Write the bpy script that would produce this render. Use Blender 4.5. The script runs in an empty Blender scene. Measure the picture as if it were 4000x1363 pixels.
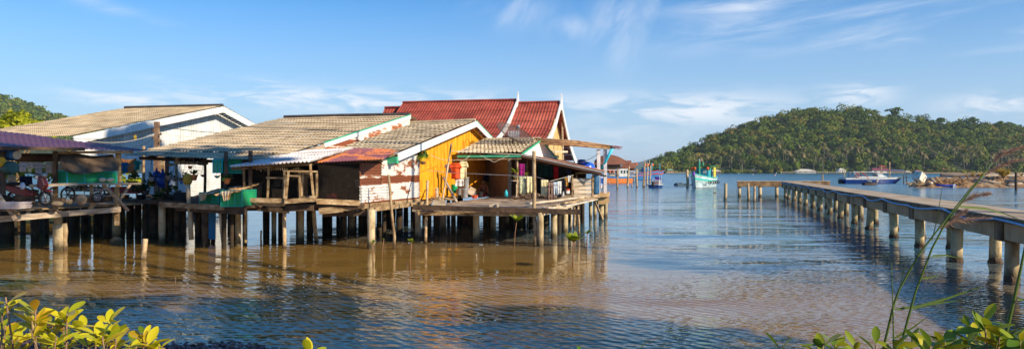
import bpy, bmesh, math, random
import numpy as np
from mathutils import Vector, Matrix, noise
random.seed(7)
rng = np.random.default_rng(5)
R = math.radians
scn = bpy.context.scene
COL = scn.collection
# ---------------------------------------------------------------- survey: level camera 3 m above the water
F, CX, HY, H = 2850.0, 2000.0, 666.0, 3.0
Z = Vector((0, 0, 1))
def P(px, py, Y): return Vector(((px - CX) / F * Y, Y, H - (py - HY) / F * Y))
def PX(px, Y, z): return Vector(((px - CX) / F * Y, Y, z))
def WY(py): return H * F / (py - HY)
def GW(px, py): return P(px, py, WY(py))
A0 = R(13.6)
U = Vector((math.sin(A0), math.cos(A0), 0)); V = Vector((math.cos(A0), -math.sin(A0), 0))
def along(o, d, px):
    k = (px - CX) / F
    s = (k * o.y - o.x) / (d.x - k * d.y)
    return Vector((o.x + s * d.x, o.y + s * d.y, o.z + s * d.z))
def UZ(o, d, px, py):
    p = along(o, d, px); p.z = H - (py - HY) / F * p.y; return p
def hit(px, py, p0, n):
    o = Vector((0, 0, H)); d = Vector(((px - CX) / F, 1, -(py - HY) / F))
    return o + d * ((p0 - o).dot(n) / d.dot(n))
def lerp(a, b, t): return a + (b - a) * t
# ---------------------------------------------------------------- mesh builder
ORG = {}
class MB:
    def __init__(s): s.v = []; s.f = []
    def add(s, vs, fs):
        o = len(s.v); s.v += [tuple(q) for q in vs]; s.f += [tuple(i + o for i in f) for f in fs]; return s
    def box(s, c, sz, rz=0, tilt=None):
        c = Vector(c); m = Matrix.Rotation(rz, 3, 'Z')
        if tilt: m = m @ Matrix.Rotation(tilt[0], 3, 'X') @ Matrix.Rotation(tilt[1], 3, 'Y')
        vs = [c + m @ Vector((x * sz[0] / 2, y * sz[1] / 2, z * sz[2] / 2)) for x in (-1, 1) for y in (-1, 1) for z in (-1, 1)]
        return s.add(vs, [(0, 1, 3, 2), (4, 6, 7, 5), (0, 4, 5, 1), (2, 3, 7, 6), (0, 2, 6, 4), (1, 5, 7, 3)])
    def bar(s, p0, p1, w, h, up=Z):
        p0 = Vector(p0); p1 = Vector(p1); d = (p1 - p0).normalized(); a = d.cross(up)
        if a.length < 1e-4: a = d.cross(Vector((1, 0, 0)))
        a.normalize(); b = a.cross(d)
        vs = [p + a * (x * w / 2) + b * (y * h / 2) for p in (p0, p1) for x, y in ((-1, -1), (1, -1), (1, 1), (-1, 1))]
        return s.add(vs, [(3, 2, 1, 0), (4, 5, 6, 7), (0, 1, 5, 4), (1, 2, 6, 5), (2, 3, 7, 6), (3, 0, 4, 7)])
    def tube(s, pts, r, n=8, cap=True):
        pts = [Vector(p) for p in pts]; k = len(pts)
        rs = r if isinstance(r, (list, tuple)) else [r] * k
        vs = []; a = None
        for i, p in enumerate(pts):
            d = (pts[min(i + 1, k - 1)] - pts[max(i - 1, 0)]).normalized()
            if a is None: a = d.cross(Z if abs(d.z) < .9 else Vector((1, 0, 0)))
            else: a = a - d * a.dot(d)
            a.normalize(); b = d.cross(a)
            for j in range(n):
                t = 2 * math.pi * j / n
                vs.append(p + (a * math.cos(t) + b * math.sin(t)) * rs[i])
        fs = [(i * n + j, i * n + (j + 1) % n, (i + 1) * n + (j + 1) % n, (i + 1) * n + j) for i in range(k - 1) for j in range(n)]
        if cap: fs += [tuple(range(n))[::-1], tuple((k - 1) * n + j for j in range(n))]
        return s.add(vs, fs)
    def slab(s, poly, ext):
        n = len(poly); e = Vector(ext); poly = [Vector(p) for p in poly]
        return s.add(poly + [p + e for p in poly], [tuple(range(n))[::-1], tuple(range(n, 2 * n))] + [(i, (i + 1) % n, n + (i + 1) % n, n + i) for i in range(n)])
    def lathe(s, c, prof, n=12, m=None):
        c = Vector(c); m = m or Matrix.Identity(3); vs = []
        for r, z in prof:
            for j in range(n):
                t = 2 * math.pi * j / n
                vs.append(c + m @ Vector((r * math.cos(t), r * math.sin(t), z)))
        k = len(prof)
        fs = [(i * n + j, i * n + (j + 1) % n, (i + 1) * n + (j + 1) % n, (i + 1) * n + j) for i in range(k - 1) for j in range(n)]
        fs += [tuple(range(n))[::-1], tuple((k - 1) * n + j for j in range(n))]
        return s.add(vs, fs)
    def ball(s, c, r, sc=(1, 1, 1), n=10, k=7, m=None):
        prof = [(max(.001, math.sin(math.pi * i / k)), -math.cos(math.pi * i / k)) for i in range(k + 1)]
        o = len(s.v); s.lathe((0, 0, 0), prof, n)
        c = Vector(c); m = m or Matrix.Identity(3)
        for i in range(o, len(s.v)):
            q = s.v[i]; s.v[i] = tuple(c + m @ Vector((q[0] * sc[0] * r, q[1] * sc[1] * r, q[2] * sc[2] * r)))
        return s
    def sheet(s, A, B, Cc, D, nw, rows, amp, step=0.0, spw=6, jit=0.0, curve=0.0):
        A, B, Cc, D = map(Vector, (A, B, Cc, D))
        n = (B - A).cross(D - A).normalized()
        if n.z < 0: n = -n
        m = max(1, int(nw * spw)); rr = random.Random(int(A.x * 91 + A.y * 7 + nw))
        for r in range(rows):
            vs = []; j0 = rr.uniform(-jit, jit)
            for e in (0, 1):
                t = (r + e) / rows + (.012 if e and step else 0)
                off = step * e + j0
                for i in range(m + 1):
                    q = i / m
                    p = lerp(lerp(A, B, q), lerp(D, Cc, q), t)
                    p = p + n * (.035 * noise.noise(p * .55) + off + amp * math.cos(2 * math.pi * q * nw) - curve * math.sin(math.pi * min(t, 1)))
                    vs.append(p)
            s.add(vs, [(i, i + 1, m + 2 + i, m + 1 + i) for i in range(m)])
        return s
    def build(s, name, mat, parent=None, base=None, smooth=False, solid=0.0, bev=0.0):
        me = bpy.data.meshes.new(name)
        o = Vector((0, 0, 0))
        if parent is not None: o = ORG[parent]
        elif base is not None: o = Vector(base)
        me.from_pydata([(q[0] - o.x, q[1] - o.y, q[2] - o.z) for q in s.v], [], s.f)
        if smooth:
            me.polygons.foreach_set('use_smooth', [True] * len(me.polygons))
        me.materials.append(mat)
        ob = bpy.data.objects.new(name, me); COL.objects.link(ob)
        if parent is not None: ob.parent = parent
        else: ob.location = o
        ORG[ob] = o
        if bev:
            b = ob.modifiers.new('edge', 'BEVEL'); b.width = bev; b.segments = 1; b.limit_method = 'ANGLE'
        if solid:
            b = ob.modifiers.new('thickness', 'SOLIDIFY'); b.thickness = solid; b.offset = 0
        return ob
def tag(o, label=None, cat=None, group=None, kind=None):
    if label: o['label'] = label
    if cat: o['category'] = cat
    if group: o['group'] = group
    if kind: o['kind'] = kind
    return o
def thing(name, label, cat, loc, group=None):
    o = bpy.data.objects.new(name, None); COL.objects.link(o)
    o.location = Vector(loc); o.empty_display_size = .2; ORG[o] = Vector(loc)
    return tag(o, label, cat, group)
def copy_tree(o, loc, label=None, rz=0, sc=1, parent=None):
    c = o.copy(); COL.objects.link(c)
    if parent is not None: c.parent = parent
    else:
        c.location = Vector(loc); c.rotation_euler = (0, 0, rz); c.scale = (sc, sc, sc)
        if label: c['label'] = label
    for ch in o.children: copy_tree(ch, None, parent=c)
    return c
# ---------------------------------------------------------------- materials
def mat(name, cols, scale=3.0, rough=.75, bump=0.0, bscale=None, stretch=(1, 1, 1), metal=0.0, rand=0.0, lo=.35, hi=.65, spec=.3, wet=None, trans=None, alpha=None, detail=5, cell=None, isl=0.0, stain=0.0):
    m = bpy.data.materials.new(name); m.use_nodes = True; nt = m.node_tree; N = nt.nodes; L = nt.links
    b = N['Principled BSDF']; out = N['Material Output']
    b.inputs['Roughness'].default_value = rough; b.inputs['Metallic'].default_value = metal
    b.inputs['Specular IOR Level'].default_value = spec
    tc = N.new('ShaderNodeTexCoord'); mp = N.new('ShaderNodeMapping'); mp.inputs['Scale'].default_value = stretch
    L.new(tc.outputs['Object'], mp.inputs['Vector'])
    oi = N.new('ShaderNodeObjectInfo')
    ad = N.new('ShaderNodeVectorMath'); ad.operation = 'ADD'
    mu = N.new('ShaderNodeMath'); mu.operation = 'MULTIPLY'; mu.inputs[1].default_value = 37.0
    L.new(oi.outputs['Random'], mu.inputs[0]); L.new(mp.outputs[0], ad.inputs[0]); L.new(mu.outputs[0], ad.inputs[1])
    nz = N.new('ShaderNodeTexNoise'); nz.inputs['Scale'].default_value = scale; nz.inputs['Detail'].default_value = detail
    nz.inputs['Roughness'].default_value = .62
    L.new(ad.outputs[0], nz.inputs['Vector'])
    cr = N.new('ShaderNodeValToRGB'); e = cr.color_ramp.elements
    cols = [tuple(c) + (1,) for c in cols]
    if len(cols) == 1: cols = [tuple(x * .82 for x in cols[0][:3]) + (1,), tuple(min(1, x * 1.12) for x in cols[0][:3]) + (1,)]
    e[0].position = lo; e[0].color = cols[0]; e[1].position = hi; e[1].color = cols[-1]
    for i, c in enumerate(cols[1:-1]):
        q = e.new(lo + (hi - lo) * (i + 1) / (len(cols) - 1)); q.color = c
    L.new(nz.outputs['Fac'], cr.inputs[0])
    col = cr.outputs[0]
    if rand:
        hs = N.new('ShaderNodeHueSaturation'); mr = N.new('ShaderNodeMapRange')
        mr.inputs['To Min'].default_value = 1 - rand; mr.inputs['To Max'].default_value = 1 + rand
        L.new(oi.outputs['Random'], mr.inputs['Value']); L.new(mr.outputs[0], hs.inputs['Value']); L.new(col, hs.inputs['Color']); col = hs.outputs[0]
    if wet:
        ge = N.new('ShaderNodeNewGeometry'); sx = N.new('ShaderNodeSeparateXYZ'); L.new(ge.outputs['Position'], sx.inputs[0])
        n2 = N.new('ShaderNodeTexNoise'); n2.inputs['Scale'].default_value = 6; L.new(ad.outputs[0], n2.inputs['Vector'])
        a1 = N.new('ShaderNodeMath'); a1.operation = 'MULTIPLY_ADD'; a1.inputs[1].default_value = .35; L.new(n2.outputs['Fac'], a1.inputs[0]); L.new(sx.outputs['Z'], a1.inputs[2])
        mr = N.new('ShaderNodeMapRange'); mr.inputs['From Min'].default_value = wet[1]; mr.inputs['From Max'].default_value = wet[1] + .3; L.new(a1.outputs[0], mr.inputs['Value'])
        mx = N.new('ShaderNodeMix'); mx.data_type = 'RGBA'; mx.inputs['A'].default_value = tuple(wet[0]) + (1,)
        L.new(mr.outputs[0], mx.inputs['Factor']); L.new(col, mx.inputs['B']); col = mx.outputs['Result']
    if cell or isl:
        if cell:
            vo = N.new('ShaderNodeTexVoronoi'); vo.inputs['Scale'].default_value = cell[0]; L.new(ad.outputs[0], vo.inputs['Vector'])
            sp_ = N.new('ShaderNodeSeparateColor'); L.new(vo.outputs['Color'], sp_.inputs[0]); src = sp_.outputs[0]; amt_ = cell[1]
        else:
            gi = N.new('ShaderNodeNewGeometry'); src = gi.outputs['Random Per Island']; amt_ = isl
        h2 = N.new('ShaderNodeHueSaturation'); r2 = N.new('ShaderNodeMapRange'); r2.inputs['To Min'].default_value = 1 - amt_; r2.inputs['To Max'].default_value = 1 + amt_
        L.new(src, r2.inputs['Value']); L.new(r2.outputs[0], h2.inputs['Value']); L.new(col, h2.inputs['Color']); col = h2.outputs[0]
    if stain:
        sn = N.new('ShaderNodeTexNoise'); sn.inputs['Scale'].default_value = .55; sn.inputs['Detail'].default_value = 8; sn.inputs['Roughness'].default_value = .7; L.new(ad.outputs[0], sn.inputs['Vector'])
        sr = N.new('ShaderNodeMapRange'); sr.inputs['From Min'].default_value = .36; sr.inputs['From Max'].default_value = .56; sr.inputs['To Min'].default_value = 1 - stain; sr.inputs['To Max'].default_value = 1.04; L.new(sn.outputs['Fac'], sr.inputs['Value'])
        sm = N.new('ShaderNodeMix'); sm.data_type = 'RGBA'; sm.blend_type = 'MULTIPLY'; sm.inputs['Factor'].default_value = 1; L.new(col, sm.inputs['A']); L.new(sr.outputs[0], sm.inputs['B']); col = sm.outputs['Result']
    L.new(col, b.inputs['Base Color'])
    if bump:
        n3 = N.new('ShaderNodeTexNoise'); n3.inputs['Scale'].default_value = bscale or scale * 4; n3.inputs['Detail'].default_value = 4
        L.new(ad.outputs[0], n3.inputs['Vector'])
        bp = N.new('ShaderNodeBump'); bp.inputs['Strength'].default_value = bump; bp.inputs['Distance'].default_value = .05
        L.new(n3.outputs['Fac'], bp.inputs['Height']); L.new(bp.outputs[0], b.inputs['Normal'])
    last = b.outputs[0]
    if trans:
        t = N.new('ShaderNodeBsdfTranslucent'); mx = N.new('ShaderNodeMixShader'); mx.inputs[0].default_value = trans
        L.new(col, t.inputs['Color']); L.new(last, mx.inputs[1]); L.new(t.outputs[0], mx.inputs[2]); last = mx.outputs[0]
    if alpha is not None:
        t = N.new('ShaderNodeBsdfTransparent'); mx = N.new('ShaderNodeMixShader'); mx.inputs[0].default_value = alpha
        L.new(t.outputs[0], mx.inputs[1]); L.new(last, mx.inputs[2]); last = mx.outputs[0]
    L.new(last, out.inputs['Surface'])
    return m
def flat(name, c, rough=.6, **k): return mat(name, [c], scale=2.5, rough=rough, **k)
def rust_tin(name, paint, rust, bands, amt, zs=1.0, rough=.55, scale=(1.2, 1.2, 3.2)):
    """painted sheet with rusted horizontal bands: bands = list of (z centre, half height)"""
    m = bpy.data.materials.new(name); m.use_nodes = True; nt = m.node_tree; N = nt.nodes; L = nt.links
    b = N['Principled BSDF']; b.inputs['Roughness'].default_value = rough; b.inputs['Specular IOR Level'].default_value = .3
    ge = N.new('ShaderNodeNewGeometry'); mp = N.new('ShaderNodeMapping'); mp.inputs['Scale'].default_value = scale
    L.new(ge.outputs['Position'], mp.inputs[0])
    nz = N.new('ShaderNodeTexNoise'); nz.inputs['Scale'].default_value = .8; nz.inputs['Detail'].default_value = 7; nz.inputs['Roughness'].default_value = .65
    L.new(mp.outputs[0], nz.inputs['Vector'])
    sx = N.new('ShaderNodeSeparateXYZ'); L.new(ge.outputs['Position'], sx.inputs[0])
    acc = nz.outputs['Fac']
    for zc, hh in bands:
        s1 = N.new('ShaderNodeMath'); s1.operation = 'SUBTRACT'; s1.inputs[1].default_value = zc; L.new(sx.outputs['Z'], s1.inputs[0])
        s2 = N.new('ShaderNodeMath'); s2.operation = 'ABSOLUTE'; L.new(s1.outputs[0], s2.inputs[0])
        s3 = N.new('ShaderNodeMapRange'); s3.inputs['From Min'].default_value = hh * 1.6; s3.inputs['From Max'].default_value = hh * .5
        s3.inputs['To Min'].default_value = 0; s3.inputs['To Max'].default_value = .38; L.new(s2.outputs[0], s3.inputs['Value'])
        s4 = N.new('ShaderNodeMath'); s4.operation = 'ADD'; L.new(acc, s4.inputs[0]); L.new(s3.outputs[0], s4.inputs[1]); acc = s4.outputs[0]
    cr = N.new('ShaderNodeValToRGB'); e = cr.color_ramp.elements
    e[0].position = amt - .03; e[0].color = tuple(paint) + (1,); e[1].position = amt + .16; e[1].color = tuple(rust) + (1,)
    q = e.new(amt + .02); q.color = (rust[0] * 1.6, rust[1] * 2, rust[2] * 2, 1)
    L.new(acc, cr.inputs[0])
    n2 = N.new('ShaderNodeTexNoise'); n2.inputs['Scale'].default_value = 9; n2.inputs['Detail'].default_value = 4; L.new(ge.outputs['Position'], n2.inputs['Vector'])
    mr = N.new('ShaderNodeMapRange'); mr.inputs['To Min'].default_value = .7; mr.inputs['To Max'].default_value = 1.2; L.new(n2.outputs['Fac'], mr.inputs['Value'])
    mx = N.new('ShaderNodeMix'); mx.data_type = 'RGBA'; mx.blend_type = 'MULTIPLY'; mx.inputs['Factor'].default_value = 1
    L.new(cr.outputs[0], mx.inputs['A']); L.new(mr.outputs[0], mx.inputs['B'])
    L.new(mx.outputs['Result'], b.inputs['Base Color'])
    return m
M = {}
M['roof'] = mat('weathered_fibre_roof', [(.30, .225, .145), (.49, .38, .245), (.60, .475, .315)], scale=1.0, rough=.9, bump=.4, bscale=14, lo=.3, hi=.66, cell=(1.1, .14), stain=.27)
M['roof2'] = mat('grey_fibre_roof', [(.25, .19, .13), (.50, .40, .27), (.63, .52, .36)], scale=1.6, rough=.9, bump=.4, bscale=14, lo=.30, hi=.64, cell=(1.3, .16), stain=.27)
M['ridge'] = mat('dark_ridge', [(.05, .045, .05), (.10, .085, .08)], scale=3, rough=.9)
M['wood'] = mat('weathered_wood', [(.17, .095, .045), (.37, .245, .125), (.54, .40, .24)], scale=2.4, rough=.85, bump=.5, rand=.28, stretch=(1, 1, 2.2))
M['greywood'] = mat('grey_plank', [(.22, .16, .11), (.42, .32, .23), (.56, .46, .36)], scale=3.0, rough=.88, bump=.5, stretch=(.6, .6, 4), isl=.26)
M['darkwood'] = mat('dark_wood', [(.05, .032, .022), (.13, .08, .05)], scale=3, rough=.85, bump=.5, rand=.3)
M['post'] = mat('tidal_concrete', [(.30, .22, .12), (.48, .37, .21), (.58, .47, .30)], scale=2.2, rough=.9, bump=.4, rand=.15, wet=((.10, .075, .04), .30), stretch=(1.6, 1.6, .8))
M['postshaded'] = mat('shaded_tidal_post', [(.028, .019, .012), (.085, .058, .034)], scale=2.2, rough=.9, bump=.4, rand=.35, wet=((.035, .026, .015), .25))  # under-house shade put into a darker copy of the post colour
M['stake'] = mat('stake_wood', [(.24, .15, .075), (.46, .32, .18), (.58, .45, .28)], scale=3, rough=.88, bump=.5, rand=.2, wet=((.07, .045, .025), .2))
M['white'] = mat('white_paint', [(.62, .62, .60), (.80, .80, .78)], scale=2, rough=.6)
M['greenwhite'] = mat('pale_green_board', [(.42, .66, .56), (.76, .82, .78), (.80, .83, .80)], scale=1.2, rough=.6, lo=.3, hi=.5)
M['green'] = mat('green_paint', [(.04, .36, .20), (.08, .45, .27)], scale=3, rough=.5)
M['siding'] = mat('white_siding', [(.56, .57, .55), (.76, .77, .76)], scale=1.5, rough=.55)
M['orange'] = mat('orange_plank', [(.56, .18, .006), (.86, .355, .012), (.92, .43, .022)], scale=1.5, rough=.65, bump=.15, lo=.3, hi=.7, stretch=(2, 2, .7), isl=.12, stain=.14)
M['tin'] = rust_tin('rusted_white_tin', (.66, .65, .63), (.19, .055, .022), [(2.62, .13), (1.72, .03)], .57)
M['tin2'] = rust_tin('rusted_white_tin_patch', (.62, .61, .58), (.17, .055, .025), [(3.05, .22), (2.55, .12)], .60)
M['flash'] = rust_tin('rusted_flashing', (.72, .70, .66), (.25, .07, .028), [(4.3, .12)], .52, scale=(.5, .5, 2.4))
M['rustroof'] = rust_tin('rusty_red_roof', (.24, .085, .10), (.38, .10, .03), [], .50, scale=(1.2, .5, 1))
M['silver'] = mat('silvery_sheet', [(.42, .38, .39), (.62, .58, .57), (.72, .69, .68)], scale=1.6, rough=.55)
M['purple'] = mat('purple_tin', [(.085, .03, .06), (.125, .05, .085), (.16, .065, .07)], scale=.9, rough=.55, lo=.3, hi=.75, stretch=(.5, 2, 1))
M['red'] = mat('red_roof_tile', [(.22, .042, .028), (.35, .068, .043), (.43, .105, .066)], scale=.6, rough=.75, lo=.3, hi=.7, bump=.2, cell=(.8, .16), stain=.3)
M['beige'] = mat('beige_plaster', [(.45, .31, .18), (.56, .41, .26)], scale=1.5, rough=.85)
M['brownwall'] = mat('brown_wall', [(.13, .06, .035), (.22, .11, .06)], scale=2, rough=.7)
M['net'] = mat('dark_netting', [(.012, .009, .007), (.035, .024, .016)], scale=9, rough=.9, alpha=.42)
M['dark'] = mat('dark_interior', [(.010, .007, .005), (.032, .022, .014)], scale=2, rough=.95)  # room gloom put into the colour; black sacks and far windows share it
M['tarp'] = mat('brown_shade_cloth', [(.06, .038, .025), (.13, .085, .055), (.17, .12, .08)], scale=2, rough=.95)
M['bamboo'] = mat('rusty_bamboo_roof', [(.17, .075, .035), (.34, .19, .095), (.42, .27, .14)], scale=3, rough=.8, stretch=(.4, 2, 2))
M['planks'] = mat('pale_plank_wall', [(.36, .26, .17), (.56, .45, .32), (.64, .55, .43)], scale=2.5, rough=.85, bump=.4, stretch=(.4, .4, 3.5), isl=.2)
M['yellowwood'] = mat('yellow_gable_boards', [(.42, .24, .08), (.66, .45, .18), (.72, .54, .26)], scale=3, rough=.7, stretch=(3, 3, .4))
M['concrete'] = mat('pier_concrete', [(.30, .18, .085), (.50, .325, .16), (.58, .41, .23)], scale=1.1, rough=.9, bump=.35, bscale=9, lo=.3, hi=.7)
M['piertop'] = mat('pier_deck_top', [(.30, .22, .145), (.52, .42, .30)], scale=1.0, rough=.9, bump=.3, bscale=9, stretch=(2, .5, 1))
M['pierdark'] = mat('dark_pier_concrete', [(.07, .042, .022), (.21, .13, .065), (.36, .24, .125)], scale=1.6, rough=.9, bump=.3, lo=.3, hi=.75)  # darker blotched concrete for slab, crossbeams and landing stage
M['blackwire'] = flat('dark_wire', (.03, .03, .03))
M['rope'] = flat('pale_rope', (.6, .55, .45))
M['bluepipe'] = flat('blue_pipe', (.20, .44, .66), rough=.5)
M['cyan'] = flat('cyan_pipe', (.03, .50, .68), rough=.45)
M['bluetank'] = flat('blue_plastic', (.015, .10, .62), rough=.3, spec=.5)
M['metal'] = mat('dull_metal', [(.22, .22, .22), (.42, .42, .42)], scale=4, rough=.5, metal=.5)
M['black'] = flat('black_rubber', (.02, .02, .02), rough=.6)
HAZE = True
# ---------------------------------------------------------------- camera, sun, sky
cam = bpy.data.objects.new('camera', bpy.data.cameras.new('camera')); COL.objects.link(cam)
cam.location = (0, 0, H); cam.rotation_euler = (R(90), 0, 0)
cam.data.sensor_width = 36; cam.data.lens = 36 * F / 4000; cam.data.shift_y = -(681.5 - HY) / 4000
cam.data.clip_start = .1; cam.data.clip_end = 40000
scn.camera = cam
SAZ, SEL = R(33), R(28)                       # sun to the right and a little behind the camera
sd = Vector((math.cos(SAZ) * math.cos(SEL), -math.sin(SAZ) * math.cos(SEL), math.sin(SEL)))
sun = bpy.data.objects.new('sun', bpy.data.lights.new('sun', 'SUN')); COL.objects.link(sun)
sun.rotation_euler = sd.to_track_quat('Z', 'Y').to_euler()
sun.data.energy = 5.0; sun.data.angle = R(.5); sun.data.color = (1, .85, .62)
scn.view_settings.view_transform = 'Standard'; scn.view_settings.look = 'None'; scn.view_settings.exposure = .42; scn.view_settings.gamma = 1
wd = bpy.data.worlds.new('World'); scn.world = wd; wd.use_nodes = True
nt = wd.node_tree; N = nt.nodes; L = nt.links
bg = N['Background']; bg.inputs['Strength'].default_value = .105
sky = N.new('ShaderNodeTexSky'); sky.sky_type = 'NISHITA'; sky.sun_disc = False
sky.sun_elevation = SEL; sky.sun_rotation = math.atan2(sd.x, sd.y); sky.air_density = 1.0; sky.dust_density = .3; sky.ozone_density = 3.0
def mth(op, a, b=None, c=None, clamp=False):
    n = N.new('ShaderNodeMath'); n.operation = op; n.use_clamp = clamp
    for i, q in enumerate((a, b, c)):
        if q is None: continue
        if isinstance(q, (int, float)): n.inputs[i].default_value = q
        else: L.new(q, n.inputs[i])
    return n.outputs[0]
tc = N.new('ShaderNodeTexCoord'); sp = N.new('ShaderNodeSeparateXYZ'); L.new(tc.outputs['Generated'], sp.inputs[0])
az = mth('ARCTAN2', sp.outputs['X'], sp.outputs['Y']); el = mth('ARCSINE', sp.outputs['Z'])
def blob(a0, e0, wa, we, tilt=0.0):
    da = mth('SUBTRACT', az, a0); de = mth('SUBTRACT', mth('SUBTRACT', el, e0), mth('MULTIPLY', da, tilt))
    q = mth('ADD', mth('POWER', mth('ABSOLUTE', mth('DIVIDE', da, wa)), 2.0), mth('POWER', mth('ABSOLUTE', mth('DIVIDE', de, we)), 2.0))
    return mth('POWER', 2.718, mth('MULTIPLY', q, -1.0))
def ang(px, py):
    d = Vector(((px - CX) / F, 1, -(py - HY) / F)).normalized(); return math.atan2(d.x, d.y), math.asin(d.z)
def cnoise(sa, se, scale, rot, detail=9, off=0, dist=.6):
    cv = N.new('ShaderNodeCombineXYZ'); cr_, sr_ = math.cos(rot), math.sin(rot)
    L.new(mth('MULTIPLY', mth('ADD', mth('MULTIPLY', az, cr_), mth('MULTIPLY', el, sr_)), sa), cv.inputs[0])
    L.new(mth('MULTIPLY', mth('SUBTRACT', mth('MULTIPLY', el, cr_), mth('MULTIPLY', az, sr_)), se), cv.inputs[1]); cv.inputs[2].default_value = off
    n = N.new('ShaderNodeTexNoise'); n.inputs['Scale'].default_value = scale; n.inputs['Detail'].default_value = detail
    n.inputs['Roughness'].default_value = .58; n.inputs['Distortion'].default_value = dist; L.new(cv.outputs[0], n.inputs['Vector']); return n.outputs['Fac']
def smooth(x, a, b):
    n = N.new('ShaderNodeMapRange'); n.interpolation_type = 'SMOOTHSTEP'; n.inputs['From Min'].default_value = a; n.inputs['From Max'].default_value = b
    L.new(x, n.inputs['Value']); return n.outputs[0]
low = cnoise(2.4, 11, 5.0, 0, off=3.1)        # low broken bank
hi_ = cnoise(1.3, 9, 3.2, .10, off=7.7)       # high streaks on the right
wis = cnoise(5, 2.2, 2.6, -.62, off=1.3)      # slanting wisps
def mask(lst):
    acc = None
    for px, py, wx, wy, w, tl in lst:
        a0, e0 = ang(px, py); b_ = mth('MULTIPLY', blob(a0, e0, wx / F, wy / F, tl), w)
        acc = b_ if acc is None else mth('MAXIMUM', acc, b_)
    return acc
mlow = mask([(1350, 392, 620, 42, 1, 0), (2720, 430, 340, 58, 1, 0), (3340, 375, 110, 40, 1, 0), (3920, 405, 170, 34, .8, 0), (480, 388, 170, 22, .9, -.05), (930, 330, 230, 24, .75, 0), (2350, 400, 260, 40, .6, 0), (2450, 520, 300, 60, .35, 0)])
mhi = mask([(3260, 100, 640, 80, .9, -.02), (3700, 100, 520, 80, .95, -.04), (3050, 12, 300, 26, 1.3, .02), (440, 36, 130, 20, .9, -.18)])
mwis = mask([(2420, 130, 95, 130, 1, 0), (1990, 45, 150, 70, .8, 0), (2210, 110, 90, 40, .8, 0), (2560, 30, 70, 70, .7, 0)])
cl = mth('MULTIPLY', smooth(low, .40, .60), mlow)
cl = mth('MAXIMUM', cl, mth('MULTIPLY', smooth(hi_, .36, .72), mth('MULTIPLY', mhi, .85)))
cl = mth('MAXIMUM', cl, mth('MULTIPLY', smooth(wis, .36, .72), mth('MULTIPLY', mwis, .75)))
veil = mth('MULTIPLY', smooth(el, .30, -.02), .85)           # thin high veil towards the horizon
cl = mth('MULTIPLY', cl, .9)
hs = N.new('ShaderNodeHueSaturation'); hs.inputs['Saturation'].default_value = 1.3; hs.inputs['Value'].default_value = 1.0
L.new(sky.outputs[0], hs.inputs['Color'])
mx = N.new('ShaderNodeMix'); mx.data_type = 'RGBA'; L.new(cl, mx.inputs['Factor']); mv = N.new('ShaderNodeMix'); mv.data_type = 'RGBA'; L.new(veil, mv.inputs['Factor']); tn = N.new('ShaderNodeMix'); tn.data_type = 'RGBA'; tn.blend_type = 'MULTIPLY'; tn.inputs['Factor'].default_value = 1; L.new(hs.outputs[0], tn.inputs['A']); tn.inputs['B'].default_value = (.52, .92, 1.14, 1); L.new(tn.outputs['Result'], mv.inputs['A']); mv.inputs['B'].default_value = (3.7, 4.6, 6.2, 1); L.new(mv.outputs['Result'], mx.inputs['A'])
mx.inputs['B'].default_value = (6.9, 7.2, 7.7, 1)
L.new(mx.outputs['Result'], bg.inputs['Color'])

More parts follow.
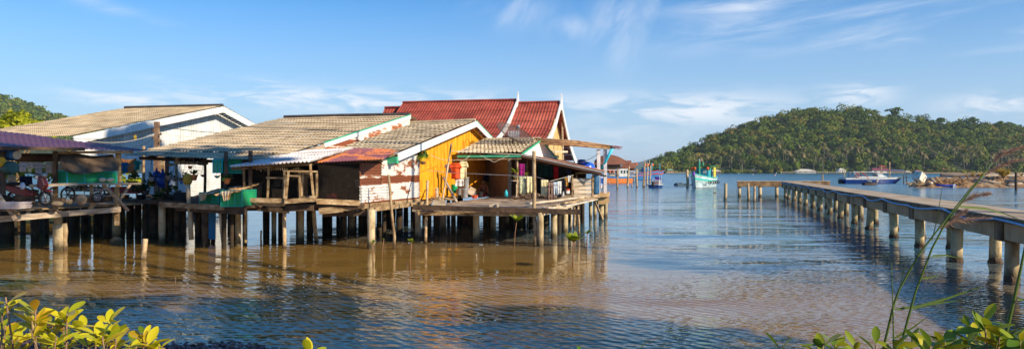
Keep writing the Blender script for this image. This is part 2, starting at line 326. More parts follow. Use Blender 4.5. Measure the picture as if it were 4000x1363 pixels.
# ---------------------------------------------------------------- water
def water_mat():
    m = bpy.data.materials.new('bay_water'); m.use_nodes = True; nt = m.node_tree; N = nt.nodes; L = nt.links
    b = N['Principled BSDF']; b.inputs['IOR'].default_value = 1.40; b.inputs['Subsurface Weight'].default_value = .85; b.inputs['Subsurface Scale'].default_value = 1.7; b.inputs['Subsurface Radius'].default_value = (1.0, .8, .5)
    ge = N.new('ShaderNodeNewGeometry'); sx = N.new('ShaderNodeSeparateXYZ'); L.new(ge.outputs['Position'], sx.inputs[0])
    def nz(scale, st, rot=0.0, det=3, rough=.5):
        mp = N.new('ShaderNodeMapping'); mp.inputs['Scale'].default_value = st; mp.inputs['Rotation'].default_value = (0, 0, rot)
        L.new(ge.outputs['Position'], mp.inputs[0])
        n = N.new('ShaderNodeTexNoise'); n.inputs['Scale'].default_value = scale; n.inputs['Detail'].default_value = det; n.inputs['Roughness'].default_value = rough
        L.new(mp.outputs[0], n.inputs['Vector']); return n.outputs['Fac']
    def ma(op, a, b_=None, c=None):
        n = N.new('ShaderNodeMath'); n.operation = op
        for i, q in enumerate((a, b_, c)):
            if q is None: continue
            if isinstance(q, (int, float)): n.inputs[i].default_value = q
            else: L.new(q, n.inputs[i])
        return n.outputs[0]
    def mr(x, a, c, ta=0., tb=1.):
        n = N.new('ShaderNodeMapRange'); n.interpolation_type = 'SMOOTHSTEP'
        n.inputs['From Min'].default_value = a; n.inputs['From Max'].default_value = c; n.inputs['To Min'].default_value = ta; n.inputs['To Max'].default_value = tb
        L.new(x, n.inputs['Value']); return n.outputs[0]
    # silt: brown by the shore, green-blue further out
    patch = nz(.05, (1, 1.6, 1), .3, 4, .6)
    dist = ma('ADD', ma('ADD', sx.outputs['Y'], ma('MULTIPLY', sx.outputs['X'], .8)), ma('MULTIPLY', ma('SUBTRACT', patch, .5), 26))
    t1 = mr(dist, 21, 42); t2 = mr(dist, 90, 500)
    def mix(f, a, b_):
        n = N.new('ShaderNodeMix'); n.data_type = 'RGBA'; L.new(f, n.inputs['Factor'])
        for k, q in (('A', a), ('B', b_)):
            if isinstance(q, tuple): n.inputs[k].default_value = q + (1,)
            else: L.new(q, n.inputs[k])
        return n.outputs['Result']
    mud = mix(nz(.25, (1, 2, 1), .4, 4), (.25, .135, .026), (.35, .205, .052))
    c = mix(t1, mud, (.05, .15, .22)); c = mix(t2, c, (.015, .13, .22))
    L.new(c, b.inputs['Base Color'])
    L.new(mr(sx.outputs['Y'], 25, 160, .035, .22), b.inputs['Roughness'])
    # ripples: wind patches over calmer water
    wind = mr(nz(.09, (1, 1.5, 1), .2, 3), .38, .62, .35, 1.0)
    near = mr(sx.outputs['Y'], 25, 17, .28, 1.0)
    r1 = nz(4.6, (.42, 1.25, 1), R(16), 2, .5)
    r2 = nz(1.9, (.45, 1.3, 1), R(-8), 2, .5)
    r3 = nz(.33, (.5, 1.2, 1), R(10), 2, .5)
    h = ma('ADD', ma('MULTIPLY', ma('MULTIPLY', r1, .032), near), ma('ADD', ma('MULTIPLY', r2, .038), ma('MULTIPLY', r3, .12)))
    wm = N.new('ShaderNodeMapping'); wm.inputs['Rotation'].default_value = (0, 0, R(-40)); L.new(ge.outputs['Position'], wm.inputs[0])
    wv = N.new('ShaderNodeTexWave'); wv.inputs['Scale'].default_value = 1.25; wv.inputs['Distortion'].default_value = 4.5; wv.inputs['Detail'].default_value = 2; wv.inputs['Detail Scale'].default_value = .8; L.new(wm.outputs[0], wv.inputs['Vector'])
    h = ma('ADD', h, ma('MULTIPLY', ma('MULTIPLY', wv.outputs['Fac'], .0085), mr(sx.outputs['Y'], 27, 16)))
    calm = ma('MULTIPLY', ma('MULTIPLY', mr(sx.outputs['Y'], 18.5, 23), mr(sx.outputs['X'], 8, 2)), mr(sx.outputs['Y'], 62, 44))
    h = ma('MULTIPLY', h, ma('MULTIPLY', wind, ma('SUBTRACT', 1.0, ma('MULTIPLY', calm, .62))))
    bp = N.new('ShaderNodeBump'); bp.inputs['Strength'].default_value = 1.0; bp.inputs['Distance'].default_value = 1.0
    L.new(h, bp.inputs['Height']); L.new(bp.outputs[0], b.inputs['Normal'])
    return m
M['water'] = water_mat()
w = MB(); w.add([(-9000, -200, 0), (9000, -200, 0), (9000, 9500, 0), (-9000, 9500, 0)], [(0, 1, 2, 3)])
tag(w.build('water', M['water']), kind='structure')
# ---------------------------------------------------------------- near bank
def bank_h(x, y):
    shore = 12.85 - .2 * (x + 6.3) - max(0, x + 4.0) * 1.3
    shore = max(shore, 4.2 + .25 * math.sin(x * .9))
    d = shore - y
    return .10 * d + .06 * noise.noise(Vector((x * .7, y * .7, 0))) - .02 if d < 6 else .6 + .07 * (d - 6) + .06 * noise.noise(Vector((x * .7, y * .7, 0)))
nx, ny = 150, 110; vs = []; fs = []
for j in range(ny + 1):
    for i in range(nx + 1):
        x = -30 + 60 * i / nx; y = -24 + 40 * j / ny
        h = bank_h(x, y)
        vs.append((x, y, max(min(h, 1.5), -1.5)))
for j in range(ny):
    for i in range(nx):
        a = j * (nx + 1) + i; fs.append((a, a + 1, a + nx + 2, a + nx + 1))
M['bank'] = mat('laterite_bank', [(.07, .03, .025), (.15, .07, .06), (.20, .11, .09)], scale=7, rough=.95, bump=.9, bscale=16)
g = MB(); g.add(vs, fs); tag(g.build('ground', M['bank'], smooth=True), kind='structure')
# pebbles of the shore strip: uncountable
pb = MB(); r0 = random.Random(3)
M['pebble'] = mat('laterite_pebbles', [(.10, .045, .04), (.30, .14, .12), (.50, .30, .25)], scale=5, rough=.9, bump=.5, isl=.45)
for i in range(5200):
    x = r0.uniform(-11.5, -3.6); y = r0.uniform(8.8, 14.2); h = bank_h(x, y)
    if h < -.03: continue
    s = r0.uniform(.02, .06)
    c = Vector((x, y, h + s * .25)); q = [Vector((r0.uniform(-1, 1), r0.uniform(-1, 1), r0.uniform(-1, 1))).normalized() * s * r0.uniform(.7, 1.2) for _ in range(6)]
    q = [Vector((s, 0, 0)), Vector((-s * .9, 0, .2 * s)), Vector((0, s * .9, 0)), Vector((0, -s, .1 * s)), Vector((.2 * s, 0, .6 * s)), Vector((0, .1 * s, -.6 * s))]
    rot = Matrix.Rotation(r0.uniform(0, 6.28), 3, 'Z') @ Matrix.Rotation(r0.uniform(-.6, .6), 3, 'X')
    pb.add([c + rot @ k for k in q], [(0, 2, 4), (2, 1, 4), (1, 3, 4), (3, 0, 4), (2, 0, 5), (1, 2, 5), (3, 1, 5), (0, 3, 5)])
tag(pb.build('gravel', M['pebble']), 'red brown laterite pebbles along the near shore', 'gravel', kind='stuff')
# ---------------------------------------------------------------- forested hills
def interp(prof, px):
    for (a, b), (c, d) in zip(prof, prof[1:]):
        if a <= px <= c:
            t = (px - a) / (c - a); return b + (d - b) * t
    return prof[0][1] if px < prof[0][0] else prof[-1][1]
PROF = [(2520, 674), (2535, 654), (2568, 636), (2594, 618), (2612, 606), (2643, 608), (2707, 577), (2739, 571), (2782, 545), (2814, 536), (2862, 517), (2894, 504), (2926, 488), (2974, 474), (3017, 466), (3060, 453), (3108, 442), (3156, 437), (3234, 436), (3314, 437), (3357, 444), (3432, 447), (3485, 456), (3555, 471), (3635, 482), (3720, 482), (3796, 481), (3871, 493), (3957, 501), (4000, 509), (4200, 554), (4400, 634), (4500, 666)]
Y0h, Y1h = 760.0, 960.0
def hillz(px, t):
    top = (HY - interp(PROF, px) - 11) / F * Y1h + H
    k = min(1, max(0, t)); s = k ** .85
    return max(-1, top * s + 1.2 * (1 - k) * min(1, max(0, k * 40)) + 4 * noise.noise(Vector((px * .012, t * 4, 3.3))) * min(1, k * 4))
vs = []; fs = []; nx, ny = 150, 26
for j in range(ny + 1):
    for i in range(nx + 1):
        px = 2500 + 2020 * i / nx; t = j / (ny - 4)
        Y = lerp(Y0h, Y1h, t)
        z = hillz(px, t) if t <= 1 else hillz(px, 1) * max(0, 1 - (t - 1) * 3)
        p = PX(px, Y if t > 0 else Y - 3, z if t > 0 else -1); vs.append(p)
for j in range(ny):
    for i in range(nx):
        a = j * (nx + 1) + i; fs.append((a, a + 1, a + nx + 2, a + nx + 1))
M['hill'] = mat('hill_soil', [(.02, .035, .012), (.04, .055, .02)], scale=.1, rough=1)
g = MB(); g.add(vs, fs); tag(g.build('hill', M['hill']), kind='structure')
def leafmat(name, cols, scale, tr=.25, lo=.3, hi=.7, rough=.6, spec=.25):
    """leaf colour from world position noise: whole trees differ from one another"""
    m = bpy.data.materials.new(name); m.use_nodes = True; nt = m.node_tree; N = nt.nodes; L = nt.links
    b = N['Principled BSDF']; b.inputs['Roughness'].default_value = rough; b.inputs['Specular IOR Level'].default_value = spec
    at = N.new('ShaderNodeAttribute'); at.attribute_name = 'tint'
    cr = N.new('ShaderNodeValToRGB'); e = cr.color_ramp.elements
    e[0].position = 0; e[0].color = cols[0] + (1,); e[1].position = 1; e[1].color = cols[-1] + (1,)
    for i, c in enumerate(cols[1:-1]):
        q = e.new((i + 1) / (len(cols) - 1)); q.color = c + (1,)
    L.new(at.outputs['Fac'], cr.inputs[0]); L.new(cr.outputs[0], b.inputs['Base Color'])
    t = N.new('ShaderNodeBsdfTranslucent'); L.new(cr.outputs[0], t.inputs['Color'])
    mx = N.new('ShaderNodeMixShader'); mx.inputs[0].default_value = tr
    L.new(b.outputs[0], mx.inputs[1]); L.new(t.outputs[0], mx.inputs[2]); L.new(mx.outputs[0], N['Material Output'].inputs['Surface'])
    return m
def quads_object(name, cen, nor, size, tint, material, parent=None, base=None, aspect=1.0, seed=0):
    """many leaf-clump faces: numpy arrays of centres, normals, sizes and one tint per face"""
    g_ = np.random.default_rng(seed); n = len(cen)
    nor = nor / np.linalg.norm(nor, axis=1, keepdims=True)
    rv = g_.normal(size=(n, 3)); a = np.cross(nor, rv); a /= np.linalg.norm(a, axis=1, keepdims=True); b = np.cross(nor, a)
    s = size[:, None]
    org = np.array(ORG[parent] if parent is not None else (base if base is not None else (0, 0, 0)))
    k = np.stack([cen - a * s - b * s * .55 * aspect, cen + a * s * .2 - b * s * aspect, cen + a * s + b * s * .35 * aspect, cen - a * s * .1 + b * s * aspect], 1) - org
    me = bpy.data.meshes.new(name); me.vertices.add(n * 4); me.vertices.foreach_set('co', k.reshape(-1).astype(np.float32))
    me.loops.add(n * 4); me.loops.foreach_set('vertex_index', np.arange(n * 4, dtype=np.int32))
    me.polygons.add(n); me.polygons.foreach_set('loop_start', np.arange(0, n * 4, 4, dtype=np.int32)); me.polygons.foreach_set('loop_total', np.full(n, 4, dtype=np.int32))
    me.update(); at = me.attributes.new('tint', 'FLOAT', 'POINT'); at.data.foreach_set('value', np.repeat(tint, 4).astype(np.float32))
    me.materials.append(material); me.validate()
    ob = bpy.data.objects.new(name, me); COL.objects.link(ob)
    if parent is not None: ob.parent = parent
    else: ob.location = Vector(org)
    ORG[ob] = Vector(org)
    return ob
def crown(c, rx, rz, n, g_, lobes=6):
    """leaf clumps over the upper shells of several lobes; returns centres and normals"""
    lc = g_.normal(size=(lobes, 3)) * np.array([.42, .42, .28]); lr = g_.uniform(.42, .68, lobes)
    lc[0] = 0; lr[0] = .62
    w = g_.integers(0, lobes, n); d = g_.normal(size=(n, 3)); d /= np.linalg.norm(d, axis=1, keepdims=True)
    d[:, 2] = np.where(d[:, 2] < -.35, -d[:, 2], d[:, 2])
    p = lc[w] + d * lr[w][:, None] * g_.uniform(.78, 1.06, (n, 1))
    sc = np.array([rx, rx, rz]); nn = d / sc * rx + g_.normal(size=(n, 3)) * .35
    return np.array(c) + p * sc, nn
M['forest'] = leafmat('forest_leaves', [(.024, .048, .010), (.062, .108, .015), (.125, .180, .020), (.22, .225, .030), (.26, .17, .045)], 1, tr=.12, rough=.8, spec=.1)
g_ = np.random.default_rng(11); CE = []; NO = []; SZ = []; TI = []
def plant(pt, rad, tall, n, size, tint):
    a, b_ = crown(pt, rad, tall, n, g_, 6); CE.append(a); NO.append(b_); SZ.append(g_.uniform(.7, 1.3, n) * size); TI.append(np.clip(tint + g_.normal(size=n) * .07, 0, 1))
for k in range(2500):
    px = g_.uniform(2530, 4330); t = g_.uniform(.0, 1.03) ** .9
    X = (px - CX) / F * lerp(Y0h, Y1h, t)
    z = hillz(px, min(t, 1))
    rad = g_.uniform(2.8, 7.4) * (1 if g_.random() < .88 else 1.45); rad *= .75 + .25 * min(1, (px - 2500) / 300)
    tall = rad * g_.uniform(.6, 1.35)
    tint = np.clip(.42 + .30 * noise.noise(Vector((px * .01, t * 5, 1))) + g_.normal() * .22, 0, .98)
    if g_.random() < .05: tint = g_.uniform(.8, 1)
    plant((X, lerp(Y0h, Y1h, t), z + rad * .55 + g_.uniform(-1.5, 1.5)), rad, tall, 170, .85, tint)
for px in range(2570, 4300, 16):                                   # low mangrove fringe on the far waterline
    Y = Y0h - g_.uniform(0, 4)
    plant(((px + g_.uniform(-8, 8) - CX) / F * Y, Y, 1.6), g_.uniform(2, 3.6), g_.uniform(1.6, 3), 60, .8, g_.uniform(.45, .8))
for px, py, rad in ((3490, 430, 6.5), (3492, 438, 5), (3495, 446, 5), (3678, 466, 5.5), (3680, 474, 5), (3796, 470, 6), (3798, 478, 5), (3903, 486, 5), (3620, 476, 5), (2612, 603, 5.5), (2614, 612, 5)):   # emergent trees on the skyline
    p = P(px, py, 950); plant((p.x, p.y, p.z), rad, rad * .62, 170, 1.1, .25)
tag(quads_object('forest', np.concatenate(CE), np.concatenate(NO), np.concatenate(SZ), np.concatenate(TI), M['forest'], seed=2), 'dense dark green jungle covering the hill across the bay', 'forest', kind='stuff')
# left hill behind the village and its wood
PROF2 = [(-1700, 668), (-1300, 590), (-900, 470), (-500, 388), (-260, 372), (-100, 372), (0, 380), (60, 394), (120, 418), (200, 449), (280, 476), (340, 500), (520, 560), (700, 640), (760, 668)]
vs = []; fs = []; nx = 90; Yl = 1150
for i in range(nx + 1):
    px = -1700 + 2460 * i / nx; z = (HY - interp(PROF2, px)) / F * Yl + H
    vs += [PX(px, Yl - 320, -1), PX(px, Yl, z), PX(px, Yl + 300, -1)]
for i in range(nx): a = i * 3; fs += [(a, a + 3, a + 4, a + 1), (a + 1, a + 4, a + 5, a + 2)]
g = MB(); g.add(vs, fs); tag(g.build('hill', M['hill']), kind='structure')
CE = []; NO = []; SZ = []; TI = []
for k in range(2300):
    px = g_.uniform(-1500, 560); t = g_.uniform(.3, 1.02)
    Y = lerp(Yl - 320, Yl, t); px2 = CX + (px - CX) * 1.0; X = (px - CX) / F * Y
    z = lerp(-1, (HY - interp(PROF2, px)) / F * Yl + H, min(t, 1)); rad = g_.uniform(4, 7.5)
    plant((X, Y, z + rad * .35), rad, rad * .8, 80, 1.4, np.clip(g_.normal() * .2 + .45, 0, .95))
tag(quads_object('forest', np.concatenate(CE), np.concatenate(NO), np.concatenate(SZ), np.concatenate(TI), M['forest'], seed=4), 'hazy green woodland on the far hill behind the village', 'forest', kind='stuff')
# faint far island
vs = []; fs = []; Yi = 5200; nx = 36
for i in range(nx + 1):
    px = 2380 + 560 * i / nx; t = i / nx
    z = 3 + 118 * max(0, math.sin(math.pi * min(1, t * 1.02))) ** .8 * (.86 + .22 * noise.noise(Vector((t * 7, 0, 0)))) + 6 * noise.noise(Vector((t * 31, 2, 0)))
    vs += [PX(px, Yi - 500, -1), PX(px, Yi, max(z, -1)), PX(px, Yi + 500, -1)]
for i in range(nx): a = i * 3; fs += [(a, a + 3, a + 4, a + 1), (a + 1, a + 4, a + 5, a + 2)]
g = MB(); g.add(vs, fs); tag(g.build('hill', M['hill'], smooth=True), kind='structure')
# air
hz = bpy.data.materials.new('air'); hz.use_nodes = True; nt = hz.node_tree
for n in list(nt.nodes):
    if n.type == 'BSDF_PRINCIPLED': nt.nodes.remove(n)
pv = nt.nodes.new('ShaderNodeVolumePrincipled'); pv.inputs['Density'].default_value = .00008; pv.inputs['Color'].default_value = (.72, .87, 1, 1)
nt.links.new(pv.outputs[0], nt.nodes['Material Output'].inputs['Volume'])
if HAZE:
    b = MB(); b.box((0, 4700, 74), (18400, 10000, 155)); tag(b.build('haze', hz), kind='stuff', label='thin blue sea haze over the whole bay', cat='haze')
# ---------------------------------------------------------------- stilt village
def stilt(root, px, Y, ztop, r, m='post', lean=(0, 0), bottom=-.6, name='stilt', n=9, seed=None):
    p = PX(px, Y, 0); rr = random.Random(int(px * 13 + Y * 7)); b = MB()
    k = 5; pts = []; rs = []
    for i in range(k + 1):
        t = i / k; z = lerp(bottom, ztop, t)
        wob = .0 if m in ('post', 'postshaded') else r * .35
        pts.append((p.x + lean[0] * t + rr.uniform(-wob, wob), p.y + lean[1] * t, z)); rs.append(r * rr.uniform(.93, 1.05))
    rs[1] *= 1.04
    b.tube(pts, rs, n)
    return b.build(name, M[m], root, smooth=True)
def px_r(wpx, Y): return wpx / 2 / F * Y
def plank_deck(root, corners, z, th=.05, w=.22, m='greywood', gap=.012, name='deck', seed=1):
    """boards laid along the first edge of the quad (A,B,C,D plan points), one mesh"""
    A, B, Cc, D = [Vector((q[0], q[1], z)) for q in corners]; n = max(1, int((D - A).length / w)); rr = random.Random(seed); b = MB()
    for i in range(n):
        t = (i + .5) / n; p, q = lerp(A, D, t), lerp(B, Cc, t)
        d = (q - p).normalized(); e0, e1 = rr.uniform(-.18, .12), rr.uniform(-.12, .18); dz = rr.uniform(-.012, .012)
        b.bar(p + d * e0 + Z * dz, q + d * e1 + Z * (dz + rr.uniform(-.01, .01)), (D - A).length / n - gap, th)
    return b.build(name, M[m], root)
def solid_deck(root, pts, z, th=.10, m='darkwood', name='deck'):
    b = MB(); b.slab([Vector((q[0], q[1], z - th)) for q in pts], Z * th); return b.build(name, M[m], root)
def beam(root, p0, p1, w=.08, h=.2, m='wood', name='beam'):
    b = MB(); b.bar(p0, p1, w, h); return b.build(name, M[m], root)

# ======== white gable house at the back left
Aap = P(870, 415, 52)
hA = thing('stilt_house', 'white walled house with broad brown roof and blank gable behind the wooden post', 'house', (Aap.x, Aap.y, 0), 'stilt houses of the fishing village')
eL = UZ(Aap, U, 285, 531); eR = UZ(Aap, U, 1012, 494)
rl = along(Aap, -V, 488); rl.z = Aap.z; shift = rl - Aap; eLL = eL + shift; eRR = eR + shift
b = MB(); b.sheet(rl, Aap, eL, eLL, 56, 19, .022, .04, 5); b.sheet(Aap, rl, eRR, eR, 40, 10, .035, .05, 3)
rf = b.build('roof', M['roof'], hA)
b = MB(); b.tube([rl + Z * .05, Aap + Z * .05], .13, 6); b.build('ridge_cap', M['ridge'], rf)
for a, c in ((Aap, eL), (Aap, eR)):
    b = MB(); b.bar(a + V * .05 - Z * .24, c + V * .05 - Z * .24, .06, .42); b.build('bargeboard', M['white'], hA)
wo = -V * .8
b = MB(); gl, gr, ga = eL + wo + U * .9, eR + wo - U * .6, Aap + wo - Z * .2
gl.z -= .05; gr.z -= .05
gm = along(gl, U, 560); b.slab([Vector((gl.x, gl.y, 3.3)), Vector((gm.x, gm.y, 3.3)), Vector((gm.x, gm.y, .8)), Vector((gr.x, gr.y, .8)), gr, ga, gl], -V * .12)
for i in range(60):                                        # upright ribs of the sheet cladding
    t = (i + .5) / 60; p = lerp(gl, gr, t); top = lerp(gl.z, ga.z, t / ((ga - gl).dot(U) / (gr - gl).dot(U))) if (p - gl).dot(U) < (ga - gl).dot(U) else lerp(ga.z, gr.z, ((p - ga).dot(U)) / (gr - ga).dot(U))
    q = Vector((p.x, p.y, 0)) + V * .02
    b.bar(q + Z * 3.9, q + Z * (top - .1), .05, .05, up=U)
for i in range(15):                                        # lap siding below
    z = .9 + i * .2; b.bar(Vector((gm.x, gm.y, z)) + V * .02, Vector((gr.x, gr.y, z)) + V * .02, .03, .165)
b.build('gable_wall', M['siding'], hA)
solid_deck(hA, [gl - V * 13, gl + V * .3, gr + V * .3, gr - V * 13], .8, .2)
for px, Y in ((330, 41), (420, 42), (520, 44), (640, 46.5), (760, 49.5), (880, 52)): stilt(hA, px, Y, .7, .14, 'postshaded')

# ======== grey roofed open house hung with plants
kB = 1.08; B1, B2, B3, B4 = P(1600, 450, 38.9 * kB), P(1110, 460, 40.65 * kB), P(500, 606, 29.3 * kB), P(1052, 628, 26 * kB)
hB = thing('stilt_house', 'open fronted house under the long grey corrugated roof, hung with potted plants', 'house', (B3.x, B3.y, 0), 'stilt houses of the fishing village')
b = MB(); b.sheet(B2, B1, B4, B3, 42, 19, .020, .040, 6, .010); rf = b.build('roof', M['roof'], hB)
back0 = B2 + U * 9 - Z * 1.9; back1 = B1 + U * 9 - Z * 1.9
b = MB(); b.sheet(B1, B2, back0, back1, 30, 9, .035, .05, 3); b.build('roof', M['roof'], hB)
b = MB(); b.tube([B2 + Z * .05, lerp(B2, B1, .5) + Z * .07, B1 + Z * .05], .10, 6); b.build('ridge_cap', M['ridge'], rf)
vg = along(B4, (B1 - B4), 1262); vg = lerp(B4, B1, (vg - B4).length / (B1 - B4).length) if vg.z == 0 else vg
b = MB(); b.bar(B1 + V * .06 - Z * .11, vg + V * .06 - Z * .09, .05, .20); bb_ = b.build('bargeboard', M['greenwhite'], hB)
b = MB(); b.bar(B1 + V * .06 + Z * .03, vg + V * .06 + Z * .03, .08, .05); b.build('trim', M['green'], bb_)
b = MB(); b.slab([B1 + V * .03 - Z * .19, vg + V * .03 - Z * .17, vg + V * .03 - Z * 1.5, B1 + V * .03 - Z * 1.6], -V * .05); b.build('flashing', M['flash'], hB)
b = MB(); b.bar(B4 + V * .06 - Z * .12, vg + V * .06 - Z * .16, .06, .26); b.build('bargeboard', M['greywood'], hB)
for px in (560, 640, 700, 760, 830, 900, 960, 1010):       # rafters seen from below
    p = lerp(B3, B4, (px - 500) / 552); q = p + U * 9 + Z * 1.85
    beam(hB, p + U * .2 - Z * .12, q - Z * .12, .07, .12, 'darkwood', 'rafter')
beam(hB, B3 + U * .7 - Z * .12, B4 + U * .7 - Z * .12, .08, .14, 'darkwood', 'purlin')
zf = 1.7
f0, f1 = PX(465, 32.2, zf), PX(960, 26.9, zf)
solid_deck(hB, [f0, f1, f1 + U * 13, f0 + U * 13], zf, .10)
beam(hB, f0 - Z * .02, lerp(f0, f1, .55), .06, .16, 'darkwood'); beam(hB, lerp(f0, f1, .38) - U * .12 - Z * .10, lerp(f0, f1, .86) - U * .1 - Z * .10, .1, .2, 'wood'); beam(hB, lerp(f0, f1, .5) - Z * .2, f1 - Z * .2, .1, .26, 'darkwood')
# back partition with a doorway, shelf wall, right dark bay
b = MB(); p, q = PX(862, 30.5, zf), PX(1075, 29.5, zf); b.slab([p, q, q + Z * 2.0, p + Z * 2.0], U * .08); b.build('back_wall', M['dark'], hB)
b = MB(); p, q = PX(600, 40, zf), PX(640, 40, zf); b.slab([p, q, q + Z * 2.2, p + Z * 2.2], U * .08); b.build('door_post', M['wood'], hB)
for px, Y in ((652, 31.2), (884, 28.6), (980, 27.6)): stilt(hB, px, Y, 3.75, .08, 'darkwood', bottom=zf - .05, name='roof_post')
for px, Y in ((560, 36), (690, 37.5), (800, 36)): stilt(hB, px, Y, 4.2, .07, 'wood', bottom=zf - .05, name='roof_post')
for px, wpx, Y in ((345, 20, 36), (376, 22, 33.5), (416, 26, 32.6), (440, 18, 34), (476, 22, 32.4), (505, 22, 33.5), (540, 24, 32.4), (566, 20, 31.3), (600, 30, 32), (633, 26, 30.2), (672, 30, 31.5), (690, 20, 30.6), (716, 14, 31), (772, 20, 31), (801, 26, 28.6), (875, 20, 28), (905, 16, 28.2), (930, 22, 29)):
    stilt(hB, px, Y, zf - .1, px_r(wpx, Y), 'postshaded' if px not in (633, 930) else 'post')
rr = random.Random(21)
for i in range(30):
    Y = rr.uniform(34, 44); px = rr.uniform(380, 960); stilt(hB, px, Y, zf - .1, rr.uniform(.09, .17), 'postshaded', n=7)
stilt(hB, 876, 28.1, zf - .15, .075, 'stake', (-.12, -.1)); 
b = MB(); p = PX(828, 30.4, 0); b.slab([p + Vector((-.14, 0, .15)), p + Vector((.14, 0, .12)), p + Vector((.15, 0, 1.6)), p + Vector((-.15, 0, 1.6))], (0, .04, 0)); 
hang = b.build('plastic_sheet', flat('blue_sheet', (.02, .22, .50), rough=.35), base=(p.x, p.y, 0)); tag(hang, 'long blue plastic sheet hanging under the plant covered deck', 'plastic sheet')

# ======== orange gabled house with mesh front
O = Vector((-5.87, 28.1, 0))                               # near corner of its right-hand wall, which runs along U
Ov = O + V * .42
Cap = UZ(Ov, U, 1857, 473); CeL = UZ(Ov, U, 1556, 598); CeR = UZ(Ov, U, 1930, 548)
hC = thing('stilt_house', 'bright orange gabled house with rusty white tin side wall and dark mesh front', 'house', (O.x, O.y, 0), 'stilt houses of the fishing village')
nC = (Cap - CeL).cross(V).normalized()
rL = Cap - V * 5.4 - Z * .12
eLft = rL + (CeL - Cap)
b = MB(); b.sheet(rL, Cap, CeL, eLft, 22, 17, .022, .045, 6, .010); rf = b.build('roof', M['roof2'], hC)
b = MB(); b.sheet(Cap, rL, rL + (CeR - Cap) * 2.2, Cap + (CeR - Cap), 15, 6, .035, .05, 4); b.build('roof', M['roof2'], hC)
b = MB(); b.tube([rL + Z * .05, Cap + Z * .05], .10, 6); b.build('ridge_cap', M['roof2'], rf)
b = MB(); b.bar(Cap + V * .05 - Z * .17, CeL + V * .05 - U * .15 - Z * .17, .05, .32); b.build('bargeboard', M['greenwhite'], hC)
b = MB(); b.bar(Cap + V * .05 - Z * .15, CeR + V * .05 - Z * .17, .05, .30); bb_ = b.build('bargeboard', M['greenwhite'], hC)
b = MB(); b.bar(Cap + V * .06 + Z * .02, CeR + V * .06, .06, .05); b.build('trim', M['green'], bb_)
p = CeL - U * .15; b = MB(); b.bar(p + V * .04 - Z * .3, p - V * .5 - Z * .3, .25, .28); b.build('trim', M['green'], hC)
# orange plank wall
wl = along(O, U, 1640); wr = along(O, U, 1915)
def roofz(pt):                                             # underside height of the roof above a point of the wall line
    s = (pt - Cap).dot(U); return Cap.z - .16 + (s * (Cap.z - CeL.z) / ((Cap - CeL).dot(U)) if s < 0 else -s * (Cap.z - CeR.z) / ((CeR - Cap).dot(U)))
b = MB(); L_ = (wr - wl).length; n = 46
for i in range(n):
    p, q = wl + U * (L_ * i / n + .008), wl + U * (L_ * (i + 1) / n - .008); o = V * (.012 * (i % 2))
    b.slab([Vector((p.x, p.y, 1.62)) + o, Vector((q.x, q.y, 1.62)) + o, Vector((q.x, q.y, roofz(q))) + o, Vector((p.x, p.y, roofz(p))) + o], -V * .05)
for i in range(2):
    z = 2.02 + .0 * i; b.bar(Vector((wl.x, wl.y, z - .25 + i * .3)) + V * .02, Vector((wr.x, wr.y, z - .25 + i * .3)) + V * .02, .025, .03)
b.slab([wl - V * .06 + Z * 1.6, wr - V * .06 + Z * 1.6, wr - V * .06 + Z * 3.3, wl - V * .06 + Z * 3.3], -V * .03)
b.build('plank_wall', M['orange'], hC)
stilt(hC, 1638, 34.6, 3.95, .07, 'darkwood', bottom=1.4, name='corner_post')
# tin wall: three overlapping sheets with level corrugations
def tin(name, s0, s1, z0, z1, off, m, jag=0, zt1=None):
    b = MB(); n = 60; k = 10; rr = random.Random(int(s0 * 10)); vs = []
    for j in range(k + 1):
        for i in range(n + 1):
            t = i / n; s = lerp(s0, s1, j / k); top = lerp(z1, zt1 if zt1 else z1, j / k)
            z = lerp(z0, top, t); e = (.05 * rr.uniform(-1, 1) if (j in (0, k) and jag) else 0)
            q = O + U * (s + e) + V * (off + .016 * math.sin(z * 2 * math.pi / .115)); q.z = z; vs.append(q)
    b.add(vs, [(j * (n + 1) + i, j * (n + 1) + i + 1, (j + 1) * (n + 1) + i + 1, (j + 1) * (n + 1) + i) for j in range(k) for i in range(n)])
    return b.build(name, M[m], hC, smooth=True, solid=.004)
S = (along(O, U, 1636) - O).length; s1 = (along(O, U, 1488) - O).length
tin('tin_wall', 0, s1 + .2, 1.70, 3.30, .0, 'tin2', 1, 3.28); tin('tin_wall', s1, S, 1.66, 3.52, .03, 'tin', 1, 3.78); tin('tin_wall', .05, s1 + .6, 1.69, 2.42, .05, 'tin', 1)
b = MB(); b.bar(O - Z * 0 + Z * 1.62 + V * .04, O + U * S + V * .04 + Z * 1.58, .1, .18); b.build('beam', M['wood'], hC)
# lean-to roofs over the mesh front
ra, rb_ = P(1381, 579, 31.2), P(1566, 586, 31.9)
b = MB(); b.sheet(ra, rb_, P(1500, 622, 27.7), P(1228, 636, 28.0), 22, 3, .02, .015, 5); b.build('porch_roof', M['rustroof'], hC)
b = MB(); b.sheet(P(1190, 590, 30.4), P(1384, 578, 31.0), P(1216, 633, 27.1), P(900, 652, 26.9), 20, 4, .035, .03, 6); b.build('porch_roof', M['silver'], hC)
beam(hC, P(905, 660, 27.5), P(1225, 641, 28.1), .06, .09, 'wood', 'eave_beam'); beam(hC, P(1225, 642, 28.15), P(1495, 630, 27.9), .06, .07, 'darkwood', 'eave_beam')
beam(hC, P(1432, 632, 28.0), P(1572, 596, 31.6), .05, .08, 'wood', 'rafter')
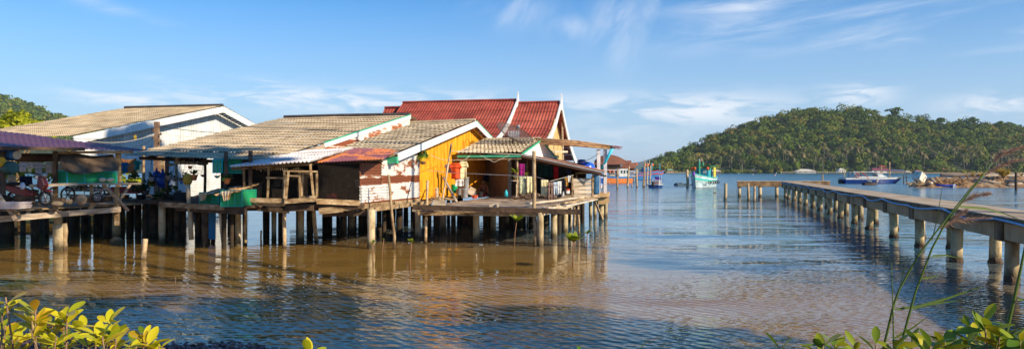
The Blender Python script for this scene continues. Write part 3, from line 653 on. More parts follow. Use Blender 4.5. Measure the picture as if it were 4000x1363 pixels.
# mesh front: frame, netting, dark room
def px_post(px0, y0, px1, y1, Y, w=.07, m='wood', name='frame_post'): return beam(hC, P(px0, y0, Y), P(px1, y1, Y), w, w, m, name)
for a in ((952, 660, 956, 775, 27.6), (1050, 655, 1046, 775, 27.7), (1111, 665, 1108, 800, 27.4), (1127, 668, 1115, 795, 27.2), (1170, 668, 1173, 775, 27.5), (1184, 676, 1180, 772, 27.55), (1214, 668, 1226, 780, 27.3), (1238, 676, 1238, 770, 27.6), (1212, 640, 1214, 668, 27.6)): px_post(*a)
for a in ((1108, 668, 1240, 670, 27.35), (1120, 686, 1172, 688, 27.4), (1182, 678, 1212, 679, 27.5), (1040, 694, 1105, 695, 27.6), (1180, 768, 1236, 768, 27.5)): px_post(*a, w=.055, name='frame_rail')
for p0, p1, w_, h_ in (((945, 781, 27.4), (1110, 784, 27.3), .08, .17), ((1112, 787, 27.2), (1236, 778, 27.3), .09, .17), ((935, 796, 27.6), (1112, 800, 27.5), .08, .10), ((1118, 815, 27.6), (1225, 812, 27.6), .1, .2), ((1238, 786, 27.7), (1405, 793, 27.9), .08, .20), ((1232, 802, 27.9), (1420, 806, 28.0), .1, .15), ((1246, 825, 27.8), (1340, 815, 28.0), .13, .24), ((1335, 812, 28.0), (1425, 806, 28.2), .12, .22), ((1262, 836, 28.4), (1452, 832, 28.3), .1, .2), ((960, 808, 28), (1130, 822, 28.2), .12, .22)):
    beam(hC, P(*p0), P(*p1), w_, h_, 'wood' if w_ != .1 else 'darkwood')
b = MB(); b.slab([P(952, 776, 27.85), P(1108, 778, 27.85), P(1108, 658, 27.85), P(952, 662, 27.85)], (0, .01, 0)); b.slab([P(1112, 778, 27.8), P(1240, 776, 27.8), P(1240, 668, 27.8), P(1112, 668, 27.8)], (0, .01, 0)); b.slab([P(1242, 786, 28.0), P(1404, 790, 28.05), P(1404, 640, 28.05), P(1242, 640, 28.0)], (0, .01, 0))
b.build('netting', M['net'], hC)
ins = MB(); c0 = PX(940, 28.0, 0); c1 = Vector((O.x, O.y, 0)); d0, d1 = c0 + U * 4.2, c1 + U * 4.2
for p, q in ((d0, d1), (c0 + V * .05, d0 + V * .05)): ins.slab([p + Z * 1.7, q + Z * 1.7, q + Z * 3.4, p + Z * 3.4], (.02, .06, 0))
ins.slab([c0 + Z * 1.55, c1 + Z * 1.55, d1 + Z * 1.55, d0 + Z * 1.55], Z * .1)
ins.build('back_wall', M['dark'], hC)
b = MB(); b.slab([P(975, 776, 28.1), P(1022, 776, 28.1), P(1022, 711, 28.1), P(975, 713, 28.1)], (0, .03, 0)); tag(b.build('board', mat('stained_board', [(.20, .17, .14), (.36, .32, .28)], scale=3), base=P(1000, 776, 28.1)), 'square grey board leaning inside the mesh front', 'board')
b = MB(); b.ball(P(1359, 686, 28.6), .09, (1, 1, .85)); tag(b.build('paper_lantern', flat('dim_lantern', (.35, .26, .18)), base=P(1359, 700, 28.6), smooth=True), 'small round pale lantern hanging in the dark netted room', 'lantern')
b = MB()
for i in range(5): b.ball(P(1285 + i * 13, 772 - 6 * (i % 2), 28.9), .14, (1.2, 1, .9), 8, 6)
tag(b.build('laundry_bundle', flat('dull_red_cloth', (.22, .02, .03)), base=P(1310, 780, 28.9), smooth=True), 'dull red bundle of cloth on the floor of the netted room', 'bundle')
# floor and stilts of the orange house
fq = [PX(930, 27.9, 0), Vector((O.x, O.y, 0)), Vector((wr.x, wr.y, 0)), PX(930, 27.9, 0) + U * 18]
solid_deck(hC, fq, 1.56, .10)
for px, yb, wpx, m in ((1450, 970, 32, 'post'), (1374, 908, 26, 'post'), (1175, 944, 26, 'post'), (1070, 936, 20, 'post'), (1560, 920, 28, 'postshaded'), (1628, 932, 22, 'postshaded'), (1278, 906, 40, 'postshaded'), (1040, 925, 26, 'postshaded'), (1110, 968, 15, 'stake'), (958, 958, 13, 'stake'), (1020, 960, 7, 'stake')):
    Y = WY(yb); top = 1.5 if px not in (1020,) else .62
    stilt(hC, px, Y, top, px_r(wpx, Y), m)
stilt(hC, 1240, WY(946), 1.75, .085, 'stake', (-.22, 0))
for i in range(34):
    Y = rr.uniform(31, 44); o_ = O + U * (Y - 28) / .97 - V * rr.uniform(.2, 7.5); stilt(hC, CX + o_.x / o_.y * F, o_.y, 1.5, rr.uniform(.10, .16), 'postshaded', n=7)
b = MB(); b.bar(PX(1440, 28.2, 1.48), PX(1440, 28.2, 1.48) + U * 7, .12, .16); b.build('beam', M['wood'], hC)

# ======== porch house with washing, on the plank platform
FR = Vector((1.10, 29.0, 0)); FL = FR - V * 5.1; zd = 1.46
hD = thing('stilt_house', 'small wavy roofed porch house on a plank platform with washing lines and a rusty lean-to', 'house', (FR.x, FR.y, 0), 'stilt houses of the fishing village')
DE = P(2036, 598, 38); DR = UZ(DE, U, 2112, 545); DB = UZ(DE, U, 2176, 622)
nl = along(DE, -V, 1786); Lw = (nl - DE).length
b = MB(); b.sheet(DR - V * Lw * .98, DR, DE, DE - V * Lw, 16, 7, .065, .07, 8, .012); rf = b.build('roof', M['roof2'], hD)
b = MB(); b.sheet(DR, DR - V * Lw, DB - V * Lw, DB, 16, 6, .06, .05, 4); b.build('roof', M['roof2'], hD)
b = MB(); b.tube([DR - V * Lw + Z * .04, DR + Z * .06], .09, 6); b.build('ridge_cap', M['roof2'], rf)
beam(hD, DE - Z * .16, DE - V * Lw - Z * .16, .05, .12, 'green', 'eave_board'); beam(hD, DE - Z * .30, DE - V * Lw - Z * .34, .05, .05, 'wood', 'eave_beam')
gw = MB(); gw.slab([DE + V * .02 - Z * .12 + U * .3, DB + V * .02 - Z * .05, DR + V * .02 - Z * .05], -V * .06); gw.build('gable_wall', mat('stained_white_gable', [(.50, .42, .32), (.80, .79, .75), (.82, .82, .80)], scale=1.3, rough=.7, lo=.25, hi=.45), hD)
for a in (DE, DB): b = MB(); b.bar(DR + V * .05 - Z * .04, a + V * .05 - Z * .06, .05, .10); b.build('bargeboard', M['green'], hD)
# rooms behind: brown wall with door, beige partition, post
def wall_px(name, m, pts, ext): b = MB(); b.slab([P(*q) for q in pts], ext); return b.build(name, M[m], hD)
wall_px('back_wall', 'brownwall', [(1800, 766, 46.5), (1908, 768, 46.5), (1908, 585, 46.5), (1800, 585, 46.5)], (0, .1, 0))
wall_px('door', 'darkwood', [(1846, 764, 46.3), (1880, 764, 46.3), (1880, 618, 46.3), (1846, 618, 46.3)], (0, .06, 0))
wall_px('partition_wall', 'beige', [(1893, 768, 46.2), (1986, 775, 42.5), (1986, 590, 42.5), (1893, 590, 46.2)], V * -.1 + U * .1)
b = MB(); b.bar(P(1991, 778, 41.6), P(1991, 600, 41.6), .2, .2); b.build('porch_post', mat('grey_blue_post', [(.20, .22, .24), (.33, .35, .36)], scale=3), hD)
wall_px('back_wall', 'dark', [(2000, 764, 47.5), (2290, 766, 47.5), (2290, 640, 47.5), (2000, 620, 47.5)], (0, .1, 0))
for px, y0, y1, Y in ((2022, 610, 770, 38.2), (2060, 625, 765, 44), (2236, 690, 772, 37.4), (2316, 680, 770, 37.6)): b = MB(); b.bar(P(px, y0, Y), P(px, y1, Y), .08, .08); b.build('porch_post', M['wood'], hD)
# lean-to of rusty sheets
l0, l1 = DE + V * .0 - Z * .06, UZ(DE, U, 2205, 628)
l2 = UZ(Vector((DE.x, DE.y, 0)), V, 2352, 671); l3 = UZ(Vector((l1.x, l1.y, 0)), V, 2368, 668)
b = MB(); b.sheet(l0, l2, l3, l1, 3, 1, .0, 0, 4); vv = b
bb = MB(); bb.sheet(l1, l0, l2, l3, 34, 3, .022, .015, 5); bb.build('lean_to_roof', rust_tin('rusty_lean_to', (.50, .30, .22), (.24, .08, .045), [], .5, scale=(.7, .7, 1)), hD, solid=.01)
beam(hD, l0 - Z * .10, l2 - Z * .10, .05, .10, 'brownwall', 'eave_beam'); beam(hD, l0 - Z * .02 - U * .03, l2 - Z * .02 - U * .03, .04, .035, 'white', 'trim')
beam(hD, l0 - Z * .28 + U * 2, l2 - Z * .24 + U * 2, .05, .08, 'darkwood', 'rafter')
b = MB(); rr = random.Random(4)
for i in range(5):
    y0 = 697 + i * 15.2; e0, e1 = rr.uniform(-4, 3), rr.uniform(-3, 4)
    b.slab([P(2240 + e0, y0 + 14.4, 37.5), P(2316 + e1, y0 + 13.6 - 2, 37.6), P(2316 + e1, y0 - .6, 37.6), P(2240 + e0, y0 + .3, 37.5)], (0, .04 + .01 * (i % 2), 0))
b.build('plank_wall', M['planks'], hD)
# platform
plank_deck(hD, [FL, FR, FR + U * 16.5, FL + U * 16.5], zd, .05, .26, 'greywood', .02, seed=8)
for s_, a, c, m, h_ in ((-.06, -.3, 5.3, 'greywood', .12), (.10, 0, 5.2, 'wood', .16)):
    p, q = FL - U * s_ + V * a, FL - U * s_ + V * c; beam(hD, p + Z * (zd - .10 - (.12 if m == 'wood' else 0)), q + Z * (zd - .10 - (.1 if m == 'wood' else 0)), .09, h_, m)
beam(hD, P(1615, 809, 29.6), P(2268, 828, 28.6), .12, .20, 'darkwood'); beam(hD, FL + U * 5 + Z * (zd - .25), FR + U * 5 + Z * (zd - .25), .12, .2, 'darkwood'); beam(hD, FL + U * 10 + Z * (zd - .25), FR + U * 10 + Z * (zd - .25), .12, .2, 'darkwood')
e0, e1 = FR + V * .1 + Z * (zd - .14), FR + U * 13.5 + V * .1 + Z * (zd - .16); beam(hD, e0, lerp(e0, e1, .8), .07, .24, 'planks'); beam(hD, FL + V * -.05 + Z * (zd - .16), FL + U * 8 + V * -.05 + Z * (zd - .16), .08, .2, 'wood')
for a, c in (((2205, 806, 30.5), (2330, 778, 38)), ((2200, 793, 33), (2340, 768, 40)), ((2060, 795, 30.2), (2330, 764, 40))): beam(hD, P(*a), P(*c), .16, .07, 'planks' if a[0] != 2200 else 'wood')
b = MB(); b.bar(P(1690, 796, 29.7), P(1740, 797, 29.7), .05, .32); b.build('patch_board', M['planks'], hD); b = MB(); b.bar(P(1912, 806, 29.3), P(1945, 800, 29.3), .06, .16); b.build('patch_board', M['planks'], hD)
b = MB(); b.bar(P(1945, 795, 29.2), P(1944, 834, 29.2), .09, .09); b.build('brace', M['planks'], hD)
for px, yb, wpx, m in ((1632, 934, 24, 'post'), (1675, 923, 14, 'postshaded'), (1708, 917, 22, 'postshaded'), (1731, 907, 25, 'post'), (1770, 914, 18, 'postshaded'), (1820, 882, 26, 'postshaded'), (1860, 944, 26, 'post'), (1896, 888, 20, 'postshaded'), (1927, 914, 22, 'post'), (1981, 886, 16, 'post'), (2011, 886, 14, 'post'), (2060, 882, 9, 'stake'), (2111, 962, 27, 'post'), (2164, 931, 27, 'post'), (2207, 909, 25, 'post'), (2231, 897, 8, 'stake'), (2243, 892, 11, 'stake'), (2307, 852, 14, 'post'), (2324, 848, 14, 'post')):
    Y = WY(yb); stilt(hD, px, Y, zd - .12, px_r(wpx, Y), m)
stilt(hD, 2266, WY(917), 1.35, .05, 'stake', (-.1, 0))
for i in range(26):
    o_ = FL + V * rr.uniform(-.5, 5.2) + U * rr.uniform(5, 15); stilt(hD, CX + o_.x / o_.y * F, o_.y, 1.3, rr.uniform(.09, .15), 'postshaded', n=7)
# ======== red roofed gable house (curved bargeboards)
eA = P(2186, 400, 50)
hE = thing('temple_roofed_house', 'tall house with steep red ribbed roofs and white pointed bargeboards', 'house', (eA.x, eA.y, 0))
def thai(apex, lpx, lpy, rpx, rpy, length, tip, name_board='bargeboard', gable=True, over=0.0):
    Lb, Rb = UZ(apex, U, lpx, lpy), UZ(apex, U, rpx, rpy)
    k = 6
    def prof(t, E): p = lerp(apex, E, t); p = p.copy(); p.z -= .55 * math.sin(math.pi * t) * (.8); return p
    b = MB()
    for side in (Lb, Rb):
        for i in range(k):
            p0, p1 = prof(i / k, side), prof((i + 1.02) / k, side)
            b.sheet(p0 - V * length, p0, p1, p1 - V * length, int(length / .21), 1, .018, .03, 5)
    rf = b.build('roof', M['red'], hE)
    b = MB(); b.tube([apex + Z * .03, apex - V * length + Z * .03], .1, 6); b.build('ridge_cap', M['red'], rf)
    for side in (Lb, Rb):
        b = MB()
        pts = [prof(i / 10, side) for i in range(11)]
        for i in range(10):
            w0, w1 = (.30 + .16 * (i / 10)), (.30 + .16 * ((i + 1) / 10))
            b.slab([pts[i] + Z * .10 + V * .06, pts[i + 1] + Z * .10 + V * .06, pts[i + 1] - Z * w1 + V * .06, pts[i] - Z * w0 + V * .06], V * .08)
        b.build(name_board, M['white'], hE)
    b = MB(); a = apex + V * .1; b.slab([a - U * .55 - Z * .55, a + U * .55 - Z * .55, a + U * .16 + Z * .15, a + U * .02 + Z * tip, a - U * .12 + Z * .25], V * .07); b.build('finial', M['white'], hE)
    return Lb, Rb
Lb, Rb = thai(eA, 2122, 560, 2246, 628, 6.6, .62)
b = MB()
for i in range(12):                                        # yellow boards inside the gable, near half
    t0, t1 = .30 + i * .045, .30 + (i + .92) * .045
    def gz(t): return eA.z - .9 - abs(t - .5) * 2 * (eA.z - Lb.z) * .86
    p, q = lerp(Lb, Rb, t0 - .06), lerp(Lb, Rb, t1 - .06)
    tt0, tt1 = t0 - .06, t1 - .06
    z0 = lerp(Lb.z, eA.z, min(1, tt0 / .52)) - .75 if tt0 < .52 else lerp(eA.z, Rb.z, (tt0 - .52) / .48) - .75
    z1 = lerp(Lb.z, eA.z, min(1, tt1 / .52)) - .75 if tt1 < .52 else lerp(eA.z, Rb.z, (tt1 - .52) / .48) - .75
    b.slab([Vector((p.x, p.y, 3.4)) - V * .45, Vector((q.x, q.y, 3.4)) - V * .45, Vector((q.x, q.y, min(z1, 6.9))) - V * .45, Vector((p.x, p.y, min(z0, 6.9))) - V * .45], -V * .05)
b.build('gable_wall', M['yellowwood'], hE)
for z in (4.3, 5.1, 5.4, 6.1, 6.9): b = MB(); p = lerp(Lb, Rb, .52) + U * .15; q = lerp(eA, Rb, (eA.z - z) / (eA.z - Rb.z)) - U * .3; b.bar(Vector((p.x, p.y, z)) - V * 1.2, Vector((q.x, q.y, z)) - V * .4, .1, .10); b.build('purlin', M['red'], hE)
b = MB(); p = P(2196, 480, 51.6); b.bar(p, P(2200, 640, 51.8), .09, .09); b.build('gable_post', M['planks'], hE); b = MB(); b.bar(P(2160, 500, 48), P(2166, 640, 48), .07, .07); b.build('gable_post', M['planks'], hE); b = MB(); b.bar(P(2152, 593, 47.5), P(2216, 593, 52), .08, .14); b.build('gable_rail', M['planks'], hE)
m2 = UZ(eA, -V, 2016, 392); eA2 = Vector((m2.x, m2.y, m2.z)); thai(eA2, 1915, 562, 2075, 620, 8.4, .62)
m3 = along(eA2, -V, 1640); m3.z = eA2.z - .35; thai(m3, 1585, 520, 1700, 620, 2.7, .30)
b = MB(); p, q = Vector((Lb.x, Lb.y, 0)), Vector((Rb.x, Rb.y, 0)); k = [p + U * 1.5 - V * 1, q - U * 1.5 - V * 1, q - U * 1.5 - V * 18, p + U * 1.5 - V * 18]
b.slab([Vector((w_.x, w_.y, 1.4)) for w_ in k], Z * 2.6); b.build('wall', M['brownwall'], hE)
for i in range(4):
    for j in range(2): w_ = lerp(lerp(k[0], k[3], (i + .2) / 4), lerp(k[1], k[2], (i + .2) / 4), .1 + .8 * j); stilt(hE, CX + w_.x / w_.y * F, w_.y, 1.45, .14, 'postshaded', n=7)
# ======== landing shelter at the point
pF = PX(2345, 44.5, 0)
hF = thing('landing_shelter', 'open landing shelter with long rusty flat roof on white posts above the water', 'shelter', (pF.x, pF.y, 0))
a0, a1 = P(2100, 553, 42.5), P(2400, 577, 44.2); b = MB(); b.sheet(a0 + Vector((.3, 4.2, .12)), a1 + Vector((.4, 4.0, .05)), a1, a0, 10, 1, .02, 0, 5); b.sheet(a0 + Vector((.3, 4.2, .22)), a1 + Vector((.4, 4.0, .15)), a1 + Z * .1, a0 + Z * .1, 34, 2, .02, .01, 5)
b.build('roof', M['bamboo'], hF, solid=.02)
for k_, (dz, r_) in enumerate(((.06, .085), (-.07, .075), (.17, .05))):
    b = MB(); b.tube([a0 + Z * dz - Vector((.15, .05 * k_, 0)), lerp(a0, a1, .5) + Z * (dz + .03), a1 + Z * dz * .7 - Vector((.3, 0, 0))], [r_, r_ * 1.05, r_ * .8], 8); b.build('bamboo_pole', M['bamboo'], hF, smooth=True)
b = MB(); rr = random.Random(9)
for i in range(9): p = P(2378 + i * 4, 572 + rr.uniform(-3, 6), 44.0 + rr.uniform(0, .4)); b.bar(p, p + Vector((rr.uniform(.3, .6), .3, rr.uniform(-.14, -.04))), .06, .03)
b.build('thatch_end', M['rustroof'], hF)
for px, Y in ((2338, 44.2), (2364, 44.4)): b = MB(); b.bar(PX(px, Y, 1.62), P(px, 584, Y), .20, .20); b.build('post', mat('lilac_white_post', [(.48, .46, .50), (.72, .70, .72)], scale=2, rough=.6), hF)
b = MB(); b.slab([PX(2308, 43.4, 1.40), PX(2377, 43.6, 1.40), PX(2382, 47.5, 1.40), PX(2310, 47.5, 1.40)], Z * .22); b.build('platform', M['concrete'], hF, bev=.02)
b = MB(); b.box(PX(2350, 44.1, 1.2), (.5, .6, .45)); b.box(PX(2368, 44.3, 1.22), (.25, .9, .35)); b.build('beam', M['concrete'], hF)
stilt(hF, 2349, 44.4, 1.3, .155, 'post'); stilt(hF, 2366, 46.8, 1.3, .13, 'post'); b = MB(); b.bar(P(2325, 788, 43.9), P(2354, 858, 43.6), .1, .1); b.build('brace', M['wood'], hF)
b = MB(); b.tube([P(2391, 582, 44.1), P(2346, 668, 44.5)], .085, 8); b.build('down_pipe', M['cyan'], hF, smooth=True)
# ======== purple roofed hut, far left
hG = thing('stilt_house', 'low open workshop hut with faded purple tin roof and timber props', 'house', PX(100, 27, 0), 'stilt houses of the fishing village')
b = MB(); b.sheet(P(-90, 500, 31), P(588, 588, 31), P(553, 591, 29.8), P(-90, 569, 24.4), 30, 3, .012, .010, 6); b.build('roof', M['purple'], hG, solid=.012)
beam(hG, P(-60, 578, 24.6), P(330, 583, 27.6), .07, .12, 'darkwood', 'eave_beam'); beam(hG, P(230, 596, 27.4), P(520, 594, 29.6), .06, .10, 'wood', 'eave_beam')
beam(hG, P(0, 605, 27), P(230, 606, 28), .06, .12, 'darkwood', 'eave_beam'); beam(hG, P(60, 622, 28), P(240, 624, 29), .06, .1, 'brownwall', 'rail')
b = MB(); b.slab([P(60, 632, 28.5), P(230, 632, 29.5), P(230, 604, 29.5), P(60, 604, 28.5)], (0, .04, 0)); b.build('valance', M['brownwall'], hG)
for px, y0, y1, Y, w_, m in ((10, 590, 780, 25.5, .14, 'darkwood'), (216, 590, 740, 27.3, .13, 'darkwood'), (217, 720, 848, 27.1, .13, 'wood'), (462, 590, 730, 29.3, .15, 'wood'), (457, 730, 880, 29.2, .14, 'wood'), (358, 722, 842, 28.2, .1, 'wood')): beam(hG, P(px, y0, Y), P(px, y1, Y), w_, w_, m, 'prop')
g0, g1 = P(-60, 818, 24.8), P(545, 786, 30.6)
g0.z = g1.z = 1.62
b = MB(); b.slab([g0, g1, g1 + Vector((-1, 8, 0)), g0 + Vector((-2, 10, 0))], -Z * .05); b.build('deck', M['wood'], hG)
beam(hG, P(-30, 858, 25), P(470, 817, 29.1), .08, .20, 'greywood', 'beam'); beam(hG, P(115, 726, 26.2), P(300, 719, 27.2), .25, .10, 'planks', 'rail'); beam(hG, P(215, 722, 27.0), P(545, 717, 29.4), .3, .07, 'greywood', 'rail')
for a, c in (((410, 715, 28.5), (350, 835, 28.4)), ((405, 722, 28.6), (500, 822, 29.6)), ((512, 715, 29.7), (448, 812, 29.3)), ((-10, 755, 25), (62, 858, 25))): beam(hG, P(*a), P(*c), .11, .09, 'greywood', 'brace')
for px, yb, wpx, m in ((20, 950, 62, 'postshaded'), (228, 976, 38, 'post'), (228, 976, 30, 'post'), (455, 935, 30, 'post'), (288, 925, 30, 'postshaded'), (330, 920, 26, 'postshaded'), (160, 915, 24, 'postshaded'), (90, 920, 20, 'postshaded'), (385, 905, 12, 'stake'), (300, 900, 22, 'postshaded'), (420, 898, 20, 'postshaded')):
    Y = WY(yb); stilt(hG, px, Y, 1.5 if wpx != 38 else .95, px_r(wpx, Y), m)
b = MB(); p = GW(455, 952); b.ball(p + Z * .05, .27, (1, 1, .9)); b.build('footing', M['post'], hG, smooth=True)
for i in range(22):
    Y = rr.uniform(30, 40); px = rr.uniform(-20, 430); stilt(hG, px, Y, 1.5, rr.uniform(.08, .16), 'postshaded', n=7)
stilt(hG, 258, WY(975), 1.0, .09, 'stake', (-.05, 0))
# ---------------------------------------------------------------- belongings on and around the houses
def garment(name, label, cat, px, py, Y, kind, wpx, hpx, m, d=None, group=None, ph=0.0):
    d = (d or Vector((1, 0, 0))).normalized(); n = Vector((d.y, -d.x, 0)); c = P(px, py, Y); w, h = wpx / F * Y, hpx / F * Y
    K = {'tshirt': [(0, [(-.2, -.08), (.08, .2)]), (.05, [(-.34, .34)]), (.16, [(-.46, .46)]), (.34, [(-.5, .5)]), (.36, [(-.31, .31)]), (1, [(-.33, .33)])],
         'towel': [(0, [(-.5, .5)]), (1, [(-.48, .5)])], 'sheet': [(0, [(-.5, .5)]), (.5, [(-.46, .5)]), (1, [(-.5, .46)])],
         'trousers': [(0, [(-.42, 0), (0, .42)]), (.3, [(-.46, 0), (0, .46)]), (.32, [(-.46, -.03), (.03, .46)]), (1, [(-.5, -.14), (.14, .5)])],
         'shorts': [(0, [(-.4, .4)]), (.45, [(-.5, .5)]), (.47, [(-.5, -.02), (.02, .5)]), (1, [(-.5, -.06), (.06, .5)])]}[kind]
    rr = random.Random(int(px * 7 + py)); f1, a1 = rr.uniform(1.2, 2.6), rr.uniform(0, 6); b = MB()
    def pt(x, y): return c + d * (x * w) - Z * (y * h) + n * (w * .10 * math.sin(f1 * 6.28 * x + a1) * (.25 + y) + .05 * w * math.sin(5 * y + a1))
    for (y0, r0_), (y1, r1_) in zip(K, K[1:]):
        if len(r0_) != len(r1_): r0_ = r1_ if len(r1_) == 1 or y0 == 0 else r1_
        ns = max(1, int((y1 - y0) * 9))
        for (a, e), (a2, e2) in zip(r0_, r1_):
            vs = []
            for j in range(ns + 1):
                t = j / ns
                for i in range(9): q = i / 8; vs.append(pt(lerp(lerp(a, e, q), lerp(a2, e2, q), t), lerp(y0, y1, t)))
            b.add(vs, [(j * 9 + i, j * 9 + i + 1, j * 9 + i + 10, j * 9 + i + 9) for j in range(ns) for i in range(8)])
    return tag(b.build(name, m, base=c, smooth=True, solid=.008), label, cat, group)
def cloth(n, c, c2=None, sc=7): return mat(n, [c, c2] if c2 else [tuple(q * .8 for q in c), c], scale=sc, rough=.9, spec=.1)
K = dict(red=cloth('orange_red_cloth', (.72, .10, .03)), crimson=cloth('crimson_cloth', (.42, .015, .03)), cream=cloth('cream_cloth', (.80, .72, .45), (.72, .60, .30)), plum=cloth('plum_cloth', (.12, .04, .09), (.4, .3, .3)), white=cloth('white_cloth', (.78, .77, .74)), magenta=cloth('magenta_cloth', (.32, .02, .18)), floral=cloth('floral_cloth', (.20, .26, .12), (.68, .64, .46), 14), olive=cloth('olive_cloth', (.28, .26, .08), (.55, .5, .2), 9), brown=cloth('brown_cloth', (.24, .15, .12)), jeans=cloth('pale_blue_cloth', (.35, .46, .62), (.65, .70, .74)), black=cloth('black_cloth', (.018, .018, .025)), ochre=cloth('ochre_cloth', (.45, .22, .04)), teal=cloth('teal_dark_cloth', (.01, .05, .06)), blue=cloth('bright_blue_cloth', (.015, .22, .62)), turq=cloth('turquoise_cloth', (.02, .42, .45)), pink=cloth('pink_red_cloth', (.65, .16, .12)), pale=cloth('pale_lilac_cloth', (.66, .68, .78)), navy=cloth('navy_cloth', (.02, .025, .06)), khaki=cloth('khaki_cloth', (.42, .36, .26)))
WL = 'washing drying by the orange house'
for a in (('tshirt', 'orange red t-shirt on a hanger by the orange wall', 't-shirt', 1779, 637, 36.3, 'tshirt', 50, 62, K['red']),
          ('tshirt', 'crimson t-shirt half hidden behind the orange red one', 't-shirt', 1794, 638, 36.8, 'tshirt', 30, 66, K['crimson']),
          ('tshirt', 'cream t-shirt with short sleeves hanging in the sun', 't-shirt', 1810, 630, 36.6, 'tshirt', 40, 70, K['cream']),
          ('tshirt', 'plum patterned shirt at the orange end of the rail', 'shirt', 1752, 642, 36.5, 'tshirt', 34, 34, K['plum']),
          ('cloth', 'white cloth hanging below the t-shirts', 'cloth', 1795, 700, 36.4, 'sheet', 34, 28, K['white']),
          ('cloth', 'magenta cloth knotted on the rope beside the porch post', 'cloth', 2038, 640, 36.5, 'sheet', 22, 50, K['magenta']),
          ('towel', 'green and cream floral towel on the near washing line', 'towel', 2041, 690, 34.6, 'towel', 27, 68, K['floral']),
          ('towel', 'yellowish striped towel between the two green ones', 'towel', 2067, 690, 34.5, 'towel', 21, 64, K['cream']),
          ('towel', 'olive towel beside the tall washing pole', 'towel', 2081, 690, 34.7, 'towel', 18, 60, K['olive']),
          ('sheet', 'cream sheet pegged right of the tall pole', 'sheet', 2127, 703, 33.6, 'towel', 28, 62, K['cream']),
          ('trousers', 'long brown trousers touching the plank deck', 'trousers', 2150, 712, 33.4, 'trousers', 27, 72, K['brown']),
          ('trousers', 'faded pale blue jeans on the line', 'jeans', 2170, 711, 33.7, 'trousers', 20, 52, K['jeans']),
          ('shirt', 'white shirt next to the black trousers', 'shirt', 2185, 708, 33.9, 'sheet', 16, 50, K['white']),
          ('trousers', 'black trousers hanging at the right of the line', 'trousers', 2201, 703, 34.2, 'trousers', 22, 56, K['black']),
          ('cloth', 'ochre brown cloth near the plank wall', 'cloth', 2212, 695, 35.0, 'sheet', 14, 34, K['ochre']),
          ('vest', 'small white vest closest to the plank wall', 'vest', 2223, 686, 35.4, 'tshirt', 14, 26, K['white']),
          ('blanket', 'dark teal blanket in the shade under the lean-to', 'blanket', 2130, 640, 42, 'towel', 56, 50, K['teal']),
          ('shirt', 'dark crimson shirt in the shade under the lean-to', 'shirt', 2172, 648, 40.5, 'sheet', 18, 54, K['crimson']),
          ('shirt', 'black shirt in the shade under the lean-to', 'shirt', 2196, 654, 40, 'tshirt', 28, 46, K['black']),
          ('shirt', 'navy shirt at the dim right end of the lean-to', 'shirt', 2222, 660, 39, 'tshirt', 24, 44, K['navy'])):
    garment(*a, group=WL)
WG = 'washing hung in the far left huts'
for a in (('shirt', 'bright blue shirt hanging by the wooden door', 'shirt', 488, 634, 31.5, 'tshirt', 30, 42, K['blue']),
          ('shirt', 'turquoise shirt hanging under the grey eave', 'shirt', 536, 628, 32, 'tshirt', 34, 36, K['turq']),
          ('towel', 'pink red towel behind the timber prop', 'towel', 470, 638, 32, 'towel', 16, 42, K['pink']),
          ('shirt', 'pale lilac school shirt above the red motorbike', 'shirt', 150, 634, 27.8, 'tshirt', 46, 66, K['pale']),
          ('shirt', 'pale lilac school shirt beside the barrels', 'shirt', 92, 632, 27.5, 'tshirt', 40, 40, K['pale']),
          ('shirt', 'white shirt with navy trim over the motorbike', 'shirt', 120, 634, 28.2, 'tshirt', 40, 24, K['white']),
          ('shirt', 'white shirt behind the hut corner post', 'shirt', 196, 634, 28.4, 'sheet', 34, 44, K['white']),
          ('shirt', 'white vest above the green net cage', 'vest', 232, 640, 28.2, 'sheet', 16, 40, K['white']),
          ('trousers', 'navy trousers hanging behind the motorbike seat', 'trousers', 102, 688, 28.3, 'sheet', 52, 40, K['navy']),
          ('trousers', 'khaki trousers hanging at the dim left edge', 'trousers', 46, 686, 27.6, 'trousers', 34, 60, K['khaki'])):
    garment(*a, group=WG)
def rope(name, label, pts, Y=None, r=.012, m='rope', cat='rope', sag=0.0):
    b = MB(); q = [P(*p) for p in pts]; out = []
    for i in range(len(q) - 1):
        for k in range(8): t = k / 8; out.append(lerp(q[i], q[i + 1], t) - Z * (sag * 4 * t * (1 - t)))
    out.append(q[-1]); b.tube(out, r, 5); return tag(b.build(name, M[m], base=q[0]), label, cat)
rope('clothes_line', 'pale rope strung from the orange wall to the tall pole', [(1640, 662, 35.5), (1745, 674, 35), (2093, 690, 30)], r=.014, cat='clothes line')
rope('clothes_line', 'upper pale cord from the leaning pole along the porch eave', [(1760, 588, 33), (1790, 592, 36), (2040, 604, 37.6)], r=.012, cat='clothes line')
rope('clothes_line', 'near washing line sagging from tall pole to plank wall', [(2008, 690, 34.8), (2094, 690, 34.5), (2150, 708, 33.5), (2240, 684, 37)], r=.010, cat='clothes line')
rope('wire', 'white wire looping across the orange wall to the porch', [(1680, 605, 35.4), (1790, 624, 36), (1834, 608, 37.5)], r=.010, cat='wire', sag=.12)
rope('wire', 'pale wire looping below the porch eave', [(1876, 607, 37.6), (1930, 634, 37.8), (1990, 606, 37.9)], r=.010, cat='wire')
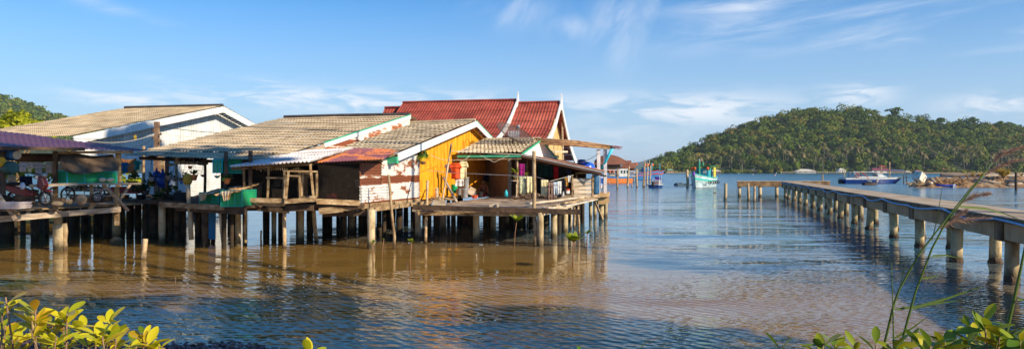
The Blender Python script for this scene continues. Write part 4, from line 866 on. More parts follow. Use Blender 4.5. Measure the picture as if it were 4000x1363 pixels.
# poles and props
def pole(name, label, cat, a, c, r, m='stake', kink=0.0, group=None):
    p, q = P(*a), P(*c); rr = random.Random(int(a[0])); pts = [lerp(p, q, i / 5) + Vector((rr.uniform(-1, 1) * kink, 0, 0)) for i in range(6)]
    b = MB(); b.tube(pts, [lerp(r, r * 1.15, i / 5) for i in range(6)], 7); return tag(b.build(name, M[m], base=q, smooth=True), label, cat, group)
pole('washing_pole', 'thin dark pole leaning in front of the hanging t-shirts', 'pole', (1763, 562, 32.5), (1727, 792, 30.5), .04)
pole('plank', 'grey plank propped diagonally beside the green barrel', 'plank', (1732, 694, 34.5), (1782, 786, 31.5), .055, 'greywood')
pole('mooring_pole', 'pale bamboo pole standing in the water before the orange wall', 'pole', (1671, 705, 30.2), (1661, 960, 30.0), .055, 'stake', .02)
pole('washing_pole', 'tall crooked pole rising from the water past the washing', 'pole', (2083, 590, 29.2), (2092, 978, 28.9), .075, 'stake', .03)
pole('mooring_pole', 'crooked grey pole standing before the rusty tin wall', 'pole', (1521, 683, 28.2), (1542, 985, 28.0), .05, 'stake', .04)
pole('mooring_stump', 'short weathered stump standing alone in the dark water', 'stump', (568, 933, 24.8), (556, 1045, 24.6), .085, 'stake')
pole('stick', 'thin dark stick in the shaded water below the plants', 'stick', (684, 1080, 18.3), (686, 1195, 18.2), .012, 'darkwood'); pole('stick', 'short bent stick beneath the orange reflection', 'stick', (1762, 1063, 21.3), (1752, 1105, 21.1), .018, 'darkwood')
pole('stick', 'leaning bare stick below the platform', 'stick', (1857, 990, 23.5), (1872, 1075, 23.3), .022, 'stake', .03); pole('stick', 'short pale stick below the platform', 'stick', (1888, 968, 26), (1891, 1005, 26), .018, 'stake'); pole('stick', 'thin stick poking out left of the young mangrove', 'stick', (1587, 1020, 23.0), (1597, 1060, 22.8), .014, 'darkwood')
# pots and plants
LEAF = {}
def leafm(n, cols, tr=.3): LEAF[n] = leafmat(n, cols, 1, tr=tr, rough=.5, spec=.3); return LEAF[n]
leafm('dark_leaves', [(.012, .035, .008), (.03, .07, .012), (.07, .12, .02)]); leafm('lime_leaves', [(.10, .18, .01), (.26, .34, .02), (.42, .46, .04)], .4); leafm('mid_leaves', [(.03, .08, .01), (.08, .16, .02), (.16, .24, .03)])
def blades(root_or_none, name, c, n, length, width, m, up=.7, droop=.5, seed=0, base=None, arc=(0, 6.28)):
    """arching strap leaves from one centre"""
    rr = random.Random(seed); vs = []; fs = []; ti = []
    for i in range(n):
        a = rr.uniform(*arc); L_ = length * rr.uniform(.6, 1.1); u0 = up * rr.uniform(.6, 1.3); d = Vector((math.cos(a), math.sin(a), 0)); s = Vector((-d.y, d.x, 0)); o = len(vs); k = 5; tt = rr.random()
        for j in range(k + 1):
            t = j / k; w_ = width * math.sin(math.pi * min(.95, .18 + t * .8)) * .5
            p = Vector(c) + d * (L_ * t * .75) + Z * (L_ * (u0 * t - droop * t * t)); vs += [p - s * w_, p + s * w_]; ti += [tt, tt]
        fs += [(o + 2 * j, o + 2 * j + 1, o + 2 * j + 3, o + 2 * j + 2) for j in range(k)]
    b = MB(); b.v = [tuple(v) for v in vs]; b.f = fs
    ob = b.build(name, LEAF[m], root_or_none, base=base, smooth=True); at = ob.data.attributes.new('tint', 'FLOAT', 'POINT'); at.data.foreach_set('value', ti); return ob
def bushleaves(root, name, c, r, n, size, m, seed=0, flatz=.85):
    g2 = np.random.default_rng(seed); a, b_ = crown(tuple(c), r, r * flatz, n, g2, 5)
    return quads_object(name, a, b_, g2.uniform(.6, 1.3, n) * size, g2.uniform(0, 1, n), LEAF[m], parent=root, base=c, seed=seed)
PM = dict(grey=flat('grey_pot', (.16, .15, .14)), terra=flat('terracotta_pot', (.52, .17, .05)), dark=flat('dark_pot', (.03, .028, .03)), teal=flat('teal_pot', (.03, .22, .22)), blue=flat('blue_pot', (.02, .14, .42)), yellow=flat('yellow_pot', (.55, .36, .03)), white=flat('white_pot', (.55, .56, .56)), brown=flat('coconut_pot', (.12, .07, .04)), black=flat('black_planter', (.012, .012, .014)))
def pot_plant(label, px, py, wpx, Y, pm, lm='dark_leaves', kind='blades', big=1.0, hang=None, name='potted_plant', group=None, seed=0, bowl=False, n=14):
    c = P(px, py, Y); r = wpx / 2 / F * Y; h = r * (1.5 if not bowl else .9)
    t = thing(name, label, 'plant pot' if kind is None else 'potted plant', c, group)
    b = MB(); prof = [(r * .62, -h), (r * .80, -h * .5), (r, -.02), (r * 1.07, 0), (r * .9, 0), (r * .86, -h * .12), (.01, -h * .15)] if not bowl else [(.02, -h), (r * .55, -h * .85), (r * .9, -h * .4), (r, 0), (r * .9, 0), (.01, -h * .2)]
    b.lathe(c, prof, 12); b.build('pot', PM[pm], t, smooth=True)
    if kind == 'blades': blades(t, 'foliage', c, n, r * 3.2 * big, r * .55 * big, lm, .75, .55, seed)
    elif kind == 'bush': bushleaves(t, 'foliage', c + Z * r * 1.1 * big, r * 1.5 * big, 90, r * .3, lm, seed)
    elif kind == 'broad': blades(t, 'foliage', c, n, r * 2.3 * big, r * 1.1 * big, lm, .9, .8, seed)
    if hang:
        e = P(px, hang, Y); b = MB()
        for k in range(3): a = k * 2.094; b.tube([c + Vector((r * math.cos(a), r * math.sin(a), 0)), lerp(c, e, .5) + Vector((r * .3 * math.cos(a), r * .3 * math.sin(a), 0)), e], .006, 4)
        b.build('hanger', M['blackwire'], t)
    return t
HG = 'hanging pots under the grey eave'; FG = 'plants standing along the deck edge'
for a in (dict(label='grey hanging pot with spreading strap leaves by the dark post', px=659, py=686, wpx=26, Y=30.2, pm='grey', hang=614, group=HG, seed=1),
          dict(label='small grey hanging pot right of the strap leaved one', px=681, py=694, wpx=19, Y=30.4, pm='grey', hang=614, group=HG, seed=2, n=9),
          dict(label='plain grey hanging pot above the blue cup', px=705, py=693, wpx=20, Y=30.2, pm='grey', kind=None, hang=612, group=HG),
          dict(label='blue hanging cup below the grey pots', px=709, py=710, wpx=12, Y=30.0, pm='blue', kind=None, hang=694, group=HG),
          dict(label='dark hanging pot tucked behind the large terracotta one', px=724, py=682, wpx=22, Y=30.3, pm='dark', hang=614, group=HG, seed=3, n=8),
          dict(label='small terracotta pot high under the eave', px=742, py=648, wpx=17, Y=29.8, pm='terra', kind=None, hang=612, group=HG),
          dict(label='large terracotta hanging pot with tall spiky leaves', px=757, py=682, wpx=31, Y=29.6, pm='terra', lm='mid_leaves', big=1.1, hang=612, group=HG, seed=4, n=16),
          dict(label='round coconut shell hanger trailing roots', px=794, py=682, wpx=22, Y=29.4, pm='brown', kind=None, bowl=True, hang=634, group=HG),
          dict(label='teal bowl hanging beside the wire cage', px=848, py=686, wpx=22, Y=28.8, pm='teal', kind=None, bowl=True, hang=672, group=HG),
          dict(label='terracotta pot with broad drooping green leaves', px=886, py=696, wpx=30, Y=27.3, pm='terra', lm='mid_leaves', kind='broad', big=1.2, hang=628, group=HG, seed=5, n=13),
          dict(label='dark round planter with leaves below the blue shirt', px=518, py=708, wpx=32, Y=31, pm='dark', lm='dark_leaves', kind='bush', group=HG, seed=6, hang=680),
          dict(label='white hanging pot below the turquoise shirt', px=524, py=680, wpx=22, Y=31.4, pm='white', kind=None, hang=660, group=HG),
          dict(label='grey pot beside the red table', px=545, py=712, wpx=22, Y=31.6, pm='grey', kind=None, group=FG),
          dict(label='tall leafy plant in a pale pot under the eave', px=592, py=692, wpx=22, Y=31.8, pm='white', lm='dark_leaves', kind='blades', big=1.5, group=HG, hang=614, seed=8, n=18),
          dict(label='spiky grass plant in a brown pot at the deck edge', px=606, py=772, wpx=30, Y=31.4, pm='brown', lm='mid_leaves', kind='blades', big=1.2, group=FG, seed=9, n=34),
          dict(label='round yellow green shrub on the deck', px=645, py=758, wpx=26, Y=31.6, pm='dark', lm='lime_leaves', kind='bush', big=1.0, group=FG, seed=10),
          dict(label='broad dark bush in the middle of the deck edge', px=668, py=766, wpx=34, Y=31.2, pm='dark', lm='dark_leaves', kind='bush', big=1.3, group=FG, seed=11),
          dict(label='dark bush at the left end of the deck plants', px=552, py=760, wpx=34, Y=31.8, pm='dark', lm='dark_leaves', kind='bush', big=1.3, group=FG, seed=12),
          dict(label='tall dark plant beside the yellow bucket', px=572, py=742, wpx=26, Y=32.2, pm='grey', lm='dark_leaves', kind='bush', big=1.6, group=FG, seed=13),
          dict(label='low leafy plant before the blue bags', px=630, py=770, wpx=30, Y=31.0, pm='brown', lm='dark_leaves', kind='blades', big=1.0, group=FG, seed=14, n=26),
          dict(label='thin leaved plant in the black planter', px=700, py=754, wpx=26, Y=31, pm='black', lm='mid_leaves', kind='blades', big=.8, group=FG, seed=15, n=16),
          dict(label='orange pot on the low shelf behind the braces', px=492, py=760, wpx=26, Y=33, pm='terra', kind=None, group=FG),
          dict(label='yellow bucket among the deck plants', px=592, py=706, wpx=30, Y=32.4, pm='yellow', kind=None, group=FG)):
    pot_plant(**a)
b = MB(); b.box(P(708, 770, 30.6), (.50, .35, .40)); b.box(P(708, 754, 30.6), (.54, .39, .04)); tag(b.build('planter_box', PM['black'], base=P(708, 788, 30.6), bev=.01), 'black rectangular planter box at the deck edge', 'planter')
for px, py, w_, lb in ((662, 640, 40, 'long hanging trough planter by the bamboo blinds'), (790, 636, 50, 'boat shaped hanging wire basket under the eave')):
    c = P(px, py, 29.9); t = thing('hanging_basket', lb, 'hanging basket', c, HG); r = w_ / 2 / F * 29.9; b = MB(); b.ball(c - Z * .03, r, (1, .42, .30), 12, 6); b.build('basket', PM['brown'], t, smooth=True)
    b = MB()
    for s in (-1, 1): b.tube([c + Vector((s * r * .9, 0, 0)), P(px, 612, 29.9) + Vector((s * r * .6, 0, 0))], .007, 4)
    b.build('hanger', M['blackwire'], t)
b = MB(); c = P(733, 702, 29.5); b.ball(c, .22, (.9, .7, 1.15), 10, 8); tag(b.build('basket', mat('yellow_fibre', [(.30, .16, .02), (.62, .38, .04)], scale=14), base=c - Z * .25, smooth=True), 'yellow fibre bundle hung on the leaning post', 'basket')
pole('deck_post', 'pale crooked post standing in the water before the plants', 'post', (735, 722, 29.2), (748, 935, 28.8), .085, 'stake', .02)
garment('bamboo_blind', 'beige bamboo blind hung under the grey eave', 'blind', 725, 614, 31.0, 'towel', 88, 28, mat('bamboo_blind', [(.42, .28, .14), (.66, .48, .28)], scale=12, stretch=(8, 8, .5)))
for px, py, s, lb in ((636, 704, .32, 'shiny blue plastic bag sagging behind the plants'), (612, 690, .24, 'blue plastic bag hung left of the bigger one')):
    c = P(px, py, 32.6); b = MB(); b.ball(c, s, (1, .7, 1.1), 9, 7); b.tube([c + Z * s * .9, c + Z * s * 1.6], [s * .3, s * .12], 7); tag(b.build('bag', M['bluetank'], base=c - Z * s, smooth=True), lb, 'bag')
# green net cages
M['greennet'] = mat('green_net', [(.015, .30, .12), (.03, .50, .22)], scale=30, rough=.6, alpha=.66)
M['greenframe'] = flat('green_frame', (.02, .38, .30), rough=.5)
M['cyanframe'] = flat('cyan_frame', (.02, .48, .55), rough=.5)
def cage(label, px0, py0, px1, py1, Y, depth, fm='greenframe', cover=None, name='poultry_cage', ang=0.0, group='green net cages on the decks'):
    p, q = P(px0, py1, Y), P(px1, py1, Y + ang); h = (py1 - py0) / F * Y; t = thing(name, label, 'cage', p, group); n = Vector((-(q - p).y, (q - p).x, 0)).normalized() * depth
    cs = [p, q, q + n, p + n]; b = MB()
    for k in range(4):
        a, c = cs[k], cs[(k + 1) % 4]; b.bar(a, c, .035, .035); b.bar(a + Z * h, c + Z * h, .035, .035); b.bar(a, a + Z * h, .035, .035)
    for k in (1, 2): m_ = lerp(p, q, k / 3); b.bar(m_, m_ + Z * h, .025, .025)
    b.build('frame', M[fm], t); b = MB()
    for k in range(4): a, c = cs[k], cs[(k + 1) % 4]; b.slab([a + Z * .01, c + Z * .01, c + Z * (h - .01), a + Z * (h - .01)], Vector((.004, .006, 0)))
    b.build('net', M['greennet'], t)
    if cover:
        b = MB(); m0 = lerp(p, q, -.12) + Z * (h - .18) - n * .25; m1 = lerp(p, q, 1.02) + Z * (h - .02) - n * .2
        b.sheet(lerp(p, q, -.05) + n * 1.15 + Z * (h + .12), lerp(p, q, 1.05) + n * 1.15 + Z * (h + .22), m1, m0, 5, 3, .03, .01, 6)
        a0 = lerp(p, q, .25) + Z * h * .95 - n * .28; b.sheet(a0, lerp(p, q, .72) + Z * h * .98 - n * .28, lerp(p, q, .66) + Z * h * .45 - n * .34, lerp(p, q, .42) + Z * h * .35 - n * .34, 3, 2, .03, .02, 6)
        b.build('cover', cover, t, solid=.01)
    return t
M['rustcover'] = mat('rusty_cover_sheets', [(.42, .16, .05), (.66, .42, .20), (.60, .52, .42)], scale=2.2, rough=.85)
cage('green net cage under buckled rusty sheets at the deck edge', 780, 752, 854, 801, 28.9, .8, cover=M['rustcover'], ang=-.6)
cage('green net cage under rusty sheets beside the mesh front', 863, 744, 945, 806, 27.2, .8, cover=M['rustcover'], ang=-.3)
cage('long green net cage with a cyan rim under the brown shade cloth', 262, 668, 456, 716, 27.2, .7, 'cyanframe', ang=2.0)
cage('small wire cage with a bent frame hung under the eave', 832, 624, 868, 674, 28.7, .5, 'cyanframe')
cage('dark green net cage on the upper shelf', 870, 618, 948, 676, 28.9, .7)
cage('dark green net cage high beside the silver roof', 950, 614, 1000, 640, 29.2, .6)
for px in (300, 345, 400, 432):
    c = P(px, 702, 28.2); b = MB(); b.ball(c, .12, (1.3, 1, .7), 8, 6); o = b.build('produce', flat('red_produce' if px == 300 else 'pale_produce', (.55, .04, .03) if px == 300 else (.6, .55, .40)), base=c - Z * .1, smooth=True)
    tag(o, {300: 'red plastic bowl inside the long net cage', 345: 'pale bundle left of centre in the long net cage', 400: 'pale bundle right of centre in the long net cage', 432: 'pale bundle at the leafy end of the long net cage'}[px], 'bundle')
bl = bushleaves(None, 'shrub', P(430, 690, 30.2), .55, 130, .09, 'lime_leaves', 31); tag(bl, 'sunlit lime green shrub behind the long net cage', 'shrub')
# brown shade cloth
b = MB(); q = [P(228, 602, 27.6), P(440, 606, 29.4), P(466, 664, 28.6), P(245, 668, 26.8)]; nn = 14; vs = []
for j in range(nn + 1):
    for i in range(nn + 1): s, t = i / nn, j / nn; p = lerp(lerp(q[0], q[1], s), lerp(q[3], q[2], s), t); vs.append(p + Vector((0, -.10 * math.sin(s * 9 + t * 4) * t, -.10 * math.sin(math.pi * s) * t + .05 * math.sin(7 * s + 3 * t))))
b.add(vs, [(j * (nn + 1) + i, j * (nn + 1) + i + 1, (j + 1) * (nn + 1) + i + 1, (j + 1) * (nn + 1) + i) for j in range(nn) for i in range(nn)])
tag(b.build('shade_cloth', M['tarp'], base=q[3], smooth=True, solid=.01), 'brown shade cloth sagging over the long net cage', 'shade cloth')
# barrels
def barrel(label, a, c, r, m, m2=None, name='barrel', group='plastic barrels slung under the purple roof'):
    p, q = Vector(a), Vector(c); t = thing(name, label, 'barrel', p, group); ax = (q - p).normalized(); L_ = (q - p).length; rot = Z.rotation_difference(ax).to_matrix()
    b = MB(); b.lathe(p, [(r * .80, 0), (r * .97, L_ * .06), (r, L_ * .15), (r * 1.03, L_ * .33), (r, L_ * .36), (r, L_ * .64), (r * 1.03, L_ * .67), (r, L_ * .85), (r * .97, L_ * .94), (r * .80, L_)], 16, rot); b.build('drum', m, t, smooth=False)
    b = MB(); b.lathe(p - ax * .02, [(r * .74, 0), (r * .74, .03)], 16, rot); b.build('lid', m2 or m, t)
    return t
BM = dict(blue=mat('blue_barrel', [(.02, .09, .20), (.05, .16, .30)], scale=3, rough=.5), teal=mat('teal_barrel', [(.015, .06, .06), (.03, .11, .10)], scale=3, rough=.5), yellow=flat('yellow_barrel', (.62, .34, .02), rough=.45), tan=flat('tan_lid', (.42, .30, .18)))
barrel('blue barrel with a tan lid slung under the purple roof', P(66, 606, 25.6), P(-30, 604, 26.2), .20, BM['blue'], BM['tan'])
barrel('dark teal barrel slung below the blue one', P(52, 655, 25.4), P(-30, 660, 26.2), .24, BM['teal'])
barrel('bright yellow barrel cut off by the left edge', P(8, 632, 25.3), P(-80, 632, 25.6), .19, BM['yellow'])
# motorbike, facing right
def wheel(root, c, r, wd=.09, sp=True):
    b = MB(); k = 18; vs = []
    b.tube([c + Vector((math.cos(i * 2 * math.pi / k) * r, 0, math.sin(i * 2 * math.pi / k) * r)) for i in range(k + 1)], wd / 2, 7, False); w_ = b.build('wheel', M['black'], root, smooth=True)
    b = MB(); b.tube([c + Vector((math.cos(i * 2 * math.pi / k) * (r - wd * .7), 0, math.sin(i * 2 * math.pi / k) * (r - wd * .7))) for i in range(k + 1)], .014, 5, False)
    for i in range(6): a = i * math.pi / 3; b.bar(c, c + Vector((math.cos(a) * (r - wd * .6), 0, math.sin(a) * (r - wd * .6))), .03, .03, up=Vector((0, 1, 0)))
    b.tube([c - Vector((0, .06, 0)), c + Vector((0, .06, 0))], .05, 8); b.build('rim', M['metal'], w_)
    return w_
mb0 = P(178, 775, 26.2); t = thing('motorbike', 'red step-through motorbike parked in the purple roofed hut', 'motorbike', mb0 - Z * .27)
red = mat('red_bike_panel', [(.16, .018, .014), (.28, .035, .022)], scale=3, rough=.35, spec=.5)
fw, rw = mb0, mb0 + Vector((-1.2, .1, 0)); wheel(t, fw, .23); wheel(t, rw, .23)
b = MB(); b.slab([fw + Vector(q) for q in ((-.10, -.05, .30), (.10, -.05, .34), (.24, -.05, .24), (.22, -.05, .20), (0, -.05, .27))], (0, .10, 0)); b.build('mudguard', red, t, bev=.01)
b = MB(); b.tube([fw, fw + Vector((-.14, 0, .45)), fw + Vector((-.22, 0, .78))], .035, 7); b.build('fork', M['metal'], t)
b = MB(); b.slab([fw + Vector(q) for q in ((-.06, -.13, .28), (.04, -.10, .46), (-.08, -.10, .78), (-.22, -.12, .82), (-.26, -.14, .40))], (0, .26, 0)); b.build('leg_shield', red, t, bev=.03)
b = MB(); b.ball(fw + Vector((-.04, .0, .84)), .10, (1, 1.3, .9)); b.build('headlight', M['metal'], t, smooth=True)
b = MB(); b.tube([fw + Vector((-.16, -.32, .90)), fw + Vector((-.20, -.1, .86)), fw + Vector((-.20, .1, .86)), fw + Vector((-.16, .32, .90))], .022, 6); b.tube([fw + Vector((-.18, -.2, .88)), fw + Vector((-.5, -.3, .93))], .02, 5); b.build('handlebar', M['black'], t)
b = MB(); b.slab([rw + Vector(q) for q in ((-.25, -.13, .30), (.35, -.13, .05), (.75, -.13, .10), (.72, -.13, .22), (.45, -.13, .36), (-.28, -.13, .50))], (0, .26, 0)); b.build('side_panel', red, t, bev=.03)
b = MB(); b.ball(rw + Vector((.10, 0, .52)), .2, (2.2, .8, .36)); b.build('seat', M['black'], t, smooth=True)
b = MB(); b.box(rw + Vector((.50, 0, .02)), (.4, .22, .26)); b.tube([rw + Vector((.5, -.14, -.05)), rw + Vector((-.3, -.16, .08))], .04, 7); b.build('engine', M['darkwood'], t, bev=.03)
c = P(88, 726, 25.9); b = MB(); b.ball(c, .13, (.7, .6, 1), 9, 7); tag(b.build('helmet_bag', K['pale'], base=c - Z * .2, smooth=True), 'pale bag hung on the back of the motorbike', 'bag')
# tricycle cart
tc0 = P(265, 760, 28.0); t = thing('cargo_tricycle', 'old cargo tricycle with spoked wheels behind the motorbike', 'tricycle', tc0 - Z * .3)
wheel(t, tc0, .27, .05); wheel(t, tc0 + Vector((1.0, .3, 0)), .27, .05); wheel(t, tc0 + Vector((1.25, -.2, -.1)), .17, .05)
b = MB()
for a, c in (((0, 0, 0), (.35, .1, .42)), ((.35, .1, .42), (1.0, .3, 0)), ((.35, .1, .42), (.9, .2, .45)), ((.9, .2, .45), (1.0, .3, 0)), ((.75, -.2, -.05), (1.7, -.1, -.05)), ((.75, -.2, .2), (1.7, -.1, .2)), ((.75, -.2, -.05), (.75, -.2, .2)), ((1.7, -.1, -.05), (1.7, -.1, .2)), ((.1, .0, .5), (.35, .1, .42)), ((.05, -.2, .55), (.1, .2, .55))): b.tube([tc0 + Vector(a), tc0 + Vector(c)], .018, 5)
b.build('frame', M['metal'], t)
# odds and ends on the left deck
sk = mat('sack_cloth', [(.12, .09, .06), (.27, .21, .15)], scale=5, rough=.95)
for i, (px, py, w_, h_, lb) in enumerate(((222, 796, 50, 22, 'pale flat sack before the front wheel'), (318, 780, 44, 44, 'tall grey green sack beside the tricycle'), (270, 788, 34, 22, 'lumpy tan sack between the wheel and tall sack'), (128, 796, 36, 14, 'low grey sack under the motorbike'), (20, 778, 56, 34, 'dark rounded sack at the left edge of the deck'), (72, 775, 50, 30, 'black rubbish bag behind the roofing sheets'))):
    c = P(px, py, 26.4 + i * .1 if px > 100 else 25.3); r = w_ / 2 / F * c.y; b = MB(); b.ball(c, r, (1, .7, h_ / w_), 10, 7); tag(b.build('sack', sk if i < 4 else M['dark'], base=c - Z * r * h_ / w_, smooth=True), lb, 'sack')
b = MB()
for i in range(6): b.box(P(40, 812 - i * 4.4, 25.0 + .02 * (i % 2)), (.98 + .04 * (i % 3), .7, .028))
tag(b.build('roofing_sheets', mat('pale_pink_sheets', [(.45, .33, .32), (.68, .60, .58)], scale=3), base=P(40, 815, 25)), 'stack of pale pink roofing sheets at the left edge', 'sheets')
t = thing('table', 'low red painted table beyond the diagonal braces', 'table', P(500, 770, 32.5)); b = MB(); b.box(P(502, 742, 32.5), (1.2, .8, .30)); b.build('tabletop', flat('faded_red_paint', (.36, .05, .05)), t)
for s in (-1, 1):
    for k in (-1, 1): b = MB(); b.bar(P(502, 748, 32.5) + Vector((s * .55, k * .35, 0)), P(502, 790, 32.5) + Vector((s * .55, k * .35, 0)), .06, .06); b.build('leg', M['wood'], t)
b = MB(); p = P(500, 622, 33); b.box(P(500, 650, 33), (.75, .06, .62)); b.box(P(478, 650, 32.9), (.09, .09, .7)); b.box(P(526, 650, 32.9), (.09, .09, .7)); tag(b.build('wooden_shutter', mat('orange_wood', [(.30, .12, .04), (.50, .24, .09)], scale=3), base=P(500, 685, 33)), 'orange brown wooden shutter behind the blue shirt', 'shutter')
cr_m = mat('dark_crate', [(.05, .035, .025), (.14, .09, .06)], scale=4, rough=.9)
for i, (px, py, w_, h_, Y, lb) in enumerate(((300, 772, 34, 26, 27.6, 'dark slatted crate leaning on the nearer tricycle wheel'), (345, 776, 30, 30, 27.9, 'tall dark crate between the two tricycle wheels'), (384, 780, 30, 22, 28.3, 'low dark crate at the small tricycle wheel'), (420, 770, 26, 34, 29.2, 'dark box under the crossing braces'), (236, 782, 30, 20, 26.8, 'flat dark crate behind the motorbike front wheel'), (110, 760, 60, 40, 27.2, 'big dark crate behind the motorbike'), (300, 735, 60, 24, 28.9, 'dark chest on the cargo tricycle'), (360, 738, 44, 20, 29.0, 'dark toolbox beside the chest on the tricycle'))):
    c = P(px, py, Y); sx_, sz_ = w_ / F * Y, h_ / F * Y; b = MB()
    for k in range(3): b.box(c + Z * (sz_ * (k - 1) * .34), (sx_, sx_ * .7, sz_ * .28), .1 * (i % 3))
    for k in (-1, 1): b.box(c + Vector((k * sx_ * .46, -sx_ * .36, 0)), (.05, .04, sz_), .1 * (i % 3))
    tag(b.build('crate', cr_m, base=c - Z * sz_ * .5), lb, 'crate')
# ---------------- utility pole between the roofs
t = thing('utility_pole', 'brown utility pole with insulators between the two brown roofs', 'pole', PX(613, 37.5, 0)); b = MB(); q = PX(613, 37.5, -.5); b.bar(q, P(613, 476, 37.5), .21, .21, up=Vector((0, 1, 0))); b.build('shaft', mat('brown_pole', [(.16, .09, .055), (.30, .19, .12)], scale=3, rough=.9), t)
for k in range(4):
    b = MB(); p = P(628 if k % 2 else 598, 510 + k * 14, 37.35); b.lathe(p, [(.03, -.06), (.06, -.05), (.04, -.01), (.06, .03), (.03, .06)], 8); b.build('insulator', PM['brown'], t)
b = MB(); p = P(528, 537, 37); b.box(p, (.10, .08, .22)); tag(b.build('lamp_box', PM['yellow'], base=p), 'small yellow box hanging from the wires', 'box')
for i, (y0, x1, y1) in enumerate(((500, 250, 540), (512, 300, 560), (524, 330, 548), (540, 380, 590))): rope('wire', ('uppermost', 'second', 'third', 'lowest')[i] + ' of the dark wires sagging left of the utility pole', [(604, y0, 37.4), (x1, y1, 33)], r=.012, m='blackwire' if i != 2 else 'rope', cat='wire', sag=.25)
for lb, pts, sg in (('loose black cable from the utility pole to the orange gable', [(620, 492, 37.4), (1240, 470, 44), (1700, 474, 44.2)], .55), ('loose grey cable across the white wall to the grey roof', [(620, 520, 37.4), (1000, 500, 42)], .35), ('slack cable along the porch eave to the landing shelter', [(2036, 612, 38.1), (2200, 640, 41), (2338, 600, 44)], .22), ('cable drooping from the orange gable peak to the porch roof', [(1862, 490, 42.8), (1925, 552, 42.6)], .35)):
    rope('cable', lb, pts, r=.016, m='blackwire' if 'grey' not in lb else 'rope', cat='cable', sag=sg)
# ---------------- things on the porch and platform
def tub(name, label, cat, px, pyb, wpx, hpx, Y, m, taper=1.15, rim=True, rt=None):
    c = P(px, pyb, Y); r = wpx / 2 / F * Y; h = hpx / F * Y; b = MB(); b.lathe(c, [(r / taper * .98, 0), (r / taper, h * .05), (r, h * .95), (r * 1.06, h), (r * .95, h), (r / taper * .9, h * .12), (.01, h * .1)], 16); return tag(b.build(name, m, base=c, smooth=True), label, cat)
tub('barrel', 'bright green plastic barrel by the orange wall', 'barrel', 1775, 754, 26, 34, 38.0, flat('green_plastic', (.01, .42, .16), rough=.35), 1.12)
gp = mat('grey_plastic', [(.20, .20, .21), (.34, .34, .35)], scale=3, rough=.5)
tub('water_bin', 'tall grey water bin beside the cream t-shirt', 'bin', 1820, 748, 24, 56, 38.6, gp, 1.02); tub('drum', 'squat grey drum with a dent behind the basins', 'drum', 1797, 762, 30, 26, 37.6, gp, 1.02); tub('drum', 'dull steel drum in front of the tall bin', 'drum', 1815, 773, 27, 36, 36.2, M['metal'], 1.02)
tub('basin', 'shallow orange red basin on the deck boards', 'basin', 1854, 775, 27, 13, 35.8, flat('orange_basin', (.62, .10, .04), rough=.4), 1.5); tub('basin', 'black basin heaped with wet washing', 'basin', 1876, 772, 22, 22, 37.5, M['black'], 1.3); tub('basin', 'steel basin beside the drums', 'basin', 1846, 764, 32, 12, 38.5, M['metal'], 1.5); tub('tub', 'red washing tub between the man\'s knees', 'tub', 1896, 762, 20, 14, 41.4, flat('red_tub', (.50, .03, .02), rough=.4), 1.3)
b = MB(); c = P(1842, 747, 38); b.box(c, (.34, .04, .40), tilt=(-.3, .5)); tag(b.build('board', M['planks'], base=c - Z * .2), 'pale board propped against the steel drum', 'board')
tub('stump', 'pale upright log against the orange wall', 'log', 1705, 770, 16, 36, 36.5, M['planks'], 1.03)
b = MB(); rr = random.Random(12)
for i in range(18): p = P(1660 + i * 5.5 + rr.uniform(-3, 3), 775 + rr.uniform(-4, 3), 36 + rr.uniform(-1, 1)); d = Vector((rr.uniform(-1, 1), rr.uniform(-1, 1), rr.uniform(-.15, .2))).normalized() * rr.uniform(.15, .45); b.bar(p - d, p + d, .07, .05)
tag(b.build('firewood', M['wood'], base=P(1700, 780, 36)), 'untidy heap of split firewood below the orange wall', 'firewood')
b = MB()
for i in range(22): p = P(2010 + i * 8 + rr.uniform(-3, 3), 768 + rr.uniform(-6, 4), 38 + rr.uniform(-1.5, 1)); b.ball(p, rr.uniform(.08, .2), (1.4, 1, .7), 6, 4)
tag(b.build('rubbish_heap', mat('dark_rubbish', [(.03, .02, .015), (.14, .09, .06), (.30, .25, .2)], scale=6), base=P(2100, 775, 38)), 'dark heap of odds and ends behind the hanging towels', 'heap')
b = MB(); p, q = P(1646, 673, 35.1), P(1712, 680, 38.2); b.slab([p, q, q - Z * .46, p - Z * .52], V * .01); tag(b.build('fishing_net', mat('purple_net', [(.16, .10, .34), (.30, .22, .45)], scale=20, rough=.8, alpha=.6), base=p - Z * .5), 'purple fishing net panel hung on the orange wall', 'net')
b = MB(); c = P(1826, 574, 41.0); b.tube([c + U * (.55 * math.cos(a * .3307)) + Z * (.42 * math.sin(a * .3307)) for a in range(20)], .012, 5, False); tag(b.build('hoop', M['darkwood'], base=c - Z * .42), 'thin round net hoop hung high on the orange wall', 'hoop')
c = P(1652, 604, 34.0); t = thing('hanging_orchid', 'spiky yellow green orchid hung on the corner post', 'plant', c - Z * .4); blades(t, 'foliage', c - Z * .1, 44, .55, .07, 'lime_leaves', .55, .75, 5); bushleaves(t, 'foliage', c - Z * .05, .30, 90, .07, 'mid_leaves', 6); b = MB(); b.ball(c - Z * .38, .14, (1, 1, .6), 8, 6); b.build('pot', PM['brown'], t, smooth=True)
pot_plant('yellow green fern hung beside the porch post', 2014, 672, 16, 38.0, 'brown', 'lime_leaves', 'blades', 1.6, hang=610, name='hanging_fern', seed=17, n=26); pot_plant('small lime fern behind the towels', 2055, 684, 14, 37.2, 'brown', 'lime_leaves', 'blades', 1.3, hang=640, name='hanging_fern', seed=18, n=20); pot_plant('trailing fern on the shelf below the porch eave', 2012, 694, 14, 37.2, 'brown', 'lime_leaves', 'blades', 1.2, hang=676, name='hanging_fern', seed=19, n=18)
b = MB(); p = P(2018, 706, 37.0); b.box(p, (.55, .35, .05)); b.bar(P(2018, 708, 37), P(2018, 768, 37), .05, .05); tag(b.build('shelf', M['planks'], base=P(2018, 768, 37)), 'small plank shelf on a stick below the ferns', 'shelf')
